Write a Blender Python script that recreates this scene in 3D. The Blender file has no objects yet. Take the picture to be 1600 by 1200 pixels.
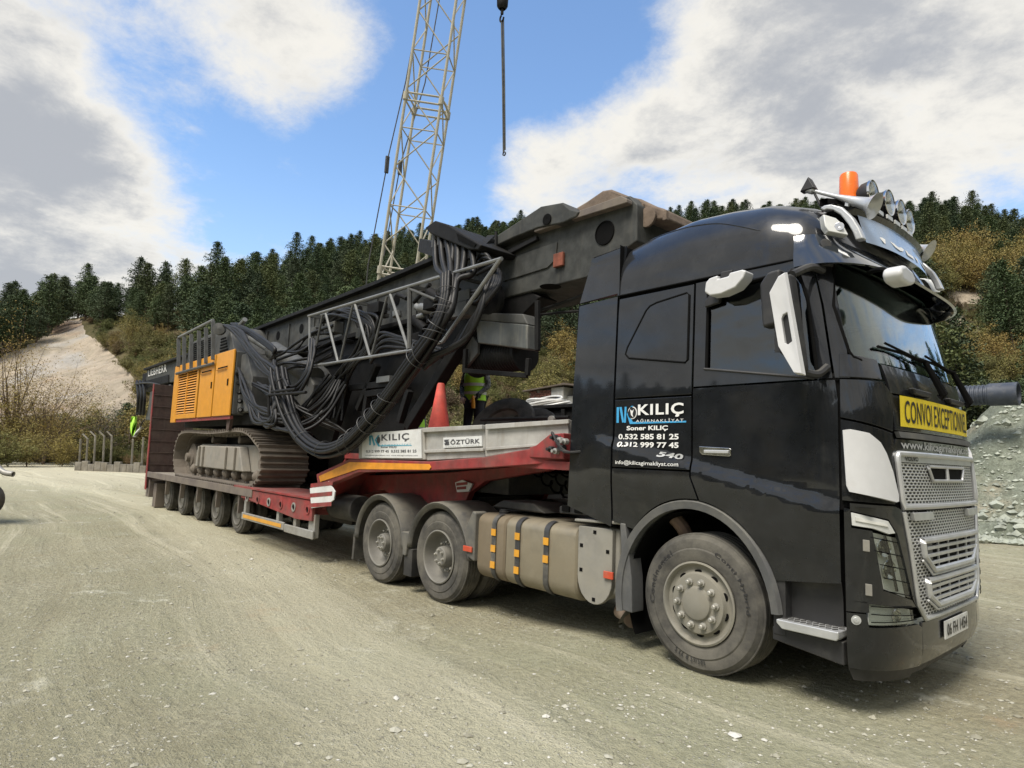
import bpy, bmesh, math, random
import numpy as np
from mathutils import Vector, Matrix, noise as mnoise
random.seed(7); np.random.seed(7)
R = math.radians
C = bpy.context.scene.collection
scene = bpy.context.scene

# ------------------------------------------------------------------ camera
FPX = 1003.76
CAMP = Vector((2.8792, -5.7477, 1.6078))
def _basis(yaw, pitch, roll):
    f = Vector((math.sin(yaw)*math.cos(pitch), math.cos(yaw)*math.cos(pitch), math.sin(pitch)))
    r = f.cross(Vector((0, 0, 1))).normalized(); u = r.cross(f)
    return r*math.cos(roll)+u*math.sin(roll), -r*math.sin(roll)+u*math.cos(roll), f
CR, CU, CF = _basis(-.851987, .113135, .0359576)
cd = bpy.data.cameras.new('camera'); cam = bpy.data.objects.new('camera', cd); C.objects.link(cam)
cd.sensor_fit = 'HORIZONTAL'; cd.sensor_width = 36; cd.lens = 36*FPX/1600
cd.clip_start = .05; cd.clip_end = 3000
m = Matrix(((CR.x, CU.x, -CF.x, CAMP.x), (CR.y, CU.y, -CF.y, CAMP.y), (CR.z, CU.z, -CF.z, CAMP.z), (0, 0, 0, 1)))
cam.matrix_world = m
scene.camera = cam

def ray(px, py): return CF + CR*((px-800)/FPX) - CU*((py-600)/FPX)
def at(px, py, ax, val):
    """point of the photograph's pixel on the plane x/y/z = val"""
    d = ray(px, py); i = 'xyz'.index(ax)
    return CAMP + d*((val-CAMP[i])/d[i])

# ------------------------------------------------------------------ world: sky with broken cloud
SUN_EL, SUN_AZ = R(58), R(170)      # azimuth clockwise from +Y
world = bpy.data.worlds.new('World'); scene.world = world; world.use_nodes = True
nt = world.node_tree; nt.nodes.clear()
class NB:
    """small node builder"""
    def __init__(s, nt): s.nt = nt
    def n(s, t, **kw):
        nd = s.nt.nodes.new(t)
        for k, v in kw.items():
            if k.startswith('i_'):
                key = k[2:]; key = int(key) if key.isdigit() else key.replace('_', ' ')
                s.set(nd.inputs[key], v)
            else: setattr(nd, k, v)
        return nd
    def set(s, inp, v):
        if isinstance(v, bpy.types.NodeSocket): s.nt.links.new(v, inp)
        else:
            if hasattr(inp, 'default_value'):
                if inp.type == 'RGBA' and len(v) == 3: v = (*v, 1)
                inp.default_value = v
    def math(s, op, a, b=0, c=0, clamp=False):
        nd = s.nt.nodes.new('ShaderNodeMath'); nd.operation = op; nd.use_clamp = clamp
        s.set(nd.inputs[0], a); s.set(nd.inputs[1], b); s.set(nd.inputs[2], c); return nd.outputs[0]
    def vmath(s, op, a, b=(0, 0, 0)):
        nd = s.nt.nodes.new('ShaderNodeVectorMath'); nd.operation = op
        s.set(nd.inputs[0], a); s.set(nd.inputs[1], b)
        return nd.outputs[1] if op in ('DOT_PRODUCT', 'LENGTH', 'DISTANCE') else nd.outputs[0]
    def mix(s, f, a, b, mode='MIX'):
        nd = s.nt.nodes.new('ShaderNodeMix'); nd.data_type = 'RGBA'; nd.blend_type = mode
        s.set(nd.inputs[0], f); s.set(nd.inputs[6], a); s.set(nd.inputs[7], b); return nd.outputs[2]
    def noise(s, vec, scale, detail=4, rough=.5, dist=0):
        nd = s.nt.nodes.new('ShaderNodeTexNoise')
        if vec is not None: s.set(nd.inputs['Vector'], vec)
        nd.inputs['Scale'].default_value = scale; nd.inputs['Detail'].default_value = detail
        nd.inputs['Roughness'].default_value = rough; nd.inputs['Distortion'].default_value = dist
        return nd.outputs['Fac']
    def ramp(s, f, pts):
        nd = s.nt.nodes.new('ShaderNodeValToRGB'); s.set(nd.inputs[0], f); el = nd.color_ramp.elements
        while len(el) < len(pts): el.new(.5)
        for e, (p, c) in zip(el, pts): e.position = p; e.color = c if len(c) == 4 else (*c, 1)
        return nd.outputs[0]
    def mr(s, f, a, b, c=0, d=1):
        nd = s.nt.nodes.new('ShaderNodeMapRange'); nd.interpolation_type = 'SMOOTHSTEP'
        s.set(nd.inputs[0], f)
        for i, v in enumerate((a, b, c, d)): nd.inputs[i+1].default_value = v
        return nd.outputs[0]
b = NB(nt)
sky = b.n('ShaderNodeTexSky', sky_type='NISHITA', sun_disc=False)
sky.sun_elevation = SUN_EL; sky.sun_rotation = SUN_AZ; sky.altitude = 300; sky.air_density = 1.1; sky.dust_density = .3; sky.ozone_density = 3.0
tc = b.n('ShaderNodeTexCoord').outputs['Generated']
dirn = b.vmath('NORMALIZE', tc)
sx = b.n('ShaderNodeSeparateXYZ', i_0=dirn)
zz = b.math('ADD', b.math('MAXIMUM', sx.outputs[2], 0), .22)
pl = b.n('ShaderNodeCombineXYZ', i_0=b.math('DIVIDE', sx.outputs[0], zz), i_1=b.math('DIVIDE', sx.outputs[1], zz), i_2=.3).outputs[0]
big = b.noise(pl, 1.6, 10, .60, .25)
fine = b.noise(pl, 5.5, 9, .68, .15)
dens = b.math('ADD', b.math('MULTIPLY', big, .64), b.math('MULTIPLY', fine, .36))
def blob(px, py, rad, amt, prev):
    d = ray(px, py).normalized()
    dist = b.vmath('DISTANCE', dirn, tuple(d))
    return b.math('ADD', prev, b.mr(dist, 0.0, rad, amt, 0))
bias = 0.0
for px, py, rad, amt in [(1400, 40, .50, .20), (1200, 150, .28, .12), (1570, 190, .18, .09), (20, 330, .34, .15), (-200, 400, .5, .14), (60, 130, .16, .10), (150, 420, .2, .06),
                         (380, 20, .22, .13), (500, 60, .16, .10), (570, 130, .10, .09), (900, 245, .22, .20), (1010, 185, .10, .12), (800, 295, .16, .17),
                         (780, 80, .34, -.20), (480, 270, .24, -.10), (930, 80, .16, -.12), (1560, 300, .12, -.10), (190, 110, .12, -.10), (300, 200, .16, -.10), (650, 240, .2, -.12), (980, 130, .10, -.05)]:
    bias = blob(px, py, rad, amt, bias)
# the cloud field goes on and closes up behind the camera
back = b.vmath('DISTANCE', dirn, tuple(Vector((-CF.x, -CF.y, .55)).normalized()))
bias = b.math('ADD', bias, b.mr(back, .3, 1.5, .13, 0))
for dv, ra, am in (((.62, .75, .42), .85, .15), ((-.45, -.85, .4), 1.0, .12)):
    bias = b.math('ADD', bias, b.mr(b.vmath('DISTANCE', dirn, tuple(Vector(dv).normalized())), .1, ra, am, 0))
dn = b.math('ADD', dens, bias)
mask = b.math('MULTIPLY', b.mr(dn, .475, .69), .96)
core = b.mr(dn, .58, .88)
shade = b.noise(pl, 2.3, 6, .6, .5)
bright = b.mr(b.math('ADD', core, b.math('MULTIPLY', b.math('SUBTRACT', shade, .5), 1.7)), .1, 1.05)
ccol = b.mix(bright, (4.3, 4.15, 3.8), (2.15, 2.22, 2.35))
# thin general haze toward the horizon
hz = b.mr(sx.outputs[2], 0.0, .45, .45, 0)
skycol = b.mix(1.0, sky.outputs[0], (1.04, 1.10, 1.12), 'MULTIPLY')
base = b.mix(hz, skycol, (2.9, 3.35, 3.9))
colr = b.mix(mask, base, ccol)
bg = b.n('ShaderNodeBackground', i_Color=colr, i_Strength=.1)
out = b.n('ShaderNodeOutputWorld'); nt.links.new(bg.outputs[0], out.inputs[0])
world.cycles.sampling_method = 'MANUAL'; world.cycles.sample_map_resolution = 512

sd = bpy.data.lights.new('sun', 'SUN'); sun = bpy.data.objects.new('sun', sd); C.objects.link(sun)
sd.energy = 2.1; sd.angle = R(26); sd.color = (1, .93, .83)
sv = Vector((math.sin(SUN_AZ)*math.cos(SUN_EL), math.cos(SUN_AZ)*math.cos(SUN_EL), math.sin(SUN_EL)))
sun.rotation_euler = sv.to_track_quat('Z', 'Y').to_euler(); sun.location = (0, 0, 60)
vs = scene.view_settings; vs.view_transform = 'Standard'; vs.look = 'None'; vs.gamma = 1; vs.exposure = 1.15; vs.use_curve_mapping = False

# ------------------------------------------------------------------ materials
MATS = {}
def newmat(name):
    mt = bpy.data.materials.new(name); mt.use_nodes = True; MATS[name] = mt
    nb = NB(mt.node_tree); p = mt.node_tree.nodes['Principled BSDF']
    return mt, nb, p
def mat(name, col, rough=.6, metal=0, var=.15, vs=6, dust=0, dustcol=(.33, .31, .25), bump=0, bs=60, coat=0, spec=.5, topdust=0, streak=0):
    """painted / plastic / metal surface with tone variation, wear dust and fine relief"""
    mt, nb, p = newmat(name)
    pos = nb.n('ShaderNodeNewGeometry').outputs['Position']
    n1 = nb.noise(pos, vs, 6, .6)
    c = nb.mix(nb.mr(n1, .3, .7), tuple(x*(1-var) for x in col), tuple(min(1, x*(1+var)) for x in col))
    if streak:
        mp = nb.n('ShaderNodeMapping', i_Vector=pos); mp.inputs['Scale'].default_value = (9, 9, .8)
        c = nb.mix(nb.mr(nb.noise(mp.outputs[0], 1.6, 5, .65), .5, .72, 0, streak), c, dustcol)
    rr = nb.math('ADD', rough, nb.math('MULTIPLY', nb.math('SUBTRACT', nb.noise(pos, vs*2.3, 5, .6), .5), .25), clamp=True)
    if dust:
        d = nb.mr(nb.noise(pos, 2.7, 8, .68), .62-dust*.45, .92-dust*.3, 0, min(1, .35+dust*.6))
        c = nb.mix(d, c, dustcol); rr = nb.math('ADD', rr, nb.math('MULTIPLY', d, .3), clamp=True)
    if topdust:
        nz = nb.n('ShaderNodeSeparateXYZ', i_0=nb.n('ShaderNodeNewGeometry').outputs['Normal']).outputs[2]
        d = nb.math('MULTIPLY', nb.mr(nz, .25, .95, 0, topdust), nb.mr(nb.noise(pos, 9, 6, .6), .25, .6))
        c = nb.mix(d, c, dustcol); rr = nb.math('ADD', rr, nb.math('MULTIPLY', d, .4), clamp=True)
    nb.set(p.inputs['Base Color'], c); nb.set(p.inputs['Roughness'], rr)
    p.inputs['Metallic'].default_value = metal; p.inputs['Specular IOR Level'].default_value = spec
    if coat: p.inputs['Coat Weight'].default_value = coat; p.inputs['Coat Roughness'].default_value = .04
    if bump:
        bp = nb.n('ShaderNodeBump', i_Strength=bump, i_Distance=.01, i_Height=nb.noise(pos, bs, 5, .65))
        nb.nt.links.new(bp.outputs[0], p.inputs['Normal'])
    return mt

# ------------------------------------------------------------------ object helpers
def tag(o, label=None, cat=None, group=None, kind=None):
    if label: o['label'] = label
    if cat: o['category'] = cat
    if group: o['group'] = group
    if kind: o['kind'] = kind
    return o
def thing(name, loc, label, cat, group=None):
    o = bpy.data.objects.new(name, None); C.objects.link(o); o.location = loc; o.empty_display_size = .2
    return tag(o, label, cat, group)
def origin_of(o):
    v = Vector((0, 0, 0))
    while o is not None: v = v + o.location; o = o.parent
    return v
class MB:
    """collects shapes; build() links them as one mesh object"""
    def __init__(s): s.v = []; s.f = []
    def add(s, vs, fs):
        k = len(s.v); s.v += [tuple(v) for v in vs]; s.f += [tuple(i+k for i in f) for f in fs]; return s
    def box(s, x0, x1, y0, y1, z0, z1):
        vs = [(x, y, z) for z in (z0, z1) for y in (y0, y1) for x in (x0, x1)]
        return s.add(vs, [(0, 2, 3, 1), (4, 5, 7, 6), (0, 1, 5, 4), (2, 6, 7, 3), (0, 4, 6, 2), (1, 3, 7, 5)])
    def bar(s, p, q, w, h=None, up=(0, 0, 1)):
        """square bar between two points"""
        h = h or w; p = Vector(p); q = Vector(q); d = (q-p).normalized(); up = Vector(up)
        if abs(d.dot(up)) > .98: up = Vector((1, 0, 0))
        a = d.cross(up).normalized()*w/2; c = a.cross(d).normalized()*h/2
        vs = [e+sa*a+sc*c for e in (p, q) for sa, sc in ((-1, -1), (1, -1), (1, 1), (-1, 1))]
        return s.add(vs, [(0, 3, 2, 1), (4, 5, 6, 7), (0, 1, 5, 4), (1, 2, 6, 5), (2, 3, 7, 6), (3, 0, 4, 7)])
    def tube(s, pts, r, n=8, cap=True, closed=False):
        pts = [Vector(p) for p in pts]; m_ = len(pts); k0 = []; up = None; vs = []
        for i, p in enumerate(pts):
            if closed: t = (pts[(i+1) % m_]-pts[i-1]).normalized()
            else: t = (pts[min(i+1, m_-1)]-pts[max(i-1, 0)]).normalized()
            if up is None:
                up = Vector((0, 0, 1)) if abs(t.z) < .9 else Vector((1, 0, 0))
            a = t.cross(up)
            if a.length < 1e-4: a = t.orthogonal()
            a.normalize(); c = a.cross(t).normalized(); up = c
            rr = r[i] if isinstance(r, (list, tuple)) else r
            vs += [p+(a*math.cos(2*math.pi*j/n)+c*math.sin(2*math.pi*j/n))*rr for j in range(n)]
        fs = []
        for i in range(m_ if closed else m_-1):
            i2 = (i+1) % m_
            for j in range(n): fs.append((i*n+j, i*n+(j+1) % n, i2*n+(j+1) % n, i2*n+j))
        if cap and not closed: fs += [tuple(range(n))[::-1], tuple((m_-1)*n+j for j in range(n))]
        return s.add(vs, fs)
    def cyl(s, p, q, r0, r1=None, n=16): return s.tube([p, q], [r0, r0 if r1 is None else r1], n)
    def lathe(s, c, axis, prof, n=32, a0=0, a1=2*math.pi):
        """prof: (distance along axis, radius)"""
        c = Vector(c); ax = Vector(axis).normalized(); u = ax.orthogonal().normalized(); w = ax.cross(u)
        full = abs(a1-a0-2*math.pi) < 1e-6; nn = n if full else n+1
        vs = [c+ax*d+(u*math.cos(a0+(a1-a0)*j/n)+w*math.sin(a0+(a1-a0)*j/n))*r for d, r in prof for j in range(nn)]
        fs = [(i*nn+j, i*nn+(j+1) % nn, (i+1)*nn+(j+1) % nn, (i+1)*nn+j) for i in range(len(prof)-1) for j in range(n)]
        return s.add(vs, fs)
    def prism(s, poly, ax, a, b_):
        """poly of 2d points extruded along axis ax from a to b"""
        def P(p, t): return {'x': (t, p[0], p[1]), 'y': (p[0], t, p[1]), 'z': (p[0], p[1], t)}[ax]
        n = len(poly); vs = [P(p, a) for p in poly]+[P(p, b_) for p in poly]
        return s.add(vs, [tuple(range(n)), tuple(range(2*n-1, n-1, -1))]+[(i, i+n, (i+1) % n+n, (i+1) % n) for i in range(n)])
    def grid(s, rows):
        """rows of points -> quads"""
        n = len(rows[0]); vs = [p for r_ in rows for p in r_]
        return s.add(vs, [(i*n+j, i*n+j+1, (i+1)*n+j+1, (i+1)*n+j) for i in range(len(rows)-1) for j in range(n-1)])
    def mesh(s, name, mt, off=(0, 0, 0), smooth=35, fix=True):
        me = bpy.data.meshes.new(name)
        me.from_pydata([(v[0]-off[0], v[1]-off[1], v[2]-off[2]) for v in s.v], [], s.f)
        if fix:
            bm = bmesh.new(); bm.from_mesh(me); bmesh.ops.recalc_face_normals(bm, faces=bm.faces); bm.to_mesh(me); bm.free()
        if smooth:
            me.polygons.foreach_set('use_smooth', [True]*len(me.polygons)); me.set_sharp_from_angle(angle=R(smooth))
        me.materials.append(mt if not isinstance(mt, str) else MATS[mt]); return me
    def build(s, name, mt, parent=None, smooth=35, bev=0, label=None, seg=2, **kw):
        off = origin_of(parent) if parent else Vector((0, 0, 0))
        me = s.mesh(name, mt, off, smooth)
        o = bpy.data.objects.new(name, me); C.objects.link(o); o.parent = parent
        if bev:
            md = o.modifiers.new('bevel', 'BEVEL'); md.width = bev; md.segments = seg; md.limit_method = 'ANGLE'; md.angle_limit = R(40); md.use_clamp_overlap = True; md.harden_normals = True
        tag(o, label, **kw); return o
def link_mesh(name, me, parent=None, loc=(0, 0, 0), rot=(0, 0, 0), scale=None):
    o = bpy.data.objects.new(name, me); C.objects.link(o); o.parent = parent; o.location = loc; o.rotation_euler = rot
    if scale: o.scale = scale
    return o
def copy_tree(o, parent=None):
    c = o.copy(); C.objects.link(c); c.parent = parent
    for ch in [x for x in o.children]: copy_tree(ch, c)
    return c
def smooth_path(pts, n=6):
    """Catmull-Rom through pts"""
    P = [Vector(p) for p in pts]; P = [P[0]*2-P[1]]+P+[P[-1]*2-P[-2]]; out = []
    for i in range(1, len(P)-2):
        for k in range(n):
            t = k/n; a, b_, c, d = P[i-1], P[i], P[i+1], P[i+2]
            out.append(.5*((2*b_)+(c-a)*t+(2*a-5*b_+4*c-d)*t*t+(3*b_-a-3*c+d)*t**3))
    return out+[P[-2]]
def text2d(txt, bold=0.0, shear=0.0, space=1.0):
    cu = bpy.data.curves.new('txt', 'FONT'); cu.body = txt; cu.offset = bold; cu.shear = shear; cu.space_character = space
    cu.resolution_u = 3
    ob = bpy.data.objects.new('txt', cu)
    me = bpy.data.meshes.new_from_object(ob)
    vs = [(v.co.x, v.co.y) for v in me.vertices]; fs = [tuple(p.vertices) for p in me.polygons]
    bpy.data.objects.remove(ob); bpy.data.curves.remove(cu); bpy.data.meshes.remove(me)
    x0 = min(v[0] for v in vs); x1 = max(v[0] for v in vs); y0 = min(v[1] for v in vs); y1 = max(v[1] for v in vs)
    return [((x-x0)/(x1-x0), (y-y0)/(y1-y0)) for x, y in vs], fs
def lettering(txt, fn, mt, parent, bold=0.0, shear=0.0, space=1.0, label=None, name='lettering'):
    """fn maps (0..1, 0..1) of the text box to a point"""
    vs, fs = text2d(txt, bold, shear, space); mb = MB(); mb.add([fn(a, c) for a, c in vs], fs)
    return mb.build(name, mt, parent, smooth=0, label=label)
# ------------------------------------------------------------------ ground, hills
mt, nb, p = newmat('dirt_ground')
pos = nb.n('ShaderNodeNewGeometry').outputs['Position']
n1 = nb.noise(pos, .35, 8, .6, .6); n2 = nb.noise(pos, 2.2, 8, .65); n3 = nb.noise(pos, 16, 6, .7); n4 = nb.noise(pos, 70, 3, .6)
c = nb.ramp(n1, [(.3, (.235, .21, .14)), (.48, (.315, .29, .205)), (.66, (.385, .365, .28))])
c = nb.mix(nb.mr(n2, .35, .7, 0, .55), c, (.40, .385, .305))
c = nb.mix(nb.mr(n2, .58, .78, 0, .85), c, (.53, .52, .45))
c = nb.mix(nb.mr(n3, .38, .60, .75, 0), c, (.185, .172, .125)); c = nb.mix(nb.mr(n4, .4, .62, .3, 0), c, (.19, .175, .13))
# greenish damp crushed rock patches
c = nb.mix(nb.mr(nb.noise(pos, .16, 5, .55), .45, .65, 0, .5), c, (.265, .275, .195))
sx_ = nb.n('ShaderNodeSeparateXYZ', i_0=pos).outputs[0]; c = nb.mix(nb.mr(nb.math('ADD', sx_, nb.math('MULTIPLY', nb.math('SUBTRACT', n1, .5), 30)), -38, -14, .6, 0), c, (.47, .44, .35))
# tyre lanes: long streaks along the yard
sep = nb.n('ShaderNodeSeparateXYZ', i_0=pos); vv_ = nb.math('ADD', sep.outputs[1], nb.math('MULTIPLY', nb.math('SINE', nb.math('ADD', nb.math('MULTIPLY', sep.outputs[0], .11), .4)), 1.5))
vv_ = nb.math('ADD', vv_, nb.math('MULTIPLY', nb.math('SUBTRACT', nb.noise(pos, .25, 3, .5), .5), 1.1))
lane = 0.0
for c0_, w_0 in ((-3.3, .34), (-5.2, .36), (-6.5, .30), (-8.3, .32), (-9.6, .3), (-1.9, .22), (4.5, .4), (6.4, .4), (10, .4)):
    lane = nb.math('ADD', lane, nb.mr(nb.math('ABSOLUTE', nb.math('SUBTRACT', vv_, c0_)), w_0*.35, w_0, 1, 0))
lane = nb.math('MULTIPLY', lane, nb.mr(nb.noise(pos, .3, 5, .65), .36, .6))
pale = nb.mr(nb.math('ABSOLUTE', nb.math('ADD', vv_, 2.9)), .25, 1.3, 1, 0)
c = nb.mix(nb.math('MULTIPLY', pale, .5), c, (.45, .43, .335))
damp = nb.math('MULTIPLY', nb.mr(vv_, -4.2, -2.9, 1, 0), nb.mr(n1, .35, .6, .9, .25)); c = nb.mix(nb.math('MULTIPLY', damp, .5), c, (.235, .235, .165))
c = nb.mix(nb.mr(nb.noise(pos, .8, 7, .7), .60, .74, 0, .6), c, (.33, .25, .17)); c = nb.mix(nb.mr(nb.noise(pos, 1.1, 8, .72), .60, .72, 0, .8), c, (.50, .49, .42))
c = nb.mix(nb.math('MULTIPLY', lane, .22), c, (.235, .215, .15))
mp = nb.n('ShaderNodeMapping', i_Vector=pos); mp.inputs['Rotation'].default_value = (0, 0, R(-6)); mp.inputs['Scale'].default_value = (.05, 1.25, .0)
wob = nb.n('ShaderNodeCombineXYZ', i_1=nb.math('MULTIPLY', nb.noise(pos, .05, 2, .5), 6.0)).outputs[0]
nb.nt.links.new(nb.vmath('ADD', pos, wob), mp.inputs['Vector'])
st = nb.noise(mp.outputs[0], 1.3, 7, .66, .15)
c = nb.mix(nb.mr(st, .52, .68, 0, .7), c, (.49, .465, .37))
c = nb.mix(nb.mr(st, .30, .46, .6, 0), c, (.215, .20, .14))
# lug marks pressed into the wheel lanes
lug = nb.n('ShaderNodeTexWave', wave_type='BANDS', bands_direction='X', i_Vector=pos, i_Scale=2.6, i_Distortion=3.5, i_Detail=3.0).outputs['Fac']
lugm = nb.math('MAXIMUM', lane, nb.math('MULTIPLY', nb.mr(st, .5, .56), nb.mr(nb.noise(pos, .5, 3, .5), .5, .6))); lug = nb.math('MULTIPLY', lug, lugm)
c = nb.mix(nb.math('MULTIPLY', lug, .08), c, (.46, .43, .33)); c = nb.mix(1.0, c, (1.37, 1.36, 1.27), 'MULTIPLY')
vo = nb.n('ShaderNodeTexVoronoi', i_Vector=pos, i_Scale=34.0); vo2 = nb.n('ShaderNodeTexVoronoi', i_Vector=pos, i_Scale=110.0)
sel = nb.n('ShaderNodeSeparateColor', i_0=vo.outputs['Color']).outputs[0]; sel2 = nb.n('ShaderNodeSeparateColor', i_0=vo2.outputs['Color']).outputs[0]
peb = nb.math('MULTIPLY', nb.mr(vo.outputs['Distance'], .12, .34, 1, 0), nb.mr(sel, .80, .84)); peb2 = nb.math('MULTIPLY', nb.mr(vo2.outputs['Distance'], .2, .45, 1, 0), nb.mr(sel2, .6, .7))
c = nb.mix(nb.math('MULTIPLY', peb, .9), c, (.55, .54, .47)); c = nb.mix(nb.math('MULTIPLY', peb2, .6), c, (.50, .49, .42))
nb.set(p.inputs['Base Color'], c); p.inputs['Roughness'].default_value = .95; p.inputs['Specular IOR Level'].default_value = .2
h = nb.math('ADD', nb.math('ADD', nb.math('MULTIPLY', n3, 1.1), nb.math('SUBTRACT', nb.math('MULTIPLY', lug, .22), nb.math('MULTIPLY', lane, .9))), nb.math('ADD', nb.math('MULTIPLY', n4, .35), nb.math('ADD', nb.math('MULTIPLY', st, 1.6), nb.math('ADD', nb.math('MULTIPLY', peb, .25), nb.math('MULTIPLY', peb2, .12)))))
bp = nb.n('ShaderNodeBump', i_Strength=1.0, i_Distance=.055, i_Height=h); nb.nt.links.new(bp.outputs[0], p.inputs['Normal'])

mt, nb, p = newmat('hill_soil')
pos = nb.n('ShaderNodeNewGeometry').outputs['Position']
at_ = nb.n('ShaderNodeAttribute', attribute_name='bare').outputs['Fac']
g = nb.ramp(nb.noise(pos, .09, 9, .65), [(.3, (.06, .065, .03)), (.5, (.12, .105, .055)), (.7, (.18, .14, .075))])
mp = nb.n('ShaderNodeMapping', i_Vector=pos); mp.inputs['Scale'].default_value = (1, 1, .35)
s_ = nb.ramp(nb.noise(mp.outputs[0], .16, 9, .68, 1.2), [(.28, (.27, .24, .18)), (.45, (.40, .345, .265)), (.56, (.47, .40, .31)), (.7, (.36, .30, .22))])
s_ = nb.mix(nb.mr(nb.noise(pos, .055, 5, .6), .52, .68, 0, .7), s_, (.40, .27, .19))
s_ = nb.mix(nb.mr(nb.noise(pos, .07, 5, .5, .7), .56, .7, 0, .6), s_, (.42, .42, .41))
c = nb.mix(nb.mr(nb.math('ADD', at_, nb.math('MULTIPLY', nb.math('SUBTRACT', nb.noise(pos, .3, 6, .6), .5), .5)), .42, .62), g, s_)
nb.set(p.inputs['Base Color'], c); p.inputs['Roughness'].default_value = 1; p.inputs['Specular IOR Level'].default_value = .1
bp = nb.n('ShaderNodeBump', i_Strength=.9, i_Distance=1.2, i_Height=nb.noise(mp.outputs[0], .5, 8, .7, .8)); nb.nt.links.new(bp.outputs[0], p.inputs['Normal'])

def azel(px, py):
    d = ray(px, py); return math.atan2(d.y, d.x) % (2*math.pi), math.atan2(d.z, math.hypot(d.x, d.y))
# skyline: column, row of the tree tops, distance of the ridge, distance of the foot
RIDGE = [(-500, 500, 170, 66), (0, 462, 175, 66), (110, 440, 165, 62), (160, 440, 140, 61), (215, 430, 128, 60), (330, 408, 120, 58), (480, 388, 150, 52), (600, 370, 185, 46),
         (750, 345, 205, 42), (830, 335, 215, 42), (1050, 322, 205, 42), (1230, 312, 200, 42), (1430, 312, 185, 42), (1600, 335, 170, 44), (2000, 400, 150, 50)]
_az = []; _H = []; _D1 = []; _D0 = []
for px, py, d1, d0 in RIDGE:
    a, e = azel(px, py); a = a if a > 0 else a+2*math.pi
    _az.append(a); _D1.append(d1); _D0.append(d0); _H.append(math.tan(e)*d1+CAMP.z-7.5)
# the rest of the valley, behind the camera and to its sides
a_l, a_r = _az[0], _az[-1]
for fr, hh in ((.12, 30), (.3, 26), (.5, 24), (.7, 46), (.88, 66)):
    _az.append(a_l+(a_r+2*math.pi-a_l)*fr); _H.append(hh); _D1.append(190); _D0.append(85)
o_ = np.argsort(np.mod(_az, 2*math.pi)); AZ = np.mod(np.array(_az), 2*math.pi)[o_]; HH = np.array(_H)[o_]; DD1 = np.array(_D1)[o_]; DD0 = np.array(_D0)[o_]
AZ = np.concatenate([[AZ[-1]-2*math.pi], AZ, [AZ[0]+2*math.pi]]); HH = np.concatenate([[HH[-1]], HH, [HH[0]]]); DD1 = np.concatenate([[DD1[-1]], DD1, [DD1[0]]]); DD0 = np.concatenate([[DD0[-1]], DD0, [DD0[0]]])
def vnoise(x, y, s, seed=0):
    """cheap smooth value noise, vectorised"""
    x = np.asarray(x)/s+seed*17.3; y = np.asarray(y)/s-seed*9.1
    xi = np.floor(x); yi = np.floor(y); fx = x-xi; fy = y-yi; fx = fx*fx*(3-2*fx); fy = fy*fy*(3-2*fy)
    def h(i, j): v = np.sin(i*127.1+j*311.7+seed*74.7)*43758.5453; return v-np.floor(v)
    return (h(xi, yi)*(1-fx)+h(xi+1, yi)*fx)*(1-fy)+(h(xi, yi+1)*(1-fx)+h(xi+1, yi+1)*fx)*fy-.5
def sstep(t): t = np.clip(t, 0, 1); return t*t*(3-2*t)
def ground_z(x, y):
    """level of the yard: it falls a little behind the front axle of the tractor"""
    x = np.asarray(x, float); y = np.asarray(y, float)
    z = -.125*sstep((-.7-x)/1.9)
    d = np.hypot(x-CAMP.x, y-CAMP.y)
    z = z+.05*vnoise(x, y, 9, 1)*sstep((np.abs(y)-1.8)/4)+.012*vnoise(x, y*3, 1.3, 2)*sstep((np.abs(y+.0)-1.5)/1.2)
    return z+.25*vnoise(x, y, 30, 3)*sstep((d-25)/25)
def terrain_z(x, y):
    x = np.asarray(x, float); y = np.asarray(y, float)
    d = np.hypot(x-CAMP.x, y-CAMP.y); a = np.mod(np.arctan2(y-CAMP.y, x-CAMP.x), 2*math.pi)
    H = np.interp(a, AZ, HH); D1 = np.interp(a, AZ, DD1); D0 = np.interp(a, AZ, DD0)
    t = (d-D0)/(D1-D0)
    prof = np.where(t < 1, np.clip(t, 0, 1)**1.15, 1-.35*sstep((t-1)/1.2))
    n = 5*vnoise(x, y, 42, 4)+2.2*vnoise(x, y, 17, 5)+.8*vnoise(x, y, 6, 6)
    return ground_z(x, y)+H*prof+n*sstep(t*3)*(1-.55*sstep((t-.75)*4))
def proj_arr(x, y, z):
    dx, dy, dz = x-CAMP.x, y-CAMP.y, z-CAMP.z
    w = dx*CF.x+dy*CF.y+dz*CF.z
    return 800+FPX*(dx*CR.x+dy*CR.y+dz*CR.z)/w, 600-FPX*(dx*CU.x+dy*CU.y+dz*CU.z)/w, w
def inpoly(px, py, poly):
    ins = np.zeros(np.shape(px), bool); n = len(poly)
    for i in range(n):
        (x0, y0), (x1, y1) = poly[i], poly[(i+1) % n]
        cnd = ((y0 > py) != (y1 > py)) & (px < (x1-x0)*(py-y0)/((y1-y0) if y1 != y0 else 1e-9)+x0)
        ins ^= cnd
    return ins
SCAR = [(-250, 620), (-120, 585), (0, 556), (55, 535), (100, 500), (125, 496), (135, 520), (170, 545), (210, 590), (228, 640), (215, 668), (110, 665), (0, 670), (-250, 690)]
ROCKS = [[(1475, 455), (1520, 448), (1545, 470), (1500, 475)], [(1468, 492), (1530, 490), (1570, 515), (1490, 520)], [(1440, 560), (1490, 565), (1480, 585), (1440, 580)]]
def bare_mask(x, y, z):
    px, py, w = proj_arr(x, y, z)
    m_ = inpoly(px, py, SCAR)
    for r_ in ROCKS: m_ |= inpoly(px, py, r_)
    return m_ & (w > 0)
rad = np.concatenate([[.0], np.geomspace(.6, 60, 170), np.linspace(61, 260, 150)[0:], [280, 320, 400, 600]])
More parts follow.
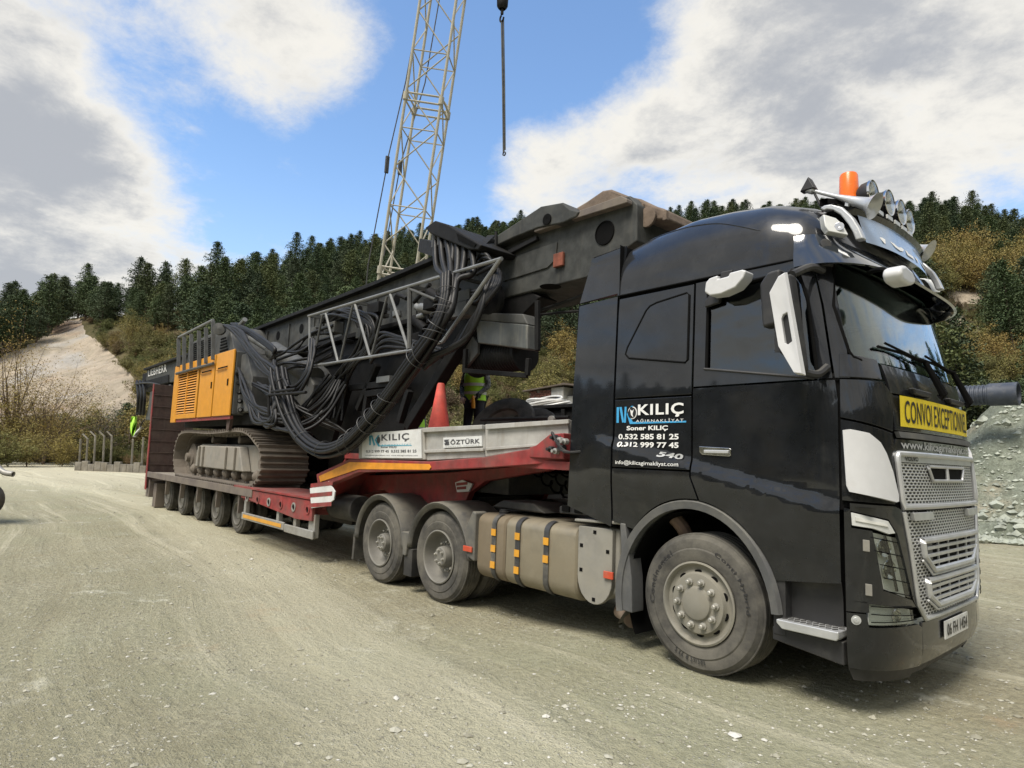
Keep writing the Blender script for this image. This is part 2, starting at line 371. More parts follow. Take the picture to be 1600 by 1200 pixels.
v0, v1 = azel(1750, 700)[0], azel(-150, 700)[0]
th = np.concatenate([np.linspace(v0, v1, 620), np.linspace(v1, v0+2*math.pi, 200)[1:-1]])
TH, RR_ = np.meshgrid(th, rad); X = CAMP.x+RR_*np.cos(TH); Y = CAMP.y+RR_*np.sin(TH); Z = terrain_z(X, Y)
bare = bare_mask(X, Y, Z).astype(float)
# gullies in the bare slope
Z = Z+bare*(-1.2*np.abs(vnoise(X*1.0, Y*1.0, 7, 9))*1.6)
D0g = np.interp(np.mod(TH, 2*math.pi), AZ, DD0)
nr, ntt = X.shape
for nm, cond, matn in (('ground', lambda r_, d0: r_ < d0, 'dirt_ground'), ('hillside', lambda r_, d0: r_ >= d0, 'hill_soil')):
    vs = np.stack([X, Y, Z], -1).reshape(-1, 3); fs = []
    for i in range(nr-1):
        for j in range(ntt):
            j2 = (j+1) % ntt
            if cond(rad[i], D0g[0, j]): fs.append((i*ntt+j, i*ntt+j2, (i+1)*ntt+j2, (i+1)*ntt+j))
    used = np.unique(np.array(fs).ravel()); remap = np.zeros(len(vs), int); remap[used] = np.arange(len(used))
    me = bpy.data.meshes.new(nm); me.from_pydata(vs[used].tolist(), [], remap[np.array(fs)].tolist())
    me.flip_normals() if me.polygons[len(me.polygons)//2].normal.z < 0 else None
    me.polygons.foreach_set('use_smooth', [True]*len(me.polygons))
    if nm == 'hillside':
        atr = me.attributes.new('bare', 'FLOAT', 'POINT'); atr.data.foreach_set('value', bare.reshape(-1)[used].astype(np.float32))
    me.materials.append(MATS[matn]); o = bpy.data.objects.new(nm, me); C.objects.link(o); tag(o, kind='structure')

# ------------------------------------------------------------------ loose stones on the yard (countless)
mt, nb, p = newmat('pale_stone')
rnd = nb.n('ShaderNodeNewGeometry').outputs['Random Per Island']
nb.set(p.inputs['Base Color'], nb.ramp(rnd, [(0, (.20, .19, .14)), (.5, (.33, .32, .25)), (.85, (.42, .41, .34)), (1, (.56, .55, .50))])); p.inputs['Roughness'].default_value = .9
def rock_cloud(name, P, S, matn, kind='stuff', label=None, cat=None, flat=.55, parent=None):
    base = np.array([(1, 0, 0), (-1, 0, 0), (0, 1, 0), (0, -1, 0), (0, 0, 1), (0, 0, -1), (.7, .7, .2), (-.7, .6, .3), (.6, -.7, .35), (-.6, -.7, .2)], float)
    bmx = bmesh.new(); [bmx.verts.new(v) for v in base]; r_ = bmesh.ops.convex_hull(bmx, input=bmx.verts); bmesh.ops.triangulate(bmx, faces=bmx.faces)
    bmx.verts.ensure_lookup_table(); bmx.verts.index_update(); F = np.array([[v.index for v in f.verts] for f in bmx.faces]); base = np.array([v.co[:] for v in bmx.verts]); bmx.free()
    n = len(P); a = np.random.rand(n)*6.283; jit = 1+.35*(np.random.rand(n, len(base), 3)-.5)
    V = base[None]*jit*S[:, None, None]*np.stack([np.ones(n)*1.15, np.random.uniform(.6, 1, n), np.random.uniform(.35, .8, n)*flat/.55], -1)[:, None, :]
    ca, sa = np.cos(a)[:, None], np.sin(a)[:, None]
    V = np.stack([V[..., 0]*ca-V[..., 1]*sa, V[..., 0]*sa+V[..., 1]*ca, V[..., 2]], -1)+P[:, None, :]
    FF = (F[None]+np.arange(n)[:, None, None]*len(base)).reshape(-1, 3)
    me = bpy.data.meshes.new(name); me.from_pydata(V.reshape(-1, 3).tolist(), [], FF.tolist()); me.materials.append(MATS[matn])
    o = bpy.data.objects.new(name, me); C.objects.link(o); o.parent = parent; tag(o, label, cat, kind=kind); return o
n = 24000; r_ = 1.2*np.exp(np.random.rand(n)**.8*3.6); a_ = np.random.uniform(v0, v1, n)
x = CAMP.x+r_*np.cos(a_); y = CAMP.y+r_*np.sin(a_)
keep = vnoise(x, y, 1.6, 12)*1.6+vnoise(x, y, .5, 13)*.8+np.random.rand(n)*.7 > .25; x, y = x[keep], y[keep]; r_ = r_[keep]
s = np.random.gamma(1.3, .0035, len(x))+.0025; s = s*(1+r_*.03); big = np.random.rand(len(x)) < .02; s[big] *= 2.4; s = np.clip(s, .0025, .05)
rock_cloud('gravel', np.stack([x, y, ground_z(x, y)+s*.1], -1), s, 'pale_stone', label='small pale stones strewn over the dusty yard', cat='gravel')

# ------------------------------------------------------------------ vegetation
def leafmat(name, cols, rough=.75, var=.35):
    mt, nb, p = newmat(name)
    g = nb.n('ShaderNodeNewGeometry'); oi = nb.n('ShaderNodeObjectInfo').outputs['Random']
    c = nb.ramp(oi, [(i/(len(cols)-1), c_) for i, c_ in enumerate(cols)])
    f = nb.math('ADD', 1-var/2, nb.math('MULTIPLY', g.outputs['Random Per Island'], var))
    c = nb.mix(1.0, c, nb.n('ShaderNodeCombineXYZ', i_0=f, i_1=f, i_2=f).outputs[0], 'MULTIPLY')
    nb.set(p.inputs['Base Color'], c); p.inputs['Roughness'].default_value = rough; p.inputs['Specular IOR Level'].default_value = .25
    return mt
leafmat('pine_needles', [(.045, .068, .034), (.060, .088, .038), (.080, .110, .044), (.052, .074, .040), (.10, .118, .042), (.066, .085, .048)])
leafmat('autumn_leaves', [(.24, .20, .06), (.26, .185, .06), (.20, .18, .06), (.16, .16, .055), (.27, .21, .07)], var=.4)
leafmat('green_leaves', [(.10, .12, .04), (.14, .145, .05), (.18, .165, .06), (.11, .12, .045)], var=.35)
leafmat('rust_leaves', [(.16, .12, .07), (.14, .11, .075), (.20, .13, .06), (.15, .13, .07)], var=.35)
leafmat('grey_twigs', [(.11, .095, .075), (.14, .12, .09)], var=.4)
mat('bark', (.11, .08, .06), .9, var=.3, bump=.4, bs=12)
mat('dry_grass', (.24, .20, .12), .95, var=.35, vs=1.2)
def leaf_cloud(C0, S, up=.35):
    """C0 centres, S sizes -> arrays of tufts (two crossed quads folded as one island each)"""
    n = len(C0); nrm = np.random.normal(size=(n, 3)); nrm[:, 2] = np.abs(nrm[:, 2])+up; nrm /= np.linalg.norm(nrm, axis=1)[:, None]
    t = np.cross(nrm, np.random.normal(size=(n, 3))); t /= np.linalg.norm(t, axis=1)[:, None]; q = np.cross(nrm, t)
    S = S[:, None]
    a = C0-t*S; b_ = C0+q*S*.42; c_ = C0+t*S; d = C0-q*S*.42
    V = np.stack([a, b_, c_, d], 1).reshape(-1, 3); F = np.arange(4*n).reshape(-1, 4)
    return V, F
def np_mesh(name, V, F, matn):
    me = bpy.data.meshes.new(name); me.from_pydata(V.tolist(), [], F.tolist()); me.materials.append(MATS[matn]); return me
def pine_meshes(seed, h=9, rad_=2.3, lean=.35):
    rs = np.random.RandomState(seed); np.random.seed(seed)
    cen = []; siz = []
    nb_ = 90
    for i in range(nb_):
        t = (i/nb_)**.9; z = h*(.16+.82*t); a = i*2.4+rs.rand()*.9
        L = rad_*(1-t**2.6)**.8*(.4+.72*rs.rand())*(1 if t > .12 else .75)+.12
        k = int(14+70*L/rad_)
        for j in range(k):
            s_ = (j+rs.rand())/k; rr = L*(.12+.9*s_)
            wv = .12+.26*L*(1-abs(s_-.6))
            aa = a+rs.normal()*wv/max(rr, .4)
            cen.append((rr*math.cos(aa), rr*math.sin(aa), z+lean*rr*.30-.12*rr*rr*.25+rs.normal()*.11)); siz.append(.08+.10*rs.rand())
    for j in range(160): cen.append((rs.normal()*.34, rs.normal()*.34, h*(.93+.05*rs.rand())-.1*rs.rand())); siz.append(.11)
    V, F = leaf_cloud(np.array(cen), np.array(siz), .5)
    crown = np_mesh('crown', V, F, 'pine_needles')
    mb = MB(); mb.tube([(0, 0, -.6), (.05, .03, h*.5), (0, 0, h*.97)], [.17, .11, .02], 6)
    for i in range(10):
        z = h*(.15+.07*i); a = i*2.4; L = rad_*(1-i/14)*.7; mb.tube([(0, 0, z), (L*math.cos(a), L*math.sin(a), z+.3)], [.05, .015], 4)
    return crown, mb.mesh('trunk', 'bark', smooth=60)
def broad_meshes(seed, h=6, rad_=2.4, leaf='autumn_leaves', dens=1.0, nb_=26, ls=.12):
    rs = np.random.RandomState(seed); np.random.seed(seed); mb = MB(); cen = []; siz = []
    for i in range(nb_):
        a = i*2.4+rs.rand(); el = .35+1.1*rs.rand(); L = h*(.35+.5*rs.rand())
        st_ = Vector((0, 0, h*(.08+.22*rs.rand()))); d = Vector((math.cos(a)*math.cos(el)*rad_/h*2.1, math.sin(a)*math.cos(el)*rad_/h*2.1, math.sin(el)))
        pts = [st_+d*L*t+Vector((rs.normal(), rs.normal(), rs.normal()))*.10*h*t*.5 for t in (0, .3, .65, 1)]
        mb.tube(pts, [.045*h/6, .03*h/6, .018*h/6, .006], 4)
        for p_ in pts[1:]:
            for k in range(3):
                e = p_+Vector((rs.normal(), rs.normal(), rs.normal()+.25))*h*.10; mb.tube([p_, e], [.01, .004], 3)
                nl = int(26*dens); cl = np.array(e)[None]+rs.normal(size=(nl, 3))*h*.052; cen += cl.tolist(); siz += (ls*(.6+.7*rs.rand(nl))).tolist()
    mb.tube([(0, 0, -.5), (.03, 0, h*.3), (0, .05, h*.55)], [.11*h/6, .08*h/6, .04*h/6], 6)
    V, F = leaf_cloud(np.array(cen), np.array(siz), .2)
    return np_mesh('crown', V, F, leaf), mb.mesh('trunk', 'bark', smooth=60)
PINES = [pine_meshes(11, 8.4, 2.5), pine_meshes(12, 7.2, 2.9, .5), pine_meshes(13, 9.6, 2.3), pine_meshes(14, 6.6, 3.0, .1), pine_meshes(15, 8.0, 2.4, .6), pine_meshes(16, 7.6, 2.7, .3)]
BROAD = [broad_meshes(21, 6, 2.3), broad_meshes(22, 5.2, 2.6, 'autumn_leaves', .8)]
GREENS = [broad_meshes(23, 3.0, 1.9, 'green_leaves', 1.4, 22, .095), broad_meshes(24, 3.6, 1.9, 'green_leaves', 1.3, 22, .095)]
RUSTS = [broad_meshes(25, 2.6, 1.9, 'rust_leaves', 1.2, 20, .095), broad_meshes(26, 3.2, 1.8, 'rust_leaves', .9, 22, .09)]
SPARSE = [broad_meshes(27, 7, 2.7, 'autumn_leaves', 1.3, 36, .052), broad_meshes(28, 5, 2.4, 'grey_twigs', .35, 30, .08)]
def plant(name, meshes, loc, sc, rz, label, cat, group=None):
    t = thing(name, loc, label, cat, group); t.scale = (sc*random.uniform(.85, 1.15), sc*random.uniform(.85, 1.15), sc); t.rotation_euler = (random.uniform(-.05, .05), random.uniform(-.05, .05), rz)
    link_mesh('crown', meshes[0], t); link_mesh('trunk', meshes[1], t); return t
# candidate spots over the visible hillside
N = 26000
a_ = np.random.uniform(azel(1800, 600)[0], azel(-230, 600)[0], N); d_ = np.sqrt(np.random.uniform(40**2, 262**2, N))
x = CAMP.x+d_*np.cos(a_); y = CAMP.y+d_*np.sin(a_); z = terrain_z(x, y); px, py, w = proj_arr(x, y, z+.5)
D0 = np.interp(np.mod(a_, 2*math.pi), AZ, DD0); D1 = np.interp(np.mod(a_, 2*math.pi), AZ, DD1); t = (d_-D0)/(D1-D0)
ok = (t > .0) & (t < 1.25)
scar_soft = [(p_[0], p_[1]) for p_ in SCAR]
bad = inpoly(px, py, scar_soft)
for r__ in ROCKS: bad |= inpoly(px, py-8, r__) | inpoly(px, py, r__)
GOLD1 = [(1440, 425), (1470, 400), (1520, 398), (1545, 430), (1535, 470), (1445, 475)]; GOLD2 = [(1575, 440), (1600, 410), (1640, 415), (1640, 510), (1585, 510)]
# shrub zones of the photograph (columns, rows): autumn scrub rather than pines
ZONE = inpoly(px, py, [(128, 512), (200, 508), (310, 535), (310, 600), (230, 610), (150, 570)]) | inpoly(px, py, [(1430, 490), (1490, 470), (1540, 490), (1560, 570), (1640, 580), (1640, 640), (1430, 640)]) | inpoly(px, py, [(560, 590), (930, 545), (930, 680), (560, 690)]) | (t < .06) | inpoly(px, py, GOLD1) | inpoly(px, py, GOLD2) | inpoly(px, py, [(-200, 640), (300, 600), (420, 640), (420, 740), (-200, 740)])
grid = {}; pines = []; shrubs = []
order = np.arange(N)
for i in order:
    if not ok[i] or bad[i]: continue
    zo = ZONE[i]
    s_ = 2.0 if zo else 2.7
    k = (int(x[i]//4), int(y[i]//4)); good = True
    for di in (-1, 0, 1):
        for dj in (-1, 0, 1):
            for (qx, qy, qs) in grid.get((k[0]+di, k[1]+dj), ()):
                if (qx-x[i])**2+(qy-y[i])**2 < ((s_+qs)/2)**2: good = False
        if not good: break
    if not good: continue
    grid.setdefault(k, []).append((x[i], y[i], s_)); (shrubs if zo else pines).append(i)
inview = lambda i: -60 < px[i] < 1660 and w[i] > 0
pv = sorted([i for i in pines if inview(i)], key=lambda i: d_[i]); sv_ = sorted([i for i in shrubs if inview(i)], key=lambda i: d_[i])
print('pines', len(pines), 'in view', len(pv), 'shrubs', len(shrubs), len(sv_))
PINE_IND = set(pv[:290]); SH_IND = set(sv_[:280])
for i in pv[:290]:
    plant('pine_tree', PINES[random.randrange(6)], (x[i], y[i], z[i]-.2), random.uniform(.6, 1.28)*(1.12 if px[i] < 520 else 1), random.uniform(0, 6.28), 'dark green pine in the dense wood '+('on the left skyline, left of the crane boom' if px[i] < 590 else 'behind the long mast, between crane boom and cab' if px[i] < 1100 else 'right of the cab roof lamps'), 'pine tree', 'pines '+('left of the crane boom' if px[i] < 590 else 'behind the mast' if px[i] < 1100 else 'right of the cab'))
for i in sv_[:280]:
    u_ = random.random(); rightside = px[i] > 1000
    ms, nm, lb, gp, ct = ((GREENS, 'green_shrub', 'yellow green leafy shrub low on the hillside scrub', 'green shrubs of the hillside', 'shrub') if u_ < .42 else (RUSTS, 'autumn_shrub', 'rust brown autumn shrub in the hillside scrub', 'rust coloured shrubs of the hillside', 'shrub') if u_ < .74 else (BROAD, 'autumn_tree', 'small golden leaved autumn tree among the scrub on the slope', 'golden autumn trees of the slope', 'tree'))
    sc = random.uniform(.55, 1.0)*(.8 if ms is BROAD else .8)
    if inpoly(px[i], py[i], GOLD1) or inpoly(px[i], py[i], GOLD2): ms, nm, lb, gp, ct = BROAD, 'autumn_tree', 'golden autumn tree standing in the gap of the pines right of the cab', 'golden trees right of the cab', 'tree'; sc = random.uniform(.85, 1.3)
    plant(nm, ms[random.randrange(2)], (x[i], y[i], z[i]-.1), sc, random.uniform(0, 6.28), lb, ct, gp)
# everything farther reads as one wood: instanced on points
def scatter(name, idx, meshes, label, cat, smin, smax, extra=None):
    pts = [(x[i], y[i], z[i]-.2) for i in idx]+(extra or [])
    me = bpy.data.meshes.new(name); me.from_pydata(pts, [], []); o = bpy.data.objects.new(name, me); C.objects.link(o)
    tag(o, label, cat, kind='stuff')
    ng = bpy.data.node_groups.new(name, 'GeometryNodeTree')
    ng.interface.new_socket('Geometry', in_out='INPUT', socket_type='NodeSocketGeometry'); ng.interface.new_socket('Geometry', in_out='OUTPUT', socket_type='NodeSocketGeometry')
    gi = ng.nodes.new('NodeGroupInput'); go = ng.nodes.new('NodeGroupOutput'); ji = ng.nodes.new('GeometryNodeGeometryToInstance'); L = ng.links
    gti = ji
    for cr, tr in meshes:
        jg = ng.nodes.new('GeometryNodeJoinGeometry')
        for me_ in (cr, tr):
            ob = bpy.data.objects.new('foliage_source', me_); oi = ng.nodes.new('GeometryNodeObjectInfo'); oi.inputs['Object'].default_value = ob
            L.new(oi.outputs['Geometry'], jg.inputs[0])
        g1 = ng.nodes.new('GeometryNodeGeometryToInstance'); L.new(jg.outputs[0], g1.inputs[0])
        mesh_join.append(g1)
    jj = ng.nodes.new('GeometryNodeJoinGeometry')
    for g1 in mesh_join[::-1]: L.new(g1.outputs[0], jj.inputs[0])
    iop = ng.nodes.new('GeometryNodeInstanceOnPoints'); iop.inputs['Pick Instance'].default_value = True
    L.new(gi.outputs[0], iop.inputs['Points']); L.new(jj.outputs[0], iop.inputs['Instance'])
    ri = ng.nodes.new('FunctionNodeRandomValue'); ri.data_type = 'INT'; ri.inputs[4].default_value = 0; ri.inputs[5].default_value = len(meshes)-1; L.new(ri.outputs[2], iop.inputs['Instance Index'])
    rr = ng.nodes.new('FunctionNodeRandomValue'); rr.data_type = 'FLOAT_VECTOR'; rr.inputs[0].default_value = (-.05, -.05, 0); rr.inputs[1].default_value = (.05, .05, 6.28); L.new(rr.outputs[0], iop.inputs['Rotation'])
    rs = ng.nodes.new('FunctionNodeRandomValue'); rs.data_type = 'FLOAT'; rs.inputs[2].default_value = smin; rs.inputs[3].default_value = smax; L.new(rs.outputs[1], iop.inputs['Scale'])
    L.new(iop.outputs[0], go.inputs[0]); ng.nodes.remove(ji)
    md = o.modifiers.new('scatter', 'NODES'); md.node_group = ng; mesh_join.clear(); return o
mesh_join = []
# woods on the hills behind and beside the camera (seen in reflections and from other spots)
nb2 = 1500; ab = np.random.uniform(azel(-230, 600)[0], azel(1800, 600)[0]+2*math.pi, nb2); db = np.random.uniform(85, 230, nb2); xb = CAMP.x+db*np.cos(ab); yb = CAMP.y+db*np.sin(ab); zb = terrain_z(xb, yb)
scatter('pine_wood', [i for i in pines if i not in PINE_IND], PINES, 'dense dark pine wood running up to the skyline', 'wood', .6, 1.25, list(zip(xb.tolist(), yb.tolist(), zb.tolist())))
scatter('hillside_scrub', [i for i in shrubs if i not in SH_IND], GREENS+RUSTS, 'mixed autumn scrub between the pines higher up the hill', 'scrub', .5, .95)
# low undergrowth between the trees
nu = 4200; au = np.random.uniform(azel(1700, 600)[0], azel(-100, 600)[0], nu); D0u = np.interp(np.mod(au, 2*math.pi), AZ, DD0); du = D0u-2+np.random.rand(nu)**1.3*75; xu = CAMP.x+du*np.cos(au); yu = CAMP.y+du*np.sin(au); zu = terrain_z(xu, yu)
pu, qu, wu = proj_arr(xu, yu, zu); badu = inpoly(pu, qu, SCAR)
scatter('undergrowth', [], GREENS+RUSTS, 'low tangled undergrowth at the foot of the hill', 'undergrowth', .12, .4, [(float(a), float(b__), float(c__)) for a, b__, c__, d__ in zip(xu, yu, zu, badu) if not d__])
# the autumn trees in front of the quarry scar, one by one
def spot(pxx, pyy, dist):
    d = ray(pxx, pyy); d = d/math.hypot(d.x, d.y); xx, yy = CAMP.x+d.x*dist, CAMP.y+d.y*dist
    return (xx, yy, float(terrain_z(xx, yy)))
NEAR = [(15, 60, 1.35, SPARSE[0], 'tall half bare golden tree at the left edge in front of the quarry scar'), (70, 58, .95, SPARSE[0], 'second half bare golden tree from the left edge'),
        (-60, 57, .9, BROAD[0], 'bushy autumn tree cut by the left edge of the view'), (135, 62, .8, BROAD[1], 'golden tree right of the pair of half bare trees'),
        (160, 60, .9, SPARSE[1], 'thin grey twiggy tree behind the concrete posts'), (45, 53, .42, BROAD[0], 'low golden bush under the tall half bare tree'),
        (100, 54, .42, BROAD[1], 'low golden bush left of the concrete posts'), (190, 66, .62, PINES[3], 'small dark pine standing alone below the quarry scar'),
        (215, 62, .8, BROAD[0], 'orange tinted tree beside the rear ramp of the trailer'), (5, 52, .6, GREENS[0], 'green bush at the left edge beside the yard'), (150, 58, .6, GREENS[1], 'green bush just behind the concrete posts')]
for pxx, dist, sc, ms, lb in NEAR:
    pn = ms is PINES[3]; plant('pine_tree' if pn else 'autumn_tree' if ms not in GREENS else 'green_shrub', ms, spot(pxx, 700, dist), sc, random.uniform(0, 6), lb, 'pine tree' if pn else 'tree' if ms not in GREENS else 'shrub')
# ------------------------------------------------------------------ materials of the machines
mat('black_paint', (.009, .010, .012), .3, var=.25, dust=.16, dustcol=(.07, .068, .06), coat=1.0, topdust=.15, spec=.15)
mat('black_paint_dusty', (.015, .016, .018), .3, var=.2, dust=.3, dustcol=(.06, .058, .052), coat=.7, topdust=.15, spec=.2)
mat('shell_black', (.004, .004, .004), .8, spec=.1)
mat('black_plastic', (.018, .018, .019), .55, dust=.35, dustcol=(.11, .105, .09), topdust=.5)
mat('grey_plastic', (.085, .087, .088), .6, dust=.4, dustcol=(.2, .19, .155), topdust=.5)
mat('fender_plastic', (.06, .061, .062), .62, dust=.7, dustcol=(.17, .16, .13), topdust=.8)
mat('white_plastic', (.56, .565, .57), .4, var=.04, dust=.1)
mat('silver_trim', (.50, .51, .51), .34, metal=.45, var=.1, dust=.2, dustcol=(.4, .38, .32))
mat('chrome', (.62, .62, .62), .16, metal=1, var=.05)
mat('tyre_rubber', (.040, .039, .037), .85, dust=.75, dustcol=(.165, .155, .13), bump=.25, bs=40, spec=.3)
mat('tyre_text', (.022, .022, .022), .8, dust=.3, dustcol=(.1, .1, .085))
mat('rim_grey', (.20, .195, .17), .6, metal=.15, dust=.85, dustcol=(.235, .22, .175))
mat('hub_grey', (.15, .145, .13), .6, dust=.6, dustcol=(.21, .2, .165))
mat('nut_grey', (.36, .35, .31), .5, metal=.4)
mat('chassis_black', (.016, .016, .017), .6, dust=.6, dustcol=(.10, .095, .08), topdust=.6)
mat('tank_alu', (.27, .24, .18), .48, metal=.5, dust=.85, dustcol=(.27, .235, .165), streak=.4)
mat('tank_dirty', (.20, .165, .115), .6, metal=.3, dust=.8, dustcol=(.19, .155, .105), streak=.5)
mat('strap_black', (.035, .036, .038), .55, dust=.4)
mat('orange_reflector', (.62, .30, .03), .35, var=.1, dust=.2)
mat('red_reflector', (.50, .07, .03), .35, dust=.25)
mat('box_cover', (.21, .205, .185), .65, dust=.7, dustcol=(.27, .255, .21))
mat('sign_yellow', (.78, .60, .02), .5, var=.05)
mat('ink_black', (.012, .012, .012), .5, var=0)
mat('ink_white', (.72, .72, .70), .5, var=.03)
mat('ink_silver', (.42, .43, .43), .45, var=.03)
mat('ink_blue', (.05, .33, .62), .45, var=.03)
mat('plate_white', (.66, .66, .63), .45, dust=.3)
mat('lamp_chrome', (.66, .66, .62), .35, metal=.1, var=.15)
mat('beacon_orange', (.85, .16, .01), .25, var=.08)
mat('led_white', (.55, .56, .54), .3, var=.05)
mat('seat_grey', (.05, .05, .052), .8)
mat('rust_pipe', (.23, .16, .12), .7, metal=.3, dust=.4)
mat('visor_tint', (.016, .020, .026), .12, coat=1, var=.05)
def glassmat(name, tint, rough=.0, reflect=1.0):
    mt, nb, p = newmat(name); nt_ = mt.node_tree; nt_.nodes.remove(p)
    o = [n for n in nt_.nodes if n.type == 'OUTPUT_MATERIAL'][0]
    t = nb.n('ShaderNodeBsdfTransparent', i_Color=(*tint, 1)); g = nb.n('ShaderNodeBsdfGlossy', i_Roughness=rough); g.inputs['Color'].default_value = (.95, .97, 1, 1)
    bf = nb.n('ShaderNodeNewGeometry').outputs['Backfacing']; f = nb.n('ShaderNodeFresnel', i_IOR=nb.math('SUBTRACT', 1.5, nb.math('MULTIPLY', bf, .8333))).outputs[0]; f = nb.math('ADD', nb.math('MULTIPLY', f, reflect), .02, clamp=True)
    mx = nb.n('ShaderNodeMixShader', i_0=f); nt_.links.new(t.outputs[0], mx.inputs[1]); nt_.links.new(g.outputs[0], mx.inputs[2]); nt_.links.new(mx.outputs[0], o.inputs[0]); return mt
glassmat('windscreen_glass', (.62, .72, .66), reflect=1.5)
glassmat('side_glass', (.25, .30, .29), reflect=1.5)
glassmat('lens_glass', (.80, .82, .80), reflect=.8)
# perforated grille sheet: staggered dark openings
mt, nb, p = newmat('perforated_silver')
g_ = nb.n('ShaderNodeNewGeometry'); sp = nb.n('ShaderNodeSeparateXYZ', i_0=g_.outputs['Position'])
def stag(nb, u, v, pu, pv, ru, rv):
    vi = nb.math('FLOOR', nb.math('DIVIDE', v, pv)); sh = nb.math('MULTIPLY', nb.math('MODULO', nb.math('ABSOLUTE', vi), 2), .5)
    fu = nb.math('SUBTRACT', nb.math('FRACT', nb.math('ADD', nb.math('DIVIDE', u, pu), sh)), .5); fv = nb.math('SUBTRACT', nb.math('FRACT', nb.math('DIVIDE', v, pv)), .5)
    return nb.math('ADD', nb.math('POWER', nb.math('DIVIDE', fu, ru), 2), nb.math('POWER', nb.math('DIVIDE', fv, rv), 2))
e_ = stag(nb, nb.math('ADD', sp.outputs[1], 20), sp.outputs[2], .058, .021, .36, .34)
hole = nb.mr(e_, .85, 1.15, 1, 0)
c = nb.mix(nb.mr(nb.noise(g_.outputs['Position'], 5, 5, .6), .3, .7), (.60, .61, .60), (.50, .505, .49)); c = nb.mix(hole, c, (.012, .012, .012))
nb.set(p.inputs['Base Color'], c); p.inputs['Metallic'].default_value = .35; p.inputs['Roughness'].default_value = .42
bp = nb.n('ShaderNodeBump', i_Strength=1, i_Distance=.006, i_Height=nb.mr(e_, .8, 1.9)); nb.nt.links.new(bp.outputs[0], p.inputs['Normal'])

# ------------------------------------------------------------------ tractor: the surface of the cab
def itp(z, t): return float(np.interp(z, [a for a, _ in t], [c_ for _, c_ in t]))
def cW(z): return itp(z, [(0.2, 1.22), (.45, 1.25), (2.2, 1.25), (3.1, 1.215), (3.5, 1.16)])
def cF(z): return itp(z, [(0.2, 1.31), (.4, 1.38), (1.0, 1.38), (1.4, 1.375), (2.0, 1.34), (2.25, 1.30), (3.1, 1.09), (3.5, .98)])
def cX(z): return .85 if z < 2.2 else itp(z, [(2.2, .85), (3.1, .7), (3.5, .65)])
NN = 3.5; _sc = {}
_ang = np.linspace(0, math.pi/2, 400)
def sec(z):
    k = round(z, 4)
    if k not in _sc:
        w, f, x0 = cW(z), cF(z), cX(z); X_ = x0+(f-x0)*np.sin(_ang)**(2/NN); Y_ = w*np.cos(_ang)**(2/NN)
        _sc[k] = (np.concatenate([[0], np.cumsum(np.hypot(np.diff(X_), np.diff(Y_)))])+x0, X_, Y_, w, x0)
    return _sc[k]
def crease(x, z):
    """styling line that runs down the door: the panel below it stands proud"""
    if x > 1.12 or x < -1.5: return 0
    zc = 1.70-.215*(x+.40) if x > -1.3 else 1.9
    d = zc-z
    return .026*float(sstep(d/.05)) * float(sstep((x+1.25)/.5)) * (1-float(sstep((d-.3)/.4)))
def S_u(u, z, side=-1):
    s_, X_, Y_, w, x0 = sec(z)
    if u < x0: x_, y_ = u, w+crease(u, z)
    else: x_, y_ = float(np.interp(u, s_, X_)), float(np.interp(u, s_, Y_))+crease(float(np.interp(u, s_, X_)), z)*(1-sstep((u-.98)/.15))
    return Vector((x_, side*y_, z))
def S_y(y, z, side=-1):
    w, f, x0 = cW(z), cF(z), cX(z); return Vector((x0+(f-x0)*(1-min(1, abs(y)/w)**NN)**(1/NN), y, z))
def S_n(n, z, side=-1):
    """n: -1 side seam ... 0 centre ... 1 other side, by arc length"""
    s_, X_, Y_, w, x0 = sec(z); L = s_[-1]-x0; u = s_[-1]-abs(n)*L; sg = -1 if n < 0 else 1
    return Vector((float(np.interp(u, s_, X_)), sg*float(np.interp(u, s_, Y_)), z))
MODES = {'u': S_u, 'y': S_y, 'n': S_n}
def n_of_y(y, z):
    s_, X_, Y_, w, x0 = sec(z); u = float(np.interp(-abs(y), -Y_, s_)); return math.copysign((s_[-1]-u)/(s_[-1]-x0), y)
def n_of_u(u, z, side=-1):
    s_, X_, Y_, w, x0 = sec(z); return side*(s_[-1]-u)/(s_[-1]-x0)
def surf(mode, a, z, side, off):
    f = MODES[mode]; p0 = f(a, z, side); e = 1e-3
    t1 = f(a+e, z, side)-f(a-e, z, side); t2 = f(a, z+e, side)-f(a, z-e, side); n_ = t1.cross(t2)
    if n_.length < 1e-12: n_ = Vector((0, side, 0))
    n_.normalize()
    c0 = Vector((0, 0, p0.z))
    if n_.dot(p0-c0) < 0: n_ = -n_
    return p0+n_*off
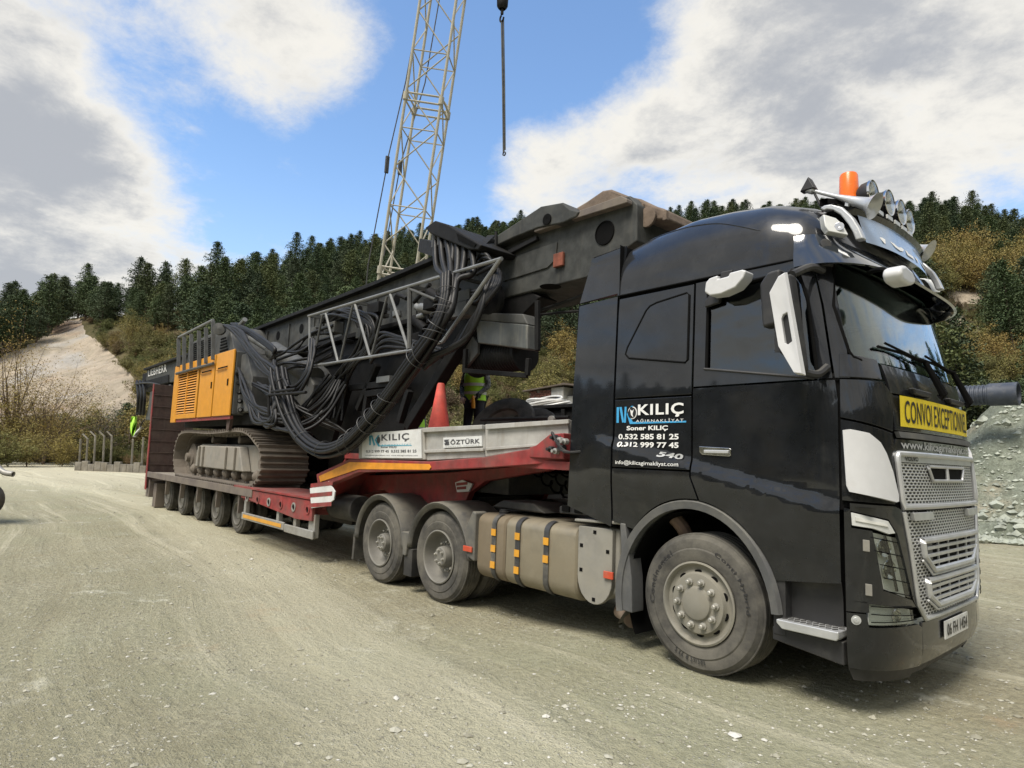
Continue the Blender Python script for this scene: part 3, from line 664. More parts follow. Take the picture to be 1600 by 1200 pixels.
def panel(name, polys, mode, mt, parent, off=0.0, th=.02, res=.04, side=-1, bev=.005, label=None, surf_fn=None):
    if not isinstance(polys[0][0], (tuple, list)): polys = [polys]
    bm = bmesh.new()
    for poly in polys:
        vs = [bm.verts.new((a, c_, 0)) for a, c_ in poly]; bm.faces.new(vs)
    bmesh.ops.triangulate(bm, faces=bm.faces)
    allp = [q for pl_ in polys for q in pl_]
    for ax in (0, 1):
        lo = min(q[ax] for q in allp); hi = max(q[ax] for q in allp); rs = res if mode != 'n' or ax else res/1.45
        k = max(1, int((hi-lo)/rs))
        for i in range(1, k):
            v_ = lo+(hi-lo)*i/k; no = (1, 0, 0) if ax == 0 else (0, 1, 0)
            bmesh.ops.bisect_plane(bm, geom=bm.verts[:]+bm.edges[:]+bm.faces[:], plane_co=(v_, v_, 0), plane_no=no, dist=1e-5)
    bmesh.ops.remove_doubles(bm, verts=bm.verts, dist=2e-4)
    F_ = surf_fn or (lambda a, c_, o_: surf(mode, a, c_, side, o_))
    bm.verts.index_update(); outer = [F_(v.co.x, v.co.y, off) for v in bm.verts]; inner = [F_(v.co.x, v.co.y, off-th) for v in bm.verts]
    n = len(outer); faces = [tuple(v.index for v in f.verts) for f in bm.faces]; be = [(e.verts[0].index, e.verts[1].index) for e in bm.edges if e.is_boundary]; bm.free()
    mb = MB(); mb.add(outer+inner, faces+[tuple(i+n for i in f[::-1]) for f in faces]+[(a, c_, c_+n, a+n) for a, c_ in be])
    return mb.build(name, mt, parent, smooth=50, bev=bev, label=label)
def arc(cx, cz, r, a0, a1, n=14): return [(cx+(r-.03)*math.cos(R(a0+(a1-a0)*i/n)), cz+(r+.055)*math.sin(R(a0+(a1-a0)*i/n))) for i in range(n+1)]

truck = thing('tractor_truck', (0, 0, 0), 'glossy black articulated truck tractor with silver grille and yellow convoy sign', 'truck')
AC = (-.05, .50); AR = .775     # wheel arch
for sd_ in (-1, 1):
    U = lambda name, polys, mt='black_paint', **k: panel(name, polys, 'u', mt, truck, side=sd_, **k)
    U('side_deflector', [(-1.40, 1.17), (-.865, 1.03), (-.865, 3.115), (-1.34, 3.095)])
    U('side_deflector', [(-1.34, 3.125), (-.865, 3.145), (-.82, 3.60), (-1.24, 3.565)], off=.0)
    U('rear_panel', [(-.845, 2.165), (-.055, 2.165), (-.055, 3.085), (-.845, 3.085)])
    # window shaped pressing on the sleeper wall
    rr_ = [(-.74, 2.56), (-.72, 2.62), (-.53, 2.93), (-.49, 2.965), (-.42, 2.985), (-.12, 3.02), (-.095, 3.0), (-.095, 2.45), (-.12, 2.43), (-.70, 2.52)]
    U('sleeper_pressing', rr_, off=.006, th=.01, bev=.004)
    mbp = MB(); mbp.tube([surf('u', a, c_, sd_, .004) for a, c_ in smooth_path([(q[0], q[1], 0) for q in rr_], 1) and [(q[0], q[1]) for q in rr_]], .009, 6, closed=True); mbp.build('groove_trim', 'shell_black', truck)
    U('locker_door', [(-.845, 1.555), (-.055, 1.555), (-.055, 2.15), (-.845, 2.15)])
    U('arch_panel', [(-.845, 1.08)]+arc(*AC, AR, 140, 90)+[(.02, 1.33), (-.055, 1.50), (-.055, 1.54), (-.845, 1.54)])
    # door: lower skin and window frame
    low = [(-.038, 2.21), (-.038, 1.50), (.04, 1.32)]+arc(*AC, AR, 84, 22)+[(1.075, .86), (1.075, 2.08), (1.06, 2.21)]
    U('door', low)
    U('door_frame', [[(-.038, 2.225), (.075, 2.225), (.075, 3.09), (-.038, 3.09)], [(.075, 2.98), (.60, 3.03), (.82, 3.0), (.80, 3.10), (.60, 3.13), (.075, 3.10), (.075, 3.09)],
                     [(.075, 2.225), (.94, 2.225), (.94, 2.24), (.075, 2.36)], [(.94, 2.225), (1.045, 2.225), (.97, 2.75), (.92, 3.0), (.80, 3.10), (.82, 3.0), (.89, 2.80)]], off=-.004)
    U('side_window', [(.07, 2.33), (.95, 2.22), (.90, 2.80), (.83, 3.005), (.60, 3.035), (.07, 2.99)], 'side_glass', off=-.022, th=.005, bev=0)
    wt = MB(); wt.tube([surf('u', x_, 2.372-.155*x_, sd_, .0) for x_ in np.linspace(.06, .93, 8)], .011, 6); wt.build('window_seal', 'black_plastic', truck)
    wt = MB(); wt.tube([surf('u', a, c_, sd_, -.008) for a, c_ in [(.075, 2.35), (.075, 2.985), (.6, 3.03), (.82, 3.0), (.88, 2.8), (.95, 2.24)]], .014, 6); wt.build('window_rubber', 'shell_black', truck)
    # A pillar and corner
    U('windscreen_pillar', [(1.06, 2.225), (1.155, 2.225), (1.13, 2.5), (1.065, 2.9), (1.03, 3.12), (.80, 3.125), (.93, 3.0), (.985, 2.75)])
    U('corner_panel', [(1.09, 1.955), (1.50, 1.875), (1.545, 2.13), (1.44, 2.215), (1.09, 2.215)])
    U('corner_panel', [(1.09, 1.40), (1.475, 1.385), (1.515, 1.76), (1.49, 1.86), (1.09, 1.94)])
    U('mirror_panel', [(1.085, 2.228), (1.43, 2.228), (1.40, 2.37), (1.16, 2.39), (1.085, 2.40)], off=.004)
    # white air vane on the corner
    U('corner_vane', [(1.10, 1.865), (1.14, 1.872), (1.25, 1.85), (1.33, 1.79), (1.375, 1.72), (1.425, 1.60), (1.465, 1.45), (1.465, 1.405), (1.44, 1.40), (1.13, 1.46), (1.115, 1.50)], 'white_plastic', off=.035, th=.03, bev=.012, label='white air vane on the corner of the cab')
    # lamp cluster surround and bumper corner
    U('lamp_surround', [[(1.10, .69), (1.235, .69), (1.235, .76), (1.10, .76)], [(1.10, .76), (1.68, .70), (1.62, .755), (1.34, .83), (1.27, 1.21), (1.14, 1.225), (1.10, 1.225)], [(1.10, 1.225), (1.14, 1.225), (1.135, 1.345), (1.10, 1.35)],
                        [(1.135, 1.335), (1.40, 1.285), (1.48, 1.19), (1.635, .76), (1.68, .70), (1.72, .72), (1.56, 1.34), (1.47, 1.37), (1.135, 1.385)]], off=.004)
    U('lamp_recess', [(1.11, .58), (1.66, .58), (1.60, 1.0), (1.47, 1.33), (1.11, 1.34)], 'shell_black', off=-.05, th=.01, bev=0)
    dr = U('daytime_lamp', [(1.14, 1.325), (1.40, 1.275), (1.465, 1.195), (1.40, 1.19), (1.28, 1.225), (1.145, 1.24)], 'led_white', off=.002, th=.03, bev=.006)
    U('lamp_bar', [(1.165, 1.296), (1.385, 1.252), (1.39, 1.238), (1.165, 1.272)], 'lamp_chrome', off=.010, th=.01, bev=0)
    hl = U('headlight', [(1.275, 1.20), (1.47, 1.165), (1.61, .765), (1.355, .84)], 'lamp_chrome', off=-.035, th=.02, bev=0)
    U('headlight_lens', [(1.275, 1.20), (1.47, 1.165), (1.61, .765), (1.355, .84)], 'lens_glass', off=.0, th=.006, bev=0)
    for i in range(5):      # wire guard and inner cells of the lamp
        q0 = (1.262+.021*i*1.05, 1.17-.085*i); q1 = (1.468+.034*i, 1.135-.088*i)
        g = MB(); g.tube([surf('u', q0[0]+(q1[0]-q0[0])*t_, q0[1]+(q1[1]-q0[1])*t_, sd_, .02) for t_ in (0, .33, .66, 1)], .0035, 5); g.build('lamp_guard_wire', 'shell_black', truck)
    g = MB(); g.tube([surf('u', 1.38+.1*t_, 1.18-.36*t_, sd_, -.012) for t_ in (0, .5, 1)], .010, 5); g.build('lamp_divider', 'shell_black', truck)
    for q in [(1.335, 1.10), (1.375, .96)]:
        c0 = surf('u', q[0]+.04, q[1], sd_, -.034); c1 = surf('u', q[0]+.04, q[1], sd_, -.008); g = MB(); g.lathe(c0, c1-c0, [(0, .05), (.018, .062), (.022, .058), (.006, .03), (.0, .001)], 20); g.build('reflector_bowl', 'chrome', truck)
    fl = U('fog_lamp', [(1.245, .75), (1.63, .69), (1.655, .60), (1.235, .61)], 'led_white', off=-.02, th=.02, bev=0)
    U('fog_lamp_lens', [(1.245, .75), (1.63, .69), (1.655, .60), (1.235, .61)], 'lens_glass', off=.0, th=.006, bev=0)
    c0 = surf('u', 1.46, .665, sd_, -.018); c1 = surf('u', 1.46, .665, sd_, 0); g = MB(); g.lathe(c0, c1-c0, [(0, .035), (.012, .045), (.014, .04), (.002, .001)], 16); g.build('reflector_bowl', 'chrome', truck)
    for zz_, in ((.735,), (.685,), (.635,)):
        g = MB(); g.tube([surf('u', u_, zz_-.09*(u_-1.24)*(.7 if zz_ > .65 else .1), sd_, .018) for u_ in np.linspace(1.24, 1.64, 6)], .0035, 5); g.build('lamp_guard_wire', 'shell_black', truck)
    U('bumper_corner', [(1.10, .33), (1.74, .30), (1.765, .56), (1.70, .59), (1.235, .595), (1.22, .68), (1.10, .68)], 'black_paint', bev=.012)
    U('bumper_lip', [(1.13, .24), (1.72, .20), (1.74, .285), (1.10, .315)], 'black_plastic', off=-.03)
    c0 = surf('u', 1.155, .64, sd_, 0); c1 = surf('u', 1.155, .64, sd_, .02); g = MB(); g.lathe(c0, c1-c0, [(.004, .028), (.008, .03), (.008, .018), (.014, .016), (.015, .001)], 14); g.build('parking_sensor', 'silver_trim', truck)
    for zq in (1.08, .80):
        U('marker_lamp', [(1.205+.03*(1.08-zq), zq), (1.245+.03*(1.08-zq), zq-.004), (1.245+.03*(1.08-zq), zq+.07), (1.205+.03*(1.08-zq), zq+.074)], 'box_cover', off=.014, th=.012, bev=.003)
    # step below the door
    U('step_panel', [(.64, .50), (1.075, .50), (1.075, .845), (.765, .845), (.64, .78)], 'black_plastic', off=-.10, th=.02)
    st_ = MB(); st_.prism([(.66, .535), (.70, .50), (1.06, .50), (1.075, .52), (1.075, .56), (.66, .56)], 'y', sd_*1.10, sd_*1.30); st_.build('cab_step', 'silver_trim', truck, bev=.008, label='silver tread plate step under the door')
    mb_ = MB()
    for i in range(9):
        for j in range(3):
            x_ = .70+i*.042+(j % 2)*.02; y_ = sd_*(1.14+j*.055); mb_.tube([(x_-.013, y_-.012, .564), (x_+.013, y_+.012, .564)], .004, 4)
    mb_.build('step_tread', 'black_plastic', truck)
    bb = MB(); bb.prism([(.60, .40), (1.08, .34), (1.08, .49), (.60, .49)], 'y', sd_*.98, sd_*1.235); bb.build('sill', 'black_plastic', truck, bev=.01)
    bb = MB(); bb.box(.61, .70, min(sd_*1.1, sd_*1.24), max(sd_*1.1, sd_*1.24), .44, .86); bb.build('splash_guard', 'black_plastic', truck, bev=.008)
    # wheel arch lip: grey flare and black liner
    prof = arc(*AC, AR-.005, 192, 6, 34); inn = arc(*AC, AR-.078, 192, 6, 34); fm = MB()
    fm.grid([[Vector((a, sd_*1.248, c_)) for a, c_ in prof], [Vector((a, sd_*1.285, c_)) for a, c_ in [(q[0]+(w_[0]-q[0])*.2, q[1]+(w_[1]-q[1])*.2) for q, w_ in zip(prof, inn)]], [Vector((a, sd_*1.275, c_)) for a, c_ in inn], [Vector((a, sd_*1.22, c_)) for a, c_ in inn], [Vector((a, sd_*.70, c_)) for a, c_ in arc(*AC, AR-.06, 192, 6, 34)]])
    fm.build('wheel_arch_flare', 'grey_plastic', truck, smooth=50)
    fl = MB(); fl.grid([[Vector((a, sd_*1.21, c_)) for a, c_ in arc(*AC, AR-.10, 208, 2, 30)], [Vector((a, sd_*.62, c_)) for a, c_ in arc(*AC, AR-.10, 208, 2, 30)]]); fl.build('arch_liner', 'shell_black', truck)
    rf = MB(); rf.prism([(-.755, 1.07), (-.70, 1.07), (-.665, .90), (-.62, .62), (-.61, .34), (-.74, .345), (-.735, .80)], 'y', sd_*1.10, sd_*1.265); rf.build('rear_arch_leg', 'grey_plastic', truck, bev=.01)
    fp = MB(); fp.grid([[(-.70, sd_*y_, .345) for y_ in (.75, 1.22)], [(-.74, sd_*y_, .30) for y_ in (.75, 1.22)], [(-.80, sd_*y_, .21) for y_ in (.75, 1.22)]]); fp.build('mud_flap', 'tyre_rubber', truck)
    # grab mirror set
    arm = MB(); arm.tube(smooth_path([(1.02, sd_*1.25, 2.30), (.985, sd_*1.34, 2.24), (.93, sd_*1.47, 2.25)], 4), .028, 8); arm.build('mirror_arm', 'black_plastic', truck); arm = MB(); arm.tube(smooth_path([(.98, sd_*1.20, 3.0), (.95, sd_*1.33, 3.0), (.89, sd_*1.47, 2.93)], 4), .028, 8); arm.build('mirror_arm', 'black_plastic', truck)
    mh = MB(); mh.prism([(.78, 2.80), (.84, 2.90), (.905, 2.93), (.985, 2.26), (.95, 2.21), (.905, 2.30), (.80, 2.40)], 'y', sd_*1.43, sd_*1.555)
    mh.build('mirror_housing', 'black_plastic', truck, bev=.03)
    # white cover of the mirror with its slot
    o_ = [(.775, 2.80), (.845, 2.905), (.895, 2.925), (1.01, 2.205), (.955, 2.215), (.84, 2.41)]
    i_ = [(.862, 2.60), (.872, 2.625), (.905, 2.64), (.935, 2.44), (.905, 2.42), (.885, 2.43)]
    cv = MB(); k_ = len(o_); ya, yb = sd_*1.56, sd_*1.60
    vs_ = [(a, ya, c_) for a, c_ in o_]+[(a+(.89-a)*.10, yb, c_+(2.55-c_)*.03) for a, c_ in o_]+[(a, yb-.012*sd_, c_) for a, c_ in i_]+[(a, ya, c_) for a, c_ in i_]
    fs_ = []
    for i in range(k_):
        j = (i+1) % k_
        for l_ in range(3): fs_.append((l_*k_+i, l_*k_+j, (l_+1)*k_+j, (l_+1)*k_+i))
    cv.add(vs_, fs_); cv.build('mirror_cover', 'white_plastic', truck, bev=.006, label='white cover of the door mirror')
    mf = MB(); mf.box(.80, .93, min(sd_*1.545, sd_*1.56), max(sd_*1.545, sd_*1.56), 2.38, 2.72); mf.build('mirror_slot_panel', 'black_plastic', truck)
    wm = MB(); wm.prism([(.60, 2.93), (.66, 3.01), (.76, 3.02), (.78, 2.62), (.62, 2.60)], 'y', sd_*1.27, sd_*1.39); wm.build('kerb_mirror', 'black_plastic', truck, bev=.025)
    am = MB(); am.tube(smooth_path([(.78, sd_*1.24, 3.02), (.80, sd_*1.33, 2.99), (.88, sd_*1.45, 2.96)], 3), .02, 6); am.build('mirror_arm', 'black_plastic', truck)
    # kerb view mirror over the door
    km = MB(); sh_ = [(.155, 2.945), (.165, 3.02), (.20, 3.05), (.27, 3.06), (.27, 3.03), (.36, 3.035), (.37, 3.06), (.47, 3.065), (.505, 3.05), (.49, 3.0), (.42, 2.935), (.30, 2.905), (.20, 2.91)]
    km.prism(sh_, 'y', sd_*1.27, sd_*1.40); km.build('kerb_view_mirror', 'white_plastic', truck, bev=.02, label='white kerb view mirror above the side window')
    kb = MB(); kb.prism([(.27, 3.02), (.36, 3.02), (.38, 3.09), (.28, 3.09)], 'y', sd_*1.20, sd_*1.37); kb.prism([(.07, 2.86), (.20, 2.88), (.21, 2.95), (.12, 2.96), (.07, 2.92)], 'y', sd_*1.22, sd_*1.26); kb.build('mirror_bracket', 'black_plastic', truck, bev=.01)
    # door handle
    hd = MB(); hd.prism([(.025, 1.745), (.29, 1.735), (.30, 1.725), (.30, 1.68), (.285, 1.67), (.05, 1.68), (.03, 1.70)], 'y', sd_*1.25, sd_*1.262); hd.build('handle_recess', 'chrome', truck, bev=.004)
    hd = MB(); hd.box(.075, .285, min(sd_*1.262, sd_*1.278), max(sd_*1.262, sd_*1.278), 1.692, 1.718); hd.build('door_handle', 'silver_trim', truck, bev=.006)

# inner body, dark, behind the joints
ib = MB(); Zs = [2.22, 1.6, 1.05]
for sd_ in (-1, 1):
    rows = [[surf('u', u_, z_, sd_, -.028) for u_ in np.concatenate([np.linspace(-.84, .95, 14), np.linspace(1.0, 2.0, 14)])] for z_ in (1.34, 1.5, 1.7, 1.9, 2.215)]; ib.grid(rows)
    ib.grid([[surf('u', u_, z_, sd_, -.028) for u_ in np.linspace(-.84, -.05, 6)] for z_ in (2.2, 2.6, 3.12)])
    ib.grid([[surf('u', u_, z_, sd_, -.028) for u_ in np.linspace(-1.38, -.80, 6)] for z_ in (1.2, 2.2, 3.12)])
    ib.grid([[surf('u', u_, z_, sd_, -.12) for u_ in (.75, .9, 1.05, 1.2)] for z_ in (.35, .8, 1.36)])
    ib.grid([[surf('u', u_, z_, sd_, -.028) for u_ in np.linspace(-.84, -.56, 4)] for z_ in (1.12, 1.36)])
ib.grid([[(-.84, y_, z_) for y_ in (-1.22, 0, 1.22)] for z_ in (1.12, 2.0, 3.6)])
ib.grid([[(x_, y_, 1.36) for y_ in (-1.2, 0, 1.2)] for x_ in (-.84, 0, 1.25)])
ib.box(-.8, 1.0, -.55, .55, .55, 1.34)
ib.build('inner_body', 'shell_black', truck)
# cab furniture seen through the glass
for sy in (-.62, .62):
    s_ = MB(); s_.prism([(-.05, 1.9), (.45, 1.92), (.5, 2.02), (0.02, 2.06), (-.14, 2.75), (-.10, 2.95), (-.2, 2.96), (-.28, 2.75)], 'y', sy-.24, sy+.24); s_.build('cab_seat', 'seat_grey', truck, bev=.05)
db_ = MB(); db_.prism([(.78, 1.7), (1.15, 1.8), (1.17, 2.26), (1.02, 2.30), (.80, 2.2)], 'y', -1.1, 1.1); db_.build('dashboard', 'black_plastic', truck, bev=.04)
sw = MB(); sw.tube([Vector((.62, .62, 2.28))+Vector((math.sin(a)*.2*.5, math.cos(a)*.22, math.sin(a)*.2*.8)) for a in np.linspace(0, 2*math.pi, 24, endpoint=False)], .016, 6, closed=True); sw.tube([(.62, .62, 2.28), (.85, .62, 2.1)], .03, 8); sw.build('steering_wheel', 'black_plastic', truck)
hlr = MB(); hlr.box(-.8, 1.0, -1.15, 1.15, 3.05, 3.10); hlr.build('headliner', 'seat_grey', truck)
sv1 = MB(); sv1.grid([[surf('n', n_, z_, -1, -.05) for n_ in np.linspace(-.78, .78, 20)] for z_ in (2.92, 3.08)]); sv1.build('sun_blind', 'shell_black', truck)

# ------------------------------------------------------------------ cab front
Yp = lambda name, polys, mt='black_paint', **k: panel(name, polys, 'y', mt, truck, **k)
Np = lambda name, polys, mt='black_paint', **k: panel(name, polys, 'n', mt, truck, **k)
nz = lambda u, z: n_of_u(u, z)
nw = -nz(1.155, 2.4); nt_ = -nz(1.06, 3.0)
ws = [(-nw+.05, 2.355), (-nw+.015, 2.375), (-nw, 2.41), (-.80, 2.75), (-nt_+.02, 3.10), (nt_-.02, 3.10), (.80, 2.75), (nw, 2.41), (nw-.015, 2.375), (nw-.05, 2.355)]
Np('windscreen', ws, 'windscreen_glass', off=-.006, th=.008, bev=0, res=.08)
wr = MB(); wr.tube([surf('n', a, c_, -1, -.002) for a, c_ in ws], .012, 6, closed=True); wr.build('windscreen_rubber', 'shell_black', truck)
nb_ = -n_of_y(-.845, 2.2)
Np('wiper_panel', [(-nb_+.0, 2.145), (-.35, 2.145), (.35, 2.145), (nb_, 2.145), (nb_+.03, 2.345), (.4, 2.34), (-.4, 2.34), (-nb_-.03, 2.345)], 'black_paint_dusty')
Yp('front_panel', [(-.86, 1.885), (.86, 1.885), (.86, 2.13), (-.86, 2.13)], 'black_paint')
Yp('front_ledge', [(-.84, 1.835), (.84, 1.835), (.86, 1.875), (-.86, 1.875)], 'grey_plastic', off=.02, th=.03)
Yp('name_panel', [(-.90, 1.73), (.90, 1.73), (.87, 1.825), (-.87, 1.825)], 'black_paint')
Yp('radiator_backing', [(-.84, .60), (.84, .60), (.86, 1.73), (-.86, 1.73)], 'shell_black', off=-.06, th=.01, bev=0)
for y0_, y1_ in ((-.62, -.22), (.22, .62)):
    cl = MB(); cl.prism([(y0_+.03, 2.155), (y1_-.03, 2.155), (y1_, 2.20), (y0_, 2.20)], 'x', cF(2.2)+.0, cF(2.2)+.05); cl.build('wiper_cowl', 'black_plastic', truck, bev=.015)
for y0_, sg in ((-.12, -1), (.62, -1)):
    wa = MB(); p0 = S_y(y0_, 2.17)+Vector((.06, 0, 0)); p1 = S_y(y0_-.10, 2.44)+Vector((.05, 0, 0)); p2_ = S_y(y0_-.72, 2.50)+Vector((.045, 0, 0))
    wa.tube([p0, p0+Vector((.03, .0, .02)), p1+Vector((.01, 0, .0)), p1+(p2_-p1)*.12], [.03, .028, .02, .014], 8); wa.tube([p1, p1+(p2_-p1)*.5, p2_], .009, 6); wa.build('wiper_arm', 'shell_black', truck)
    bl = MB(); q0 = S_y(y0_-.02, 2.445)+Vector((.022, 0, 0)); q1 = S_y(y0_-.78, 2.47)+Vector((.022, 0, 0)); bl.tube([q0, (q0+q1)/2+Vector((.012, 0, .01)), q1], .011, 6); bl.build('wiper_blade', 'shell_black', truck)
# yellow sign
sgn = MB(); SX = 1.352
sgn.grid([[(SX-.035*abs(y_/.8)**3, y_, z_) for y_ in np.linspace(-.80, .80, 17)] for z_ in (1.915, 2.13)])
sgo = sgn.build('convoy_sign', 'sign_yellow', truck, label='yellow sign reading CONVOI EXCEPTIONNEL')
fs = lambda a, c_: Vector((SX+.004-.035*abs((-.74+a*1.48)/.8)**3, -.74+a*1.48, 1.942+c_*.16))
w1 = .335
lettering('CONVOI', lambda a, c_: fs(a*w1, c_), 'ink_black', sgo, bold=.008, space=1.06)
lettering('EXCEPTIONNEL', lambda a, c_: fs(w1+.035+a*(1-w1-.035), c_), 'ink_black', sgo, bold=.006, space=1.06)
lettering('www.kilicagirnakliyat.com', lambda a, c_: S_y(-.82+a*1.64, 1.745+c_*.075)+Vector((.005, 0, 0)), 'ink_silver', truck, bold=.015)
# upper grille
ug = [(-.865, 1.365), (.865, 1.365), (.885, 1.70), (.87, 1.725), (-.87, 1.725), (-.885, 1.70)]
gr = Yp('grille', [[(-.83, 1.385), (.83, 1.385), (.845, 1.665), (-.845, 1.665)]], 'perforated_silver', off=.0, th=.012, bev=0)
fr = MB()
def frame(mb, pts, r, off=.01, closed=True, mode='y'): mb.tube([surf(mode, a, c_, -1, off) for a, c_ in pts], r, 8, closed=closed)
def dense(pts, n=8, closed=True):
    o = []; m_ = len(pts)
    for i in range(m_ if closed else m_-1):
        a, c_ = pts[i], pts[(i+1) % m_]; o += [(a[0]+(c_[0]-a[0])*k/n, a[1]+(c_[1]-a[1])*k/n) for k in range(n)]
    return o+([] if closed else [pts[-1]])
frame(fr, dense(ug), .020); fr.build('grille_frame', 'silver_trim', truck)
Yp('grille_header', [(-.86, 1.668), (.86, 1.668), (.865, 1.715), (-.865, 1.715)], 'silver_trim', off=.008, th=.02, bev=.004)
lettering('VOLVO', lambda a, c_: S_y(-.80+a*.20, 1.678+c_*.032)+Vector((.013, 0, 0)), 'ink_black', truck, bold=.03)
sl = [(-.43, 1.645), (.43, 1.645), (.36, 1.545), (-.36, 1.545)]
Yp('grille_slot', sl, 'shell_black', off=.004, th=.004, bev=0)
s2 = MB(); frame(s2, dense(sl), .011, .012); s2.tube([surf('y', -.02, 1.645, -1, .012), surf('y', -.02, 1.545, -1, .012)], .014, 8); s2.build('slot_frame', 'silver_trim', truck)
# lower grille
lgp = [(-.845, 1.33), (.845, 1.33), (.80, 1.10), (.72, .72), (.66, .63), (-.66, .63), (-.72, .72), (-.80, 1.10)]
Yp('lower_grille', [(-.83, 1.335), (.83, 1.335), (.79, 1.10), (.70, .72), (.60, .63), (-.60, .63), (-.70, .72), (-.79, 1.10)], 'perforated_silver', off=.0, th=.012, bev=0)
lf = MB(); frame(lf, dense([(-.86, 1.335), (-.80, 1.10), (-.72, .72), (-.62, .615), (.62, .615), (.72, .72), (.80, 1.10), (.86, 1.335)], 6, False), .016, .008, closed=False); lf.build('grille_frame', 'silver_trim', truck)
for y0_ in (-.66, .50):
    Yp('vane_block', [(y0_-.1, 1.275), (y0_+.22, 1.275), (y0_+.2, 1.33), (y0_-.12, 1.33)], 'silver_trim', off=.03, th=.03)
    Yp('grille_notch', [(y0_+.0, 1.325), (y0_+.14, 1.325), (y0_+.14, 1.36), (y0_, 1.36)], 'shell_black', off=.006, th=.01, bev=0)
for zt, zb, hw in ((1.135, .93, .64), (.865, .69, .58)):
    hx = [(-hw, zt), (hw, zt), (hw-.02, zt-.10), (hw-.17, zb), (-hw+.17, zb), (-hw+.02, zt-.10)]
    vent = Yp('air_vent', hx, 'shell_black', off=.003, th=.004, bev=0)
    v2 = MB(); frame(v2, dense(hx), .022, .016); v2.build('vent_frame', 'silver_trim', truck)
    v3 = MB(); frame(v3, dense([(a*1.06, zb-.028+(c_-zb)*1.0) if c_ < zt-.05 else (a*1.06, c_-.02) for a, c_ in hx[2:5]+[hx[5]]], 8, False), .008, .02, closed=False); v3.build('vent_trim', 'silver_trim', truck)
    for k in range(1, 4):
        z_ = zt-(zt-zb)*k/4; hh_ = hw-.05 if z_ > zt-.1 else hw-.05-(zt-.1-z_)*1.3
        v4 = MB(); v4.prism([(-hh_, z_-.012), (hh_, z_-.012), (hh_, z_+.012), (-hh_, z_+.012)], 'x', cF(1)-.03, cF(1)+.018); v4.build('vent_slat', 'silver_trim', truck, bev=.004)
    for yy in (-.34, -.11, .12, .35):
        v5 = MB(); v5.box(cF(1)-.02, cF(1)+.012, yy-.007, yy+.007, zb+.01, zt-.01); v5.build('vent_rib', 'silver_trim', truck)
    for sy in (-1, 1):
        v6 = MB(); v6.prism([(sy*(hw-.02), zt-.015), (sy*(hw-.17), zt-.015), (sy*(hw-.17), zb+.02), (sy*(hw-.03), zt-.10)], 'x', cF(1)-.01, cF(1)+.008); v6.build('vent_cheek', 'grey_plastic', truck)
# bumper centre with number plate
Yp('bumper', [(-.66, .30), (.66, .30), (.66, .595), (-.66, .595)], 'black_paint_dusty', bev=.012)
Yp('bumper_lip', [(-.66, .22), (.66, .22), (.66, .285), (-.66, .285)], 'black_plastic', off=-.03)
pl_ = Yp('number_plate', [(-.30, .435), (.26, .435), (.26, .56), (-.30, .56)], 'plate_white', off=.022, th=.01, bev=.003)
pl_['label'] = 'white number plate reading 06 FH 1454'
lettering('06 FH 1454', lambda a, c_: S_y(-.265+a*.49, .455+c_*.085)+Vector((.026, 0, 0)), 'ink_black', pl_, bold=.02)
# overlapping lettering on the locker door
def side_text(txt, x0, x1, z0, z1, m_, **k): return lettering(txt, lambda a, c_: surf('u', x0+(x1-x0)*a, z0+(z1-z0)*c_, -1, .010), m_, truck, **k)
side_text('KILIÇ', -.58, -.12, 1.985, 2.10, 'ink_white', bold=.025, space=1.12)
side_text('AĞIRNAKLİYAT', -.60, -.12, 1.945, 1.975, 'ink_white', bold=.0, space=1.3)
side_text('Soner KILIÇ', -.70, -.27, 1.868, 1.915, 'ink_white', bold=.03)
side_text('0.532 585 81 25', -.79, -.165, 1.798, 1.845, 'ink_white', bold=.03)
side_text('0.312 999 77 45', -.79, -.165, 1.728, 1.775, 'ink_white', bold=.03)
lettering('540', lambda a, c_: surf('u', -.37+.25*a+.0, 1.650+.050*c_-.02*a, -1, .011), 'ink_silver', truck, bold=.03, shear=.2)
side_text('info@kilicagirnakliyat.com', -.80, -.15, 1.570, 1.615, 'ink_white', bold=.008)
def decal(polys, m_, name='emblem'): return panel(name, polys, 'u', m_, truck, off=.004, th=.003, bev=0)
decal([[(-.82, 1.945), (-.795, 1.945), (-.795, 2.085), (-.82, 2.085)], [(-.79, 2.085), (-.765, 2.085), (-.735, 1.95), (-.755, 1.945)], [(-.735, 1.945), (-.715, 1.945), (-.71, 2.085), (-.73, 2.085)], [(-.705, 2.02), (-.66, 2.09), (-.635, 2.09), (-.685, 2.02), (-.64, 1.95), (-.10, 1.95), (-.10, 1.937), (-.67, 1.932)]], 'ink_blue')
gl = [(-.645+.05*math.cos(a), 2.03+.055*math.sin(a)) for a in np.linspace(0, 2*math.pi, 20, endpoint=False)]; gl2 = [(-.645+.042*math.cos(a), 2.03+.047*math.sin(a)) for a in np.linspace(0, 2*math.pi, 20, endpoint=False)]
decal(gl, 'ink_white'); panel('emblem', gl2, 'u', 'ink_black', truck, off=.0065, th=.002, bev=0); panel('emblem', [(-.665, 2.06), (-.645, 2.045), (-.625, 2.06), (-.64, 2.02), (-.63, 1.99), (-.655, 2.01)], 'u', 'ink_white', truck, off=.009, th=.002, bev=0)

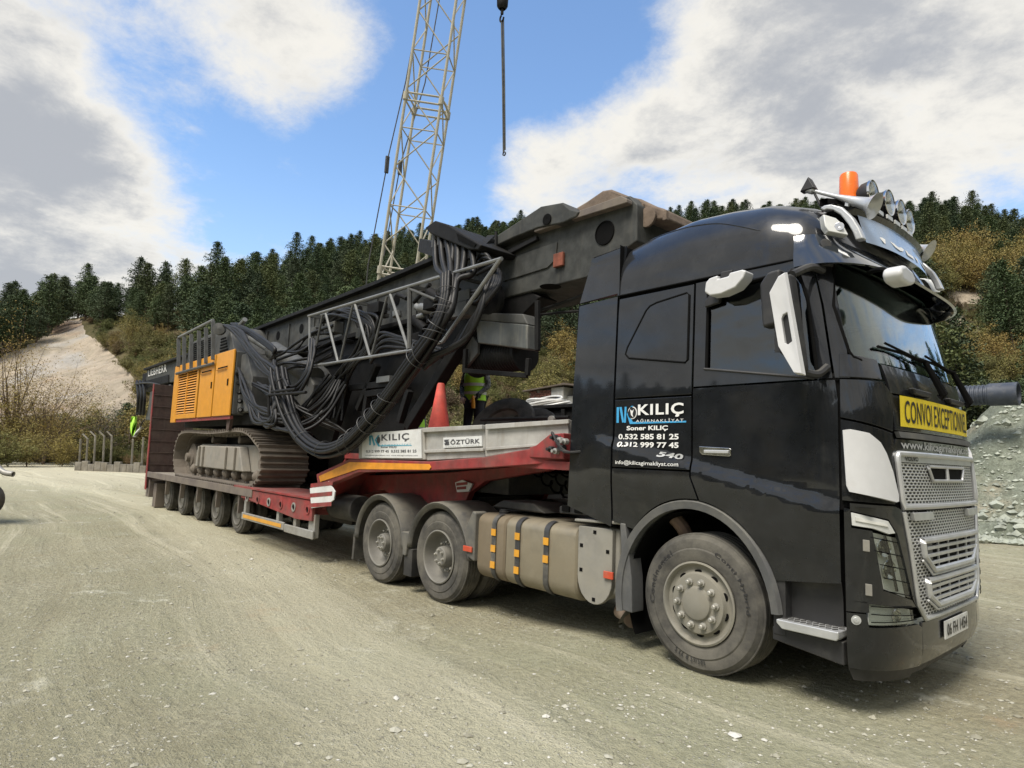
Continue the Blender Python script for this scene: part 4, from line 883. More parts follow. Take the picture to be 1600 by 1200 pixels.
# ------------------------------------------------------------------ high roof
ZT = [(-.865, 3.70), (-.6, 3.765), (-.2, 3.82), (.15, 3.80), (.5, 3.75), (.8, 3.64), (.95, 3.50), (1.05, 3.33), (1.13, 3.125)]
def roof_pt(x_, a_, off=0):
    zt = itp(x_, ZT); w = itp(x_, [(-.9, 1.215), (.55, 1.215), (.8, 1.17), (.95, 1.08), (1.05, .95), (1.13, .80)])
    c_, s_ = math.cos(a_), math.sin(a_); zb = 3.115
    return Vector((x_, (w+off)*math.copysign(abs(c_)**(2/5.5), c_)*(1-.05*abs(s_)), zb+(zt-zb+off)*abs(s_)**(2/3.4)))
rows = [[roof_pt(x_, a_) for a_ in np.concatenate([np.linspace(0, .6, 10), np.linspace(.68, math.pi-.68, 22), np.linspace(math.pi-.6, math.pi, 10)])] for x_ in np.concatenate([[-.865], np.linspace(-.82, 1.13, 34)])]
rf = MB(); rf.grid(rows); rf.grid([[Vector((-.865, p_.y, 3.115)) for p_ in rows[0]], rows[0]]); rf.build('roof', 'black_paint_dusty', truck, smooth=60)
# raised swage on the roof side
sw_ = [at(985, 373, 'y', -1.15), at(1030, 359, 'y', -1.15), at(1075, 350, 'y', -1.15), at(1115, 347, 'y', -1.15), at(1150, 352, 'y', -1.16), at(1190, 361, 'y', -1.17)]
def on_roof(x_, z_):
    lo, hi = 0.0, math.pi/2
    for _ in range(30):
        md = (lo+hi)/2
        if roof_pt(x_, md).z < z_: lo = md
        else: hi = md
    return lo
for sd_ in (1, -1):
    q = MB(); q.tube([Vector((p_.x, sd_*-abs(roof_pt(p_.x, on_roof(p_.x, p_.z)).y), p_.z)) for p_ in smooth_path(sw_, 4)], [.002]+[.007]*19+[.002], 6); q.build('roof_crease', 'black_paint_dusty', truck)
# panel joints of the roof edge
jt = MB(); jt.tube([surf('u', u_, 3.118, -1, .0) for u_ in np.linspace(-.86, 1.05, 16)], .008, 6); jt.tube([surf('u', u_, 3.118, 1, .0) for u_ in np.linspace(-.86, 1.05, 16)], .008, 6); jt.build('roof_joint', 'shell_black', truck)
rd = MB(); rd.grid([[(-.87, y_, 3.63) for y_ in (-1.1, 0, 1.1)], [(-1.27, y_, 3.60) for y_ in (-1.1, 0, 1.1)]]); rd.grid([[(-1.27, y_, 3.60) for y_ in (-1.1, 0, 1.1)], [(-1.27, y_, 3.55) for y_ in (-1.1, 0, 1.1)]]); rd.build('roof_flap', 'black_plastic', truck)
# corner lamps of the roof, brackets, visor
for sd_ in (-1, 1):
    cl = [(.93, 3.34), (.96, 3.50), (1.0, 3.49), (1.10, 3.33)]
    def rp(x_, z_, off): v = roof_pt(x_, on_roof(x_, z_)); return Vector((v.x+off*.7, sd_*(abs(v.y)+off*.7), v.z))
    A_ = [Vector((v.x, sd_*abs(v.y), v.z)) for v in (at(1286, 336, 'y', -1.10), at(1306, 342, 'y', -1.06), at(1316, 351, 'y', -1.04), at(1326, 369, 'y', -1.03), at(1295, 363, 'y', -1.13), at(1289, 354, 'y', -1.14))]
    A_ = [v+Vector((.01, sd_*.02, .0)) for v in A_]
    hl_ = MB(); hl_.add(A_+[p_-Vector((.05, sd_*.05, 0)) for p_ in A_], [(0, 1, 2, 3, 4, 5)]+[(i, (i+1) % 6, (i+1) % 6+6, i+6) for i in range(6)]); hl_.build('roof_lamp', 'led_white', truck, bev=.008)
    c0 = (A_[1]+A_[2]+A_[3]+A_[4])/4; g = MB(); g.lathe(c0, Vector((.4, sd_*.9, .1)), [(0, .028), (.012, .032), (.013, .026), (.008, .001)], 14); g.build('roof_lamp_bowl', 'chrome', truck)
    oa = [at(px_, py_, 'y', -.92) for px_, py_ in ((1283, 327), (1290, 322), (1302, 320), (1318, 325), (1334, 340), (1344, 356), (1352, 374))]
    ob = [at(px_, py_, 'y', -.92) for px_, py_ in ((1289, 331), (1294, 329), (1303, 330), (1315, 337), (1327, 352), (1334, 364), (1339, 377))]
    br = MB(); br.prism([(v.x, v.z) for v in oa]+[(v.x, v.z) for v in ob[::-1]], 'y', sd_*.88, sd_*.95); br.build('lamp_bar_bracket', 'silver_trim', truck, bev=.012)
vi = MB(); vr = []
NV = np.linspace(-.93, .93, 41)
def visor(n_, t, off=0):
    k = 1-abs(n_/.93)**4
    s_ = surf('n', n_, 3.30-.27*t, -1, .012+off); out_ = surf('n', n_, 3.1, -1, 1)-surf('n', n_, 3.1, -1, 0)
    return s_+Vector((out_.x, out_.y, 0))*(.04+.17*(.25+.75*k))*t**1.2
vi.grid([[visor(n_, t) for n_ in NV] for t in np.linspace(0, 1, 8)]); vi.grid([[visor(n_, t, -.022) for n_ in NV] for t in np.linspace(1, 0, 8)])
vi.grid([[visor(n_, 1) for n_ in NV], [visor(n_, 1, -.022) for n_ in NV]]); vi.build('sun_visor', 'visor_tint', truck, smooth=45)
for sd_ in (-1, 1):   # small badge lamp on the visor end
    c0 = visor(sd_*.80, .35, .0); c1 = visor(sd_*.80, .35, .01); g = MB(); g.lathe(c0, (c1-c0), [(0, .042), (.006, .042), (.008, .034), (.008, .001)], 20); g.build('visor_cap', 'black_plastic', truck)
# lit name box between roof and visor
nbx = MB(); nbx.grid([[Vector((1.12+.06*t-.18*abs(y_)**2.5, y_, 3.54-.24*t)) for y_ in np.linspace(-.72, .72, 15)] for t in (0, .5, 1)]); nbo = nbx.build('name_box', 'sign_blue' if 'sign_blue' in MATS else mat('sign_blue', (.20, .30, .46), .25, var=.08, coat=.6), truck)
lettering('VOLVO', lambda a, c_: Vector((1.172-.06*c_-.18*abs(-.6+1.2*a)**2.5+.004, -.6+1.2*a, 3.34+.16*c_)), 'ink_white', nbo, bold=.03)
fm_ = MB(); fm_.grid([[Vector((1.10-.18*abs(y_)**2.5+dx, y_, z_)) for y_ in np.linspace(-.95, .95, 17)] for dx, z_ in ((.0, 3.57), (.05, 3.56), (.02, 3.52), (-.15, 3.5))]); fm_.build('box_hood', 'black_paint', truck)
# front mirror hanging under the visor
fmr = MB(); c0 = at(1405, 438, 'x', 1.42); fmr.prism([(-.02, .0), (.0, .05), (.08, .075), (.22, .06), (.27, .03), (.26, -.02), (.15, -.05), (.02, -.045)], 'x', 0, .12)
fmr.v = [(c0.x+v[0]-.05, c0.y+v[1]-.16, c0.z+v[2]) for v in fmr.v]; fmr.build('front_mirror', 'white_plastic', truck, bev=.025, label='white front view mirror under the visor')
fa = MB(); fa.tube(smooth_path([c0+Vector((-.22, .10, .12)), c0+Vector((-.10, -.02, .09)), c0+Vector((0, -.02, .03))], 4), .018, 8); fa.build('mirror_arm', 'shell_black', truck)
# lamp bar, spot lamps, horns, beacons
by = lambda y_: Vector((1.02-.20*abs(y_/.85)**3, y_, 3.62))
lb = MB(); lb.grid([[by(y_)+Vector(d_) for y_ in np.linspace(-.85, .85, 25)] for d_ in ((0, 0, 0), (.06, 0, 0), (.06, 0, .05), (0, 0, .055), (0, 0, 0))]); lb.build('lamp_bar_beam', 'shell_black', truck, bev=.004)
for i in range(9):
    y_ = -.68+i*.17; p_ = by(y_); q = MB(); q.box(p_.x+.060, p_.x+.074, y_-.058, y_+.058, p_.z+.008, p_.z+.042); q.build('bar_led', 'led_white', truck, bev=.002)
for y_ in (-.42, -.14, .14, .42):
    p_ = by(y_)+Vector((.02, 0, .165)); q = MB(); q.lathe(p_, (1, 0, 0), [(-.09, .001), (-.085, .05), (-.03, .095), (.03, .105), (.045, .105)], 24); q.build('spot_lamp', 'black_plastic', truck)
    q = MB(); q.lathe(p_, (1, 0, 0), [(-.01, .001), (.005, .03), (.03, .07), (.042, .094), (.048, .108), (.044, .112), (.03, .11)], 24); q.build('spot_reflector', 'chrome', truck)
    q = MB(); q.lathe(p_, (1, 0, 0), [(.045, .096), (.052, .06), (.055, .001)], 24); q.build('spot_glass', 'lens_glass', truck)
    q = MB(); q.bar(p_+Vector((0, 0, -.10)), p_+Vector((0, 0, -.14)), .03); q.build('spot_foot', 'black_plastic', truck)
for p0, p1 in ((at(1262, 296, 'y', -.78), at(1367, 322, 'y', -.78)), (at(1410, 378, 'y', .72), at(1452, 392, 'y', .72))):
    d = (p1-p0); L_ = d.length; q = MB(); q.lathe(p0, d, [(0, .001), (0, .03), (.05, .03), (.06, .014), (L_*.45, .018), (L_*.72, .035), (L_*.88, .05), (L_*.96, .075), (L_, .10), (L_*.99, .095), (L_*.9, .05), (L_*.8, .001)], 24); q.build('air_horn', 'silver_trim', truck)
    q = MB(); m_ = p0+d*.62; q.bar(m_, m_+Vector((-.02, 0, -.12)), .025); q.build('horn_foot', 'silver_trim', truck)
hb = at(1262, 290, 'y', -.78); q = MB(); q.prism([(hb.x-.05, hb.z-.05), (hb.x+.07, hb.z-.05), (hb.x+.02, hb.z+.06)], 'y', -.82, -.74); q.bar((hb.x+.04, -.78, hb.z-.05), (hb.x+.12, -.78, hb.z-.25), .02); q.build('horn_valve', 'black_plastic', truck, bev=.01)
def beacon(c0, s_):
    q = MB(); q.lathe(c0, (0, 0, 1), [(0, .062*s_), (.03*s_, .066*s_), (.035*s_, .062*s_), (.19*s_, .057*s_), (.205*s_, .05*s_), (.21*s_, .001)], 24); q.build('beacon', 'beacon_orange', truck, label='orange rotating beacon on the cab roof')
    q = MB(); q.lathe(c0, (0, 0, 1), [(-.08, .05*s_), (0, .072*s_), (.004, .072*s_)], 24); q.build('beacon_base', 'black_plastic', truck)
beacon(at(1327, 318, 'y', -.45), 1.2); beacon(at(1408, 376, 'y', .62)+Vector((0, 0, -.02)), .75)
# ------------------------------------------------------------------ wheels
def wheel_meshes(kind, Rt, wd, rimr):
    """local axis +Y points inboard; outer face at y=0"""
    t = MB(); k = Rt
    prof = [(.035, rimr+.0), (.012, rimr+.015), (.0, rimr+.05), (-.002, rimr+(k-rimr)*.45), (.006, rimr+(k-rimr)*.50), (.004, rimr+(k-rimr)*.54), (.014, rimr+(k-rimr)*.80), (.03, k-.028), (.036, k-.02), (.045, k-.012)]
    # tread with circumferential grooves
    n_g = 4; x = .045; prof.append((x, k-.006))
    seg = (wd-.09)/(n_g+1)
    for i in range(n_g+1):
        prof += [(x+.004, k), (x+seg-.012, k)]
        x += seg
        if i < n_g: prof += [(x-.009, k-.014), (x-.001, k-.014)]
    prof += [(wd-.045, k-.006), (wd-.03, k-.028), (wd-.005, rimr+(k-rimr)*.6), (wd, rimr+.05), (wd-.03, rimr)]
    t.lathe((0, 0, 0), (0, 1, 0), prof, 64)
    if kind == 'steer':
        rp = [(.03, rimr+.004), (-.004, rimr+.012), (-.010, rimr-.002), (.0, rimr-.012), (.03, rimr-.022), (.035, rimr-.05), (.030, rimr-.062), (.018, rimr-.072), (-.006, rimr-.082), (-.010, .20), (-.011, .130), (-.020, .124), (-.030, .120), (-.036, .108), (-.037, .001)]
    else:
        rp = [(.03, rimr+.004), (-.004, rimr+.012), (-.010, rimr-.002), (.0, rimr-.012), (.05, rimr-.022), (.12, rimr-.035), (.15, rimr-.06), (.155, .15), (.15, .125), (.06, .118), (.03, .112), (.02, .10), (.018, .001)]
    r_ = MB(); r_.lathe((0, 0, 0), (0, 1, 0), rp, 48); r_.lathe((0, 0, 0), (0, 1, 0), [(.16, rimr-.02), (.2, rimr-.02), (wd-.02, rimr)], 24)
    return t, r_
def text_ring(txt, r0, r1, a0, a1, y_, mt):
    vs, fs = text2d(txt, .02, 0, 1.15); mb = MB()
    mb.add([((r0+(r1-r0)*c_)*math.cos(a0+(a1-a0)*a), y_, (r0+(r1-r0)*c_)*math.sin(a0+(a1-a0)*a)) for a, c_ in vs], fs); return mb.mesh('raised_lettering', mt, smooth=0)
NUT = MB(); NUT.lathe((0, 0, 0), (0, -1, 0), [(0, .024), (.012, .024), (.014, .016), (.045, .015), (.05, .010), (.05, .001)], 10); NUT = NUT.mesh('nut', 'nut_grey')
SLOT = MB(); SLOT.prism([(.028*math.cos(a), .014*math.sin(a)) for a in np.linspace(0, 2*math.pi, 12, endpoint=False)], 'y', -.002, .004); SLOT = SLOT.mesh('slot', 'shell_black')
def make_wheel(parent, kind, loc, side, Rt, wd, rimr, tint='rim_grey', roll=0.0, cache={}):
    key = (kind, Rt, wd)
    if key not in cache:
        t, r_ = wheel_meshes(kind, Rt, wd, rimr); tx = []
        if kind == 'steer':
            tx = [text_ring('Conti Hybrid', .395, .44, R(75), R(5), -.0025, 'tyre_text'), text_ring('385/65 R 22.5', .40, .45, R(285), R(248), -.001, 'tyre_text'), text_ring('Continental', .40, .45, R(195), R(130), -.0025, 'tyre_text')]
        cache[key] = (t.mesh('tyre', 'tyre_rubber', smooth=30), r_.mesh('rim', tint, smooth=30), tx)
    tm, rm, tx = cache[key]
    w_ = link_mesh('wheel', rm, parent, Vector(loc)-origin_of(parent), (0, roll if side < 0 else -roll, 0 if side < 0 else math.pi))
    ty = link_mesh('tyre', tm, w_)
    for m_ in tx: link_mesh('raised_lettering', m_, w_)
    if kind == 'steer':
        for i in range(10):
            a = i*math.pi/5+.15; link_mesh('wheel_nut', NUT, w_, (.168*math.cos(a), -.011, .168*math.sin(a)), scale=(1.15, 1, 1.15))
            a2 = a+.31; link_mesh('rim_slot', SLOT, w_, (.238*math.cos(a2), .026, .238*math.sin(a2)), (0, -a2+math.pi/2, 0), (1.1, 2.2, 1.1))
    elif kind == 'drive':
        for i in range(10):
            a = i*math.pi/5; link_mesh('wheel_nut', NUT, w_, (.165*math.cos(a), .15, .165*math.sin(a)))
        for i in range(6):
            a = i*math.pi/3; link_mesh('hub_bolt', NUT, w_, (.075*math.cos(a), .02, .075*math.sin(a)), scale=(.8, .6, .8))
    elif kind == 'trailer':
        for i in range(8):
            a = i*math.pi/4; link_mesh('wheel_nut', NUT, w_, (.13*math.cos(a), .15, .13*math.sin(a)))
    return w_
for sd_ in (-1, 1):
    make_wheel(truck, 'steer', (0, sd_*1.235, .532), sd_, .532, .37, .305, roll=.1)
    for wx in (-3.51, -4.88):
        make_wheel(truck, 'drive', (wx, sd_*1.22, .532-.127), sd_, .525, .30, .300, 'hub_grey', roll=.3 if wx > -4 else 1.0)
        i_ = make_wheel(truck, 'inner', (wx, sd_*.885, .532-.127), sd_, .525, .30, .300, 'hub_grey'); i_.name = 'inner_wheel'

# ------------------------------------------------------------------ chassis of the tractor
for sd_ in (-1, 1):
    q = MB(); y0 = sd_*.42; q.box(-5.6, 1.1, min(y0, y0+sd_*.08), max(y0, y0+sd_*.08), .68, .98); q.build('chassis_rail', 'chassis_black', truck, bev=.01)
    # tank with straps, on both sides
    ya, yb = sd_*1.21, sd_*.60; r_ = .10
    def rsec(y_out, y_in, z0, z1, r, n=5):
        o = []
        for (cy, cz, a0) in ((y_out-sd_*r*1.4, z1-r, 90), (y_out-sd_*r, z0+r*1.3, 0), (y_in+sd_*r*.5, z0+r, -90), (y_in, z1-r, -180)):
            pass
        pts = []
        for i in range(n+1): a = R(90-90*i/n); pts.append((y_out-sd_*r*1.3+sd_*r*1.3*math.cos(a), z1-r+r*math.sin(a)))
        for i in range(n+1): a = R(-90*i/n); pts.append((y_out-sd_*r*1.5+sd_*r*1.5*math.cos(a), z0+r*1.5+r*1.5*math.sin(a)))
        pts += [(y_in, z0), (y_in, z1)]
        return pts
    sc_ = rsec(ya, yb, .285, .98, .10)
    segs = [(-2.80, -2.335, 'tank_dirty'), (-2.325, -1.305, 'tank_alu')]
    for x0_, x1_, m_ in segs:
        q = MB(); rows_ = []
        for x_, ins in ((x0_, .02), (x0_+.02, 0), (x1_-.02, 0), (x1_, .02)):
            rows_.append([Vector((x_, y_-sd_*ins if abs(y_) > .9 else y_, z_+(ins if z_ < .6 else -ins))) for y_, z_ in sc_]+[Vector((x_, sc_[0][0]-0*sd_, sc_[0][1]-(ins)))])
        q.grid(rows_); q.add(rows_[0][:-1], [tuple(range(len(sc_)))]); q.add(rows_[-1][:-1], [tuple(range(len(sc_)))]); q.build('fuel_tank', m_, truck, smooth=40)
    for k_, x_ in enumerate((-2.50, -2.12, -1.70)):
        so = rsec(ya+sd_*.012, yb, .273, .992, .105); q = MB(); q.grid([[Vector((x_+dx, y_, z_)) for y_, z_ in so] for dx in (-.035, .035)]); o_ = q.build('tank_strap', 'strap_black', truck)
        for z_ in (.80, .63, .46)[:3 if k_ != 2 else 2]:
            q = MB(); q.box(x_-.036, x_+.036, min(ya+sd_*.014, ya+sd_*.022), max(ya+sd_*.014, ya+sd_*.022), z_-.035, z_+.035); q.build('strap_reflector', 'orange_reflector', o_)
    for x_, z_, s_ in ((-2.30+.35, .58, .05), (-1.52, .55, .05)):
        pass
    q = MB(); q.lathe((-2.62, sd_*.98, .975), (0, 0, 1), [(0, .06), (.03, .06), (.035, .05), (.05, .048), (.052, .001)], 18); q.build('tank_cap', 'black_plastic', truck)
    # battery box with round bottom cover
    cvp = [(-1.285, .985), (-1.275, .995), (-.89, 1.0), (-.875, .985)]+[(-1.08+.205*math.cos(R(a)), .55+.235*math.sin(R(a))) for a in range(0, -181, -15)]
    q = MB(); q.prism(cvp, 'y', sd_*1.17, sd_*1.215); bx_ = q.build('battery_cover', 'box_cover', truck, bev=.012)
    q = MB(); q.prism([(-1.30, 1.0), (-.83, 1.0), (-.83, .45), (-1.0, .36), (-1.30, .36)], 'y', sd_*.62, sd_*1.165); q.build('battery_box', 'box_cover', truck, bev=.03)
    for hx_, hz_ in ((-1.08, .955), (-1.24, .82), (-.925, .80), (-1.24, .60), (-.925, .60), (-1.08, .36)):
        q = MB(); q.box(hx_-.018, hx_+.018, min(sd_*1.216, sd_*1.219), max(sd_*1.216, sd_*1.219), hz_-.016, hz_+.016); q.build('cover_notch', 'shell_black', bx_)
    q = MB(); q.box(-.955, -.845, min(sd_*1.22, sd_*1.24), max(sd_*1.22, sd_*1.24), .57, .635); q.build('side_marker', 'red_reflector', truck, bev=.006)
    q = MB(); q.prism([(-1.32, 1.03), (-.60, 1.06), (-.60, 1.09), (-1.32, 1.055)], 'y', sd_*.80, sd_*1.235); q.build('catwalk_plate', 'box_cover', truck, bev=.008)
    q = MB(); q.prism([(-1.75, 1.06), (-.86, 1.08), (-.86, 1.16), (-1.75, 1.13)], 'y', sd_*.66, sd_*1.0); q.build('step_plate', 'black_plastic', truck, bev=.01)
    for k_ in range(5):
        q = MB(); q.box(-1.70+k_*.17, -1.60+k_*.17, min(sd_*.98, sd_*1.02), max(sd_*.98, sd_*1.02), 1.085, 1.15); q.build('step_rib', 'shell_black', truck, bev=.006)
    # tandem mudguards
    for cx, z0a, z1a in ((-3.51, 8, 176), (-4.88, 4, 180)):
        Rg = .64; cz = .405; q = MB(); rows_ = []
        A_ = np.linspace(z0a-4, z1a, 30)
        for a in A_:
            ca, sa = math.cos(R(a)), math.sin(R(a)); k = 1
            ribs = .010 if (int((a+100)/9) % 2) else 0
            rows_.append([Vector((cx+ca*(Rg-.075), sd_*1.235, cz+sa*(Rg-.075))), Vector((cx+ca*(Rg-.01), sd_*1.265, cz+sa*(Rg-.01))), Vector((cx+ca*Rg, sd_*1.25, cz+sa*Rg)), Vector((cx+ca*(Rg+ribs), sd_*1.13, cz+sa*(Rg+ribs))), Vector((cx+ca*(Rg+ribs), sd_*.62, cz+sa*(Rg+ribs))), Vector((cx+ca*(Rg-.02), sd_*.58, cz+sa*(Rg-.02)))])
        q.grid(rows_); o_ = q.build('mudguard', 'fender_plastic', truck, smooth=40)
        sl_ = o_.modifiers.new('skin', 'SOLIDIFY'); sl_.thickness = .012; sl_.offset = -1
    q = MB(); q.prism([(-2.93, .50), (-2.78, .45), (-2.78, .98), (-2.84, 1.0), (-2.95, .80)], 'y', sd_*1.08, sd_*1.262); q.build('mudguard_leg', 'fender_plastic', truck, bev=.02)
    q = MB(); q.prism([(-4.23, .33), (-4.16, .33), (-4.10, .62), (-4.28, .62)], 'y', sd_*1.1, sd_*1.262); q.build('mudguard_leg', 'fender_plastic', truck, bev=.015)
    q = MB(); q.box(-4.24, -4.06, min(sd_*1.05, sd_*1.23), max(sd_*1.05, sd_*1.23), .08, .42); q.build('mud_flap', 'chassis_black', truck, bev=.01)
    q = MB(); q.prism([(-5.58, .09), (-5.53, .09), (-5.50, .44), (-5.56, .44)], 'y', sd_*.70, sd_*1.25); q.build('mud_flap', 'tyre_rubber', truck, bev=.006)
    q = MB(); q.box(-2.955, -2.80, min(sd_*1.265, sd_*1.285), max(sd_*1.265, sd_*1.285), .55, .61); q.build('side_marker', 'red_reflector', truck, bev=.006)
q = MB(); q.tube([(-.95, -1.0, .26), (-.80, -1.06, .25), (-.73, -1.10, .25)], [.065, .07, .08], 16); q.build('exhaust_tip', 'rust_pipe', truck)
q = MB(); q.tube(smooth_path([(-.45, -1.0, 1.2), (-.30, -.95, 1.02), (-.42, -.85, .80)], 4), .06, 10); q.build('intake_hose', 'rust_pipe', truck)
for x_ in (-3.51, -4.88, 0):
    q = MB(); z_ = .405 if x_ < -1 else .53; q.cyl((x_, -.9, z_), (x_, .9, z_), .09, n=10); q.lathe((x_, 0, z_), (0, 1, 0), [(-.3, .09), (-.15, .22), (.15, .22), (.3, .09)], 14); q.build('axle', 'chassis_black', truck)
# fifth wheel, deck between the rails, suzi coils
q = MB(); q.prism([(-4.75, 1.02), (-3.75, 1.02), (-3.70, 1.08), (-4.2, 1.13), (-4.9, 1.05)], 'y', -.45, .45); q.build('fifth_wheel', 'chassis_black', truck, bev=.02)
q = MB(); q.box(-3.2, -1.45, -.5, .5, .99, 1.03); q.build('frame_deck', 'chassis_black', truck)
q = MB(); q.prism([(-2.9, 1.03), (-2.0, 1.03), (-2.2, 1.12), (-2.7, 1.12)], 'y', -.95, -.5); q.build('frame_cover', 'chassis_black', truck, bev=.02)
for k_ in range(3):
    pts = [Vector((-1.45-1.6*t, -.25+k_*.25+.05*math.sin(t*60), 1.55-.35*math.sin(t*math.pi)+.05*math.cos(t*60))) for t in np.linspace(0, 1, 90)]
    q = MB(); q.tube(pts, .012, 5); q.build('coiled_air_line', 'shell_black', truck)
# ------------------------------------------------------------------ low bed trailer
mat('trailer_red', (.25, .026, .026), .55, var=.3, dust=.6, dustcol=(.15, .085, .07), topdust=.6, streak=.3)
mat('trailer_grey', (.36, .355, .335), .55, var=.14, dust=.45, dustcol=(.25, .225, .18), streak=.55, topdust=.4)
mat('trailer_steel', (.12, .10, .09), .7, metal=.2, dust=.8, dustcol=(.21, .18, .145), streak=.3)
mat('ramp_brown', (.060, .036, .030), .8, var=.3, dust=.5, dustcol=(.11, .085, .07), streak=.4)
mat('guard_alu', (.34, .34, .32), .5, metal=.4, dust=.6, dustcol=(.26, .23, .18))
mat('wood_deck', (.21, .18, .145), .85, var=.3, dust=.7, dustcol=(.27, .25, .2), bump=.4, bs=20)
mat('strip_orange', (.66, .27, .02), .45, dust=.3, dustcol=(.3, .16, .06))
mat('sign_white', (.62, .63, .62), .5, var=.06, dust=.35, dustcol=(.35, .34, .3))
mat('ink_dark', (.06, .06, .065), .5); mat('ink_teal', (.05, .30, .42), .5)
mat('cone_red', (.62, .085, .06), .6, var=.2, dust=.4, dustcol=(.3, .15, .12))
def P(px, py, y): return at(px, py, 'y', y)
def PP(y, pts): return [(lambda v: (v.x, v.z))(P(a, c_, y)) for a, c_ in pts]
TL = -.125
trl = thing('lowbed_trailer', (-11, 0, TL), 'red and grey five axle low bed trailer with raised rear ramps', 'trailer')
q = MB(); q.box(-17.25, -9.25, -1.38, 1.38, .70, .80); q.build('bed_frame', 'trailer_steel', trl, bev=.01)
for k_ in range(16):          # deck boards along the bed
    y0 = -1.37+k_*.1715; q = MB(); q.box(-17.2, -9.2, y0+.006, y0+.165, .80, .835); q.build('deck_board', 'wood_deck', trl)
for sd_ in (-1, 1):
    q = MB(); q.box(-17.3, -9.2, min(sd_*1.38, sd_*1.42), max(sd_*1.38, sd_*1.42), .70, .85); q.build('side_rave', 'trailer_steel', trl, bev=.008)
    # red side plate with lashing rings
    x0_, x1_ = P(377, 771, -1.40).x, P(488, 790, -1.40).x
    q = MB(); q.prism([(x0_, .83), (x1_, .83), (x1_, .52), (x1_-.6, .50), (x0_+.2, .66), (x0_, .66)], 'y', sd_*1.34, sd_*1.40); q.build('side_plate', 'trailer_red', trl, bev=.008)
    q = MB(); q.prism([(x0_-.4, .84), (x1_, .84), (x1_, .88), (x0_-.4, .88)], 'y', sd_*.6, sd_*1.42); q.build('deck_plate', 'trailer_red', trl, bev=.008)
    for k_ in range(6):
        xx = x0_+.35+(x1_-x0_-.5)*k_/5
        q = MB(); q.lathe((xx, sd_*1.402, .68), (0, sd_, 0), [(0, .075), (.012, .075), (.014, .05), (.004, .048)], 14); q.build('lashing_ring', 'trailer_red' if k_ % 2 else 'guard_alu', trl)
        q = MB(); q.prism([(xx+.04*math.cos(a)*.7, .68+.055*math.sin(a)) for a in np.linspace(0, 2*math.pi, 10, endpoint=False)], 'y', sd_*1.402, sd_*1.408); q.build('lashing_hole', 'shell_black', trl)
    # side guard
    g = lambda px, py: (P(px, py, -1.37).x, P(px, py, -1.37).z)
    for pxs in (381, 433, 460, 487):
        x_, _ = g(pxs, 800); w_ = .05 if pxs != 487 else .11; q = MB(); q.box(x_-w_, x_+w_, min(sd_*1.28, sd_*1.36), max(sd_*1.28, sd_*1.36), .26, .62); q.build('guard_post', 'guard_alu', trl, bev=.01)
    xa, xb, xc = g(380, 800)[0], g(446, 820)[0], g(491, 835)[0]
    q = MB(); q.box(xa, xb-.01, min(sd_*1.365, sd_*1.40), max(sd_*1.365, sd_*1.40), .27, .40); q.build('guard_rail', 'guard_alu', trl, bev=.012)
    q = MB(); q.box(xb+.01, xc, min(sd_*1.365, sd_*1.40), max(sd_*1.365, sd_*1.40), .25, .38); q.build('guard_rail', 'guard_alu', trl, bev=.012)
    q = MB(); q.box(xa+.1, xb-.1, min(sd_*1.402, sd_*1.407), max(sd_*1.402, sd_*1.407), .305, .365); q.build('reflective_strip', 'orange_reflector', trl)
    # neck side plate
    nk = [(497, 764), (494, 741), (545, 717), (672, 721), (757, 714), (757, 731), (672, 735), (560, 738)]
    poly = PP(-1.38, nk); q = MB(); q.prism(poly, 'y', sd_*1.25, sd_*1.38); q.build('neck_side', 'trailer_red', trl, bev=.012)
    st_ = PP(-1.385, [(499, 744), (547, 722), (671, 725), (674, 730), (671, 734), (560, 733), (501, 753)]); q = MB(); q.prism(st_, 'y', sd_*1.384, sd_*1.392); q.build('reflective_strip', 'strip_orange', trl)
    # front part of the neck, bent inward
    a0, a1 = P(757, 714, -1.38), P(757, 731, -1.38); b0, b1 = P(887, 690, -1.12), P(887, 722, -1.12)
    def mir(v): return Vector((v.x, abs(v.y)*sd_, v.z))
    q = MB(); q.add([mir(v) for v in (a0, b0, b1, a1)]+[mir(v)+Vector((0, -sd_*.1, 0)) for v in (a0, b0, b1, a1)], [(0, 1, 2, 3), (4, 5, 6, 7), (0, 1, 5, 4), (3, 2, 6, 7), (1, 2, 6, 5)]); q.build('neck_side', 'trailer_red', trl, bev=.01)
    # grey boards: board box with the sign, board B, board C
    bx = PP(-1.36, [(560, 679), (662, 669), (664, 719), (560, 717)]); q = MB(); q.prism(bx, 'y', sd_*1.20, sd_*1.36); q.build('neck_board', 'trailer_grey', trl, bev=.015)
    bx = PP(-1.33, [(664, 668), (757, 664), (757, 715), (664, 720)]); q = MB(); q.prism(bx, 'y', sd_*1.20, sd_*1.33); q.build('neck_board', 'trailer_grey', trl, bev=.012)
    for (r0, r1, r2, r3, t_) in ((669, 676, 664, 671, .045), (703, 708, 700, 705, .03)):
        bx = PP(-1.34, [(664, r0), (757, r2), (757, r3), (664, r1)]); q = MB(); q.prism(bx, 'y', sd_*1.332, sd_*(1.334+t_)); q.build('board_rib', 'trailer_grey', trl, bev=.008)
    def cboard(pa, pb, pc, pd, y0, y1, nm, m_, th=.06):
        vs_ = [mir(P(*pa, y0)), mir(P(*pb, y1)), mir(P(*pc, y1)), mir(P(*pd, y0))]; vs_ += [v+Vector((0, -sd_*th, 0)) for v in vs_]
        q = MB(); q.add(vs_, [(0, 1, 2, 3), (7, 6, 5, 4), (0, 4, 5, 1), (1, 5, 6, 2), (2, 6, 7, 3), (3, 7, 4, 0)]); return q.build(nm, m_, trl, bev=.006)
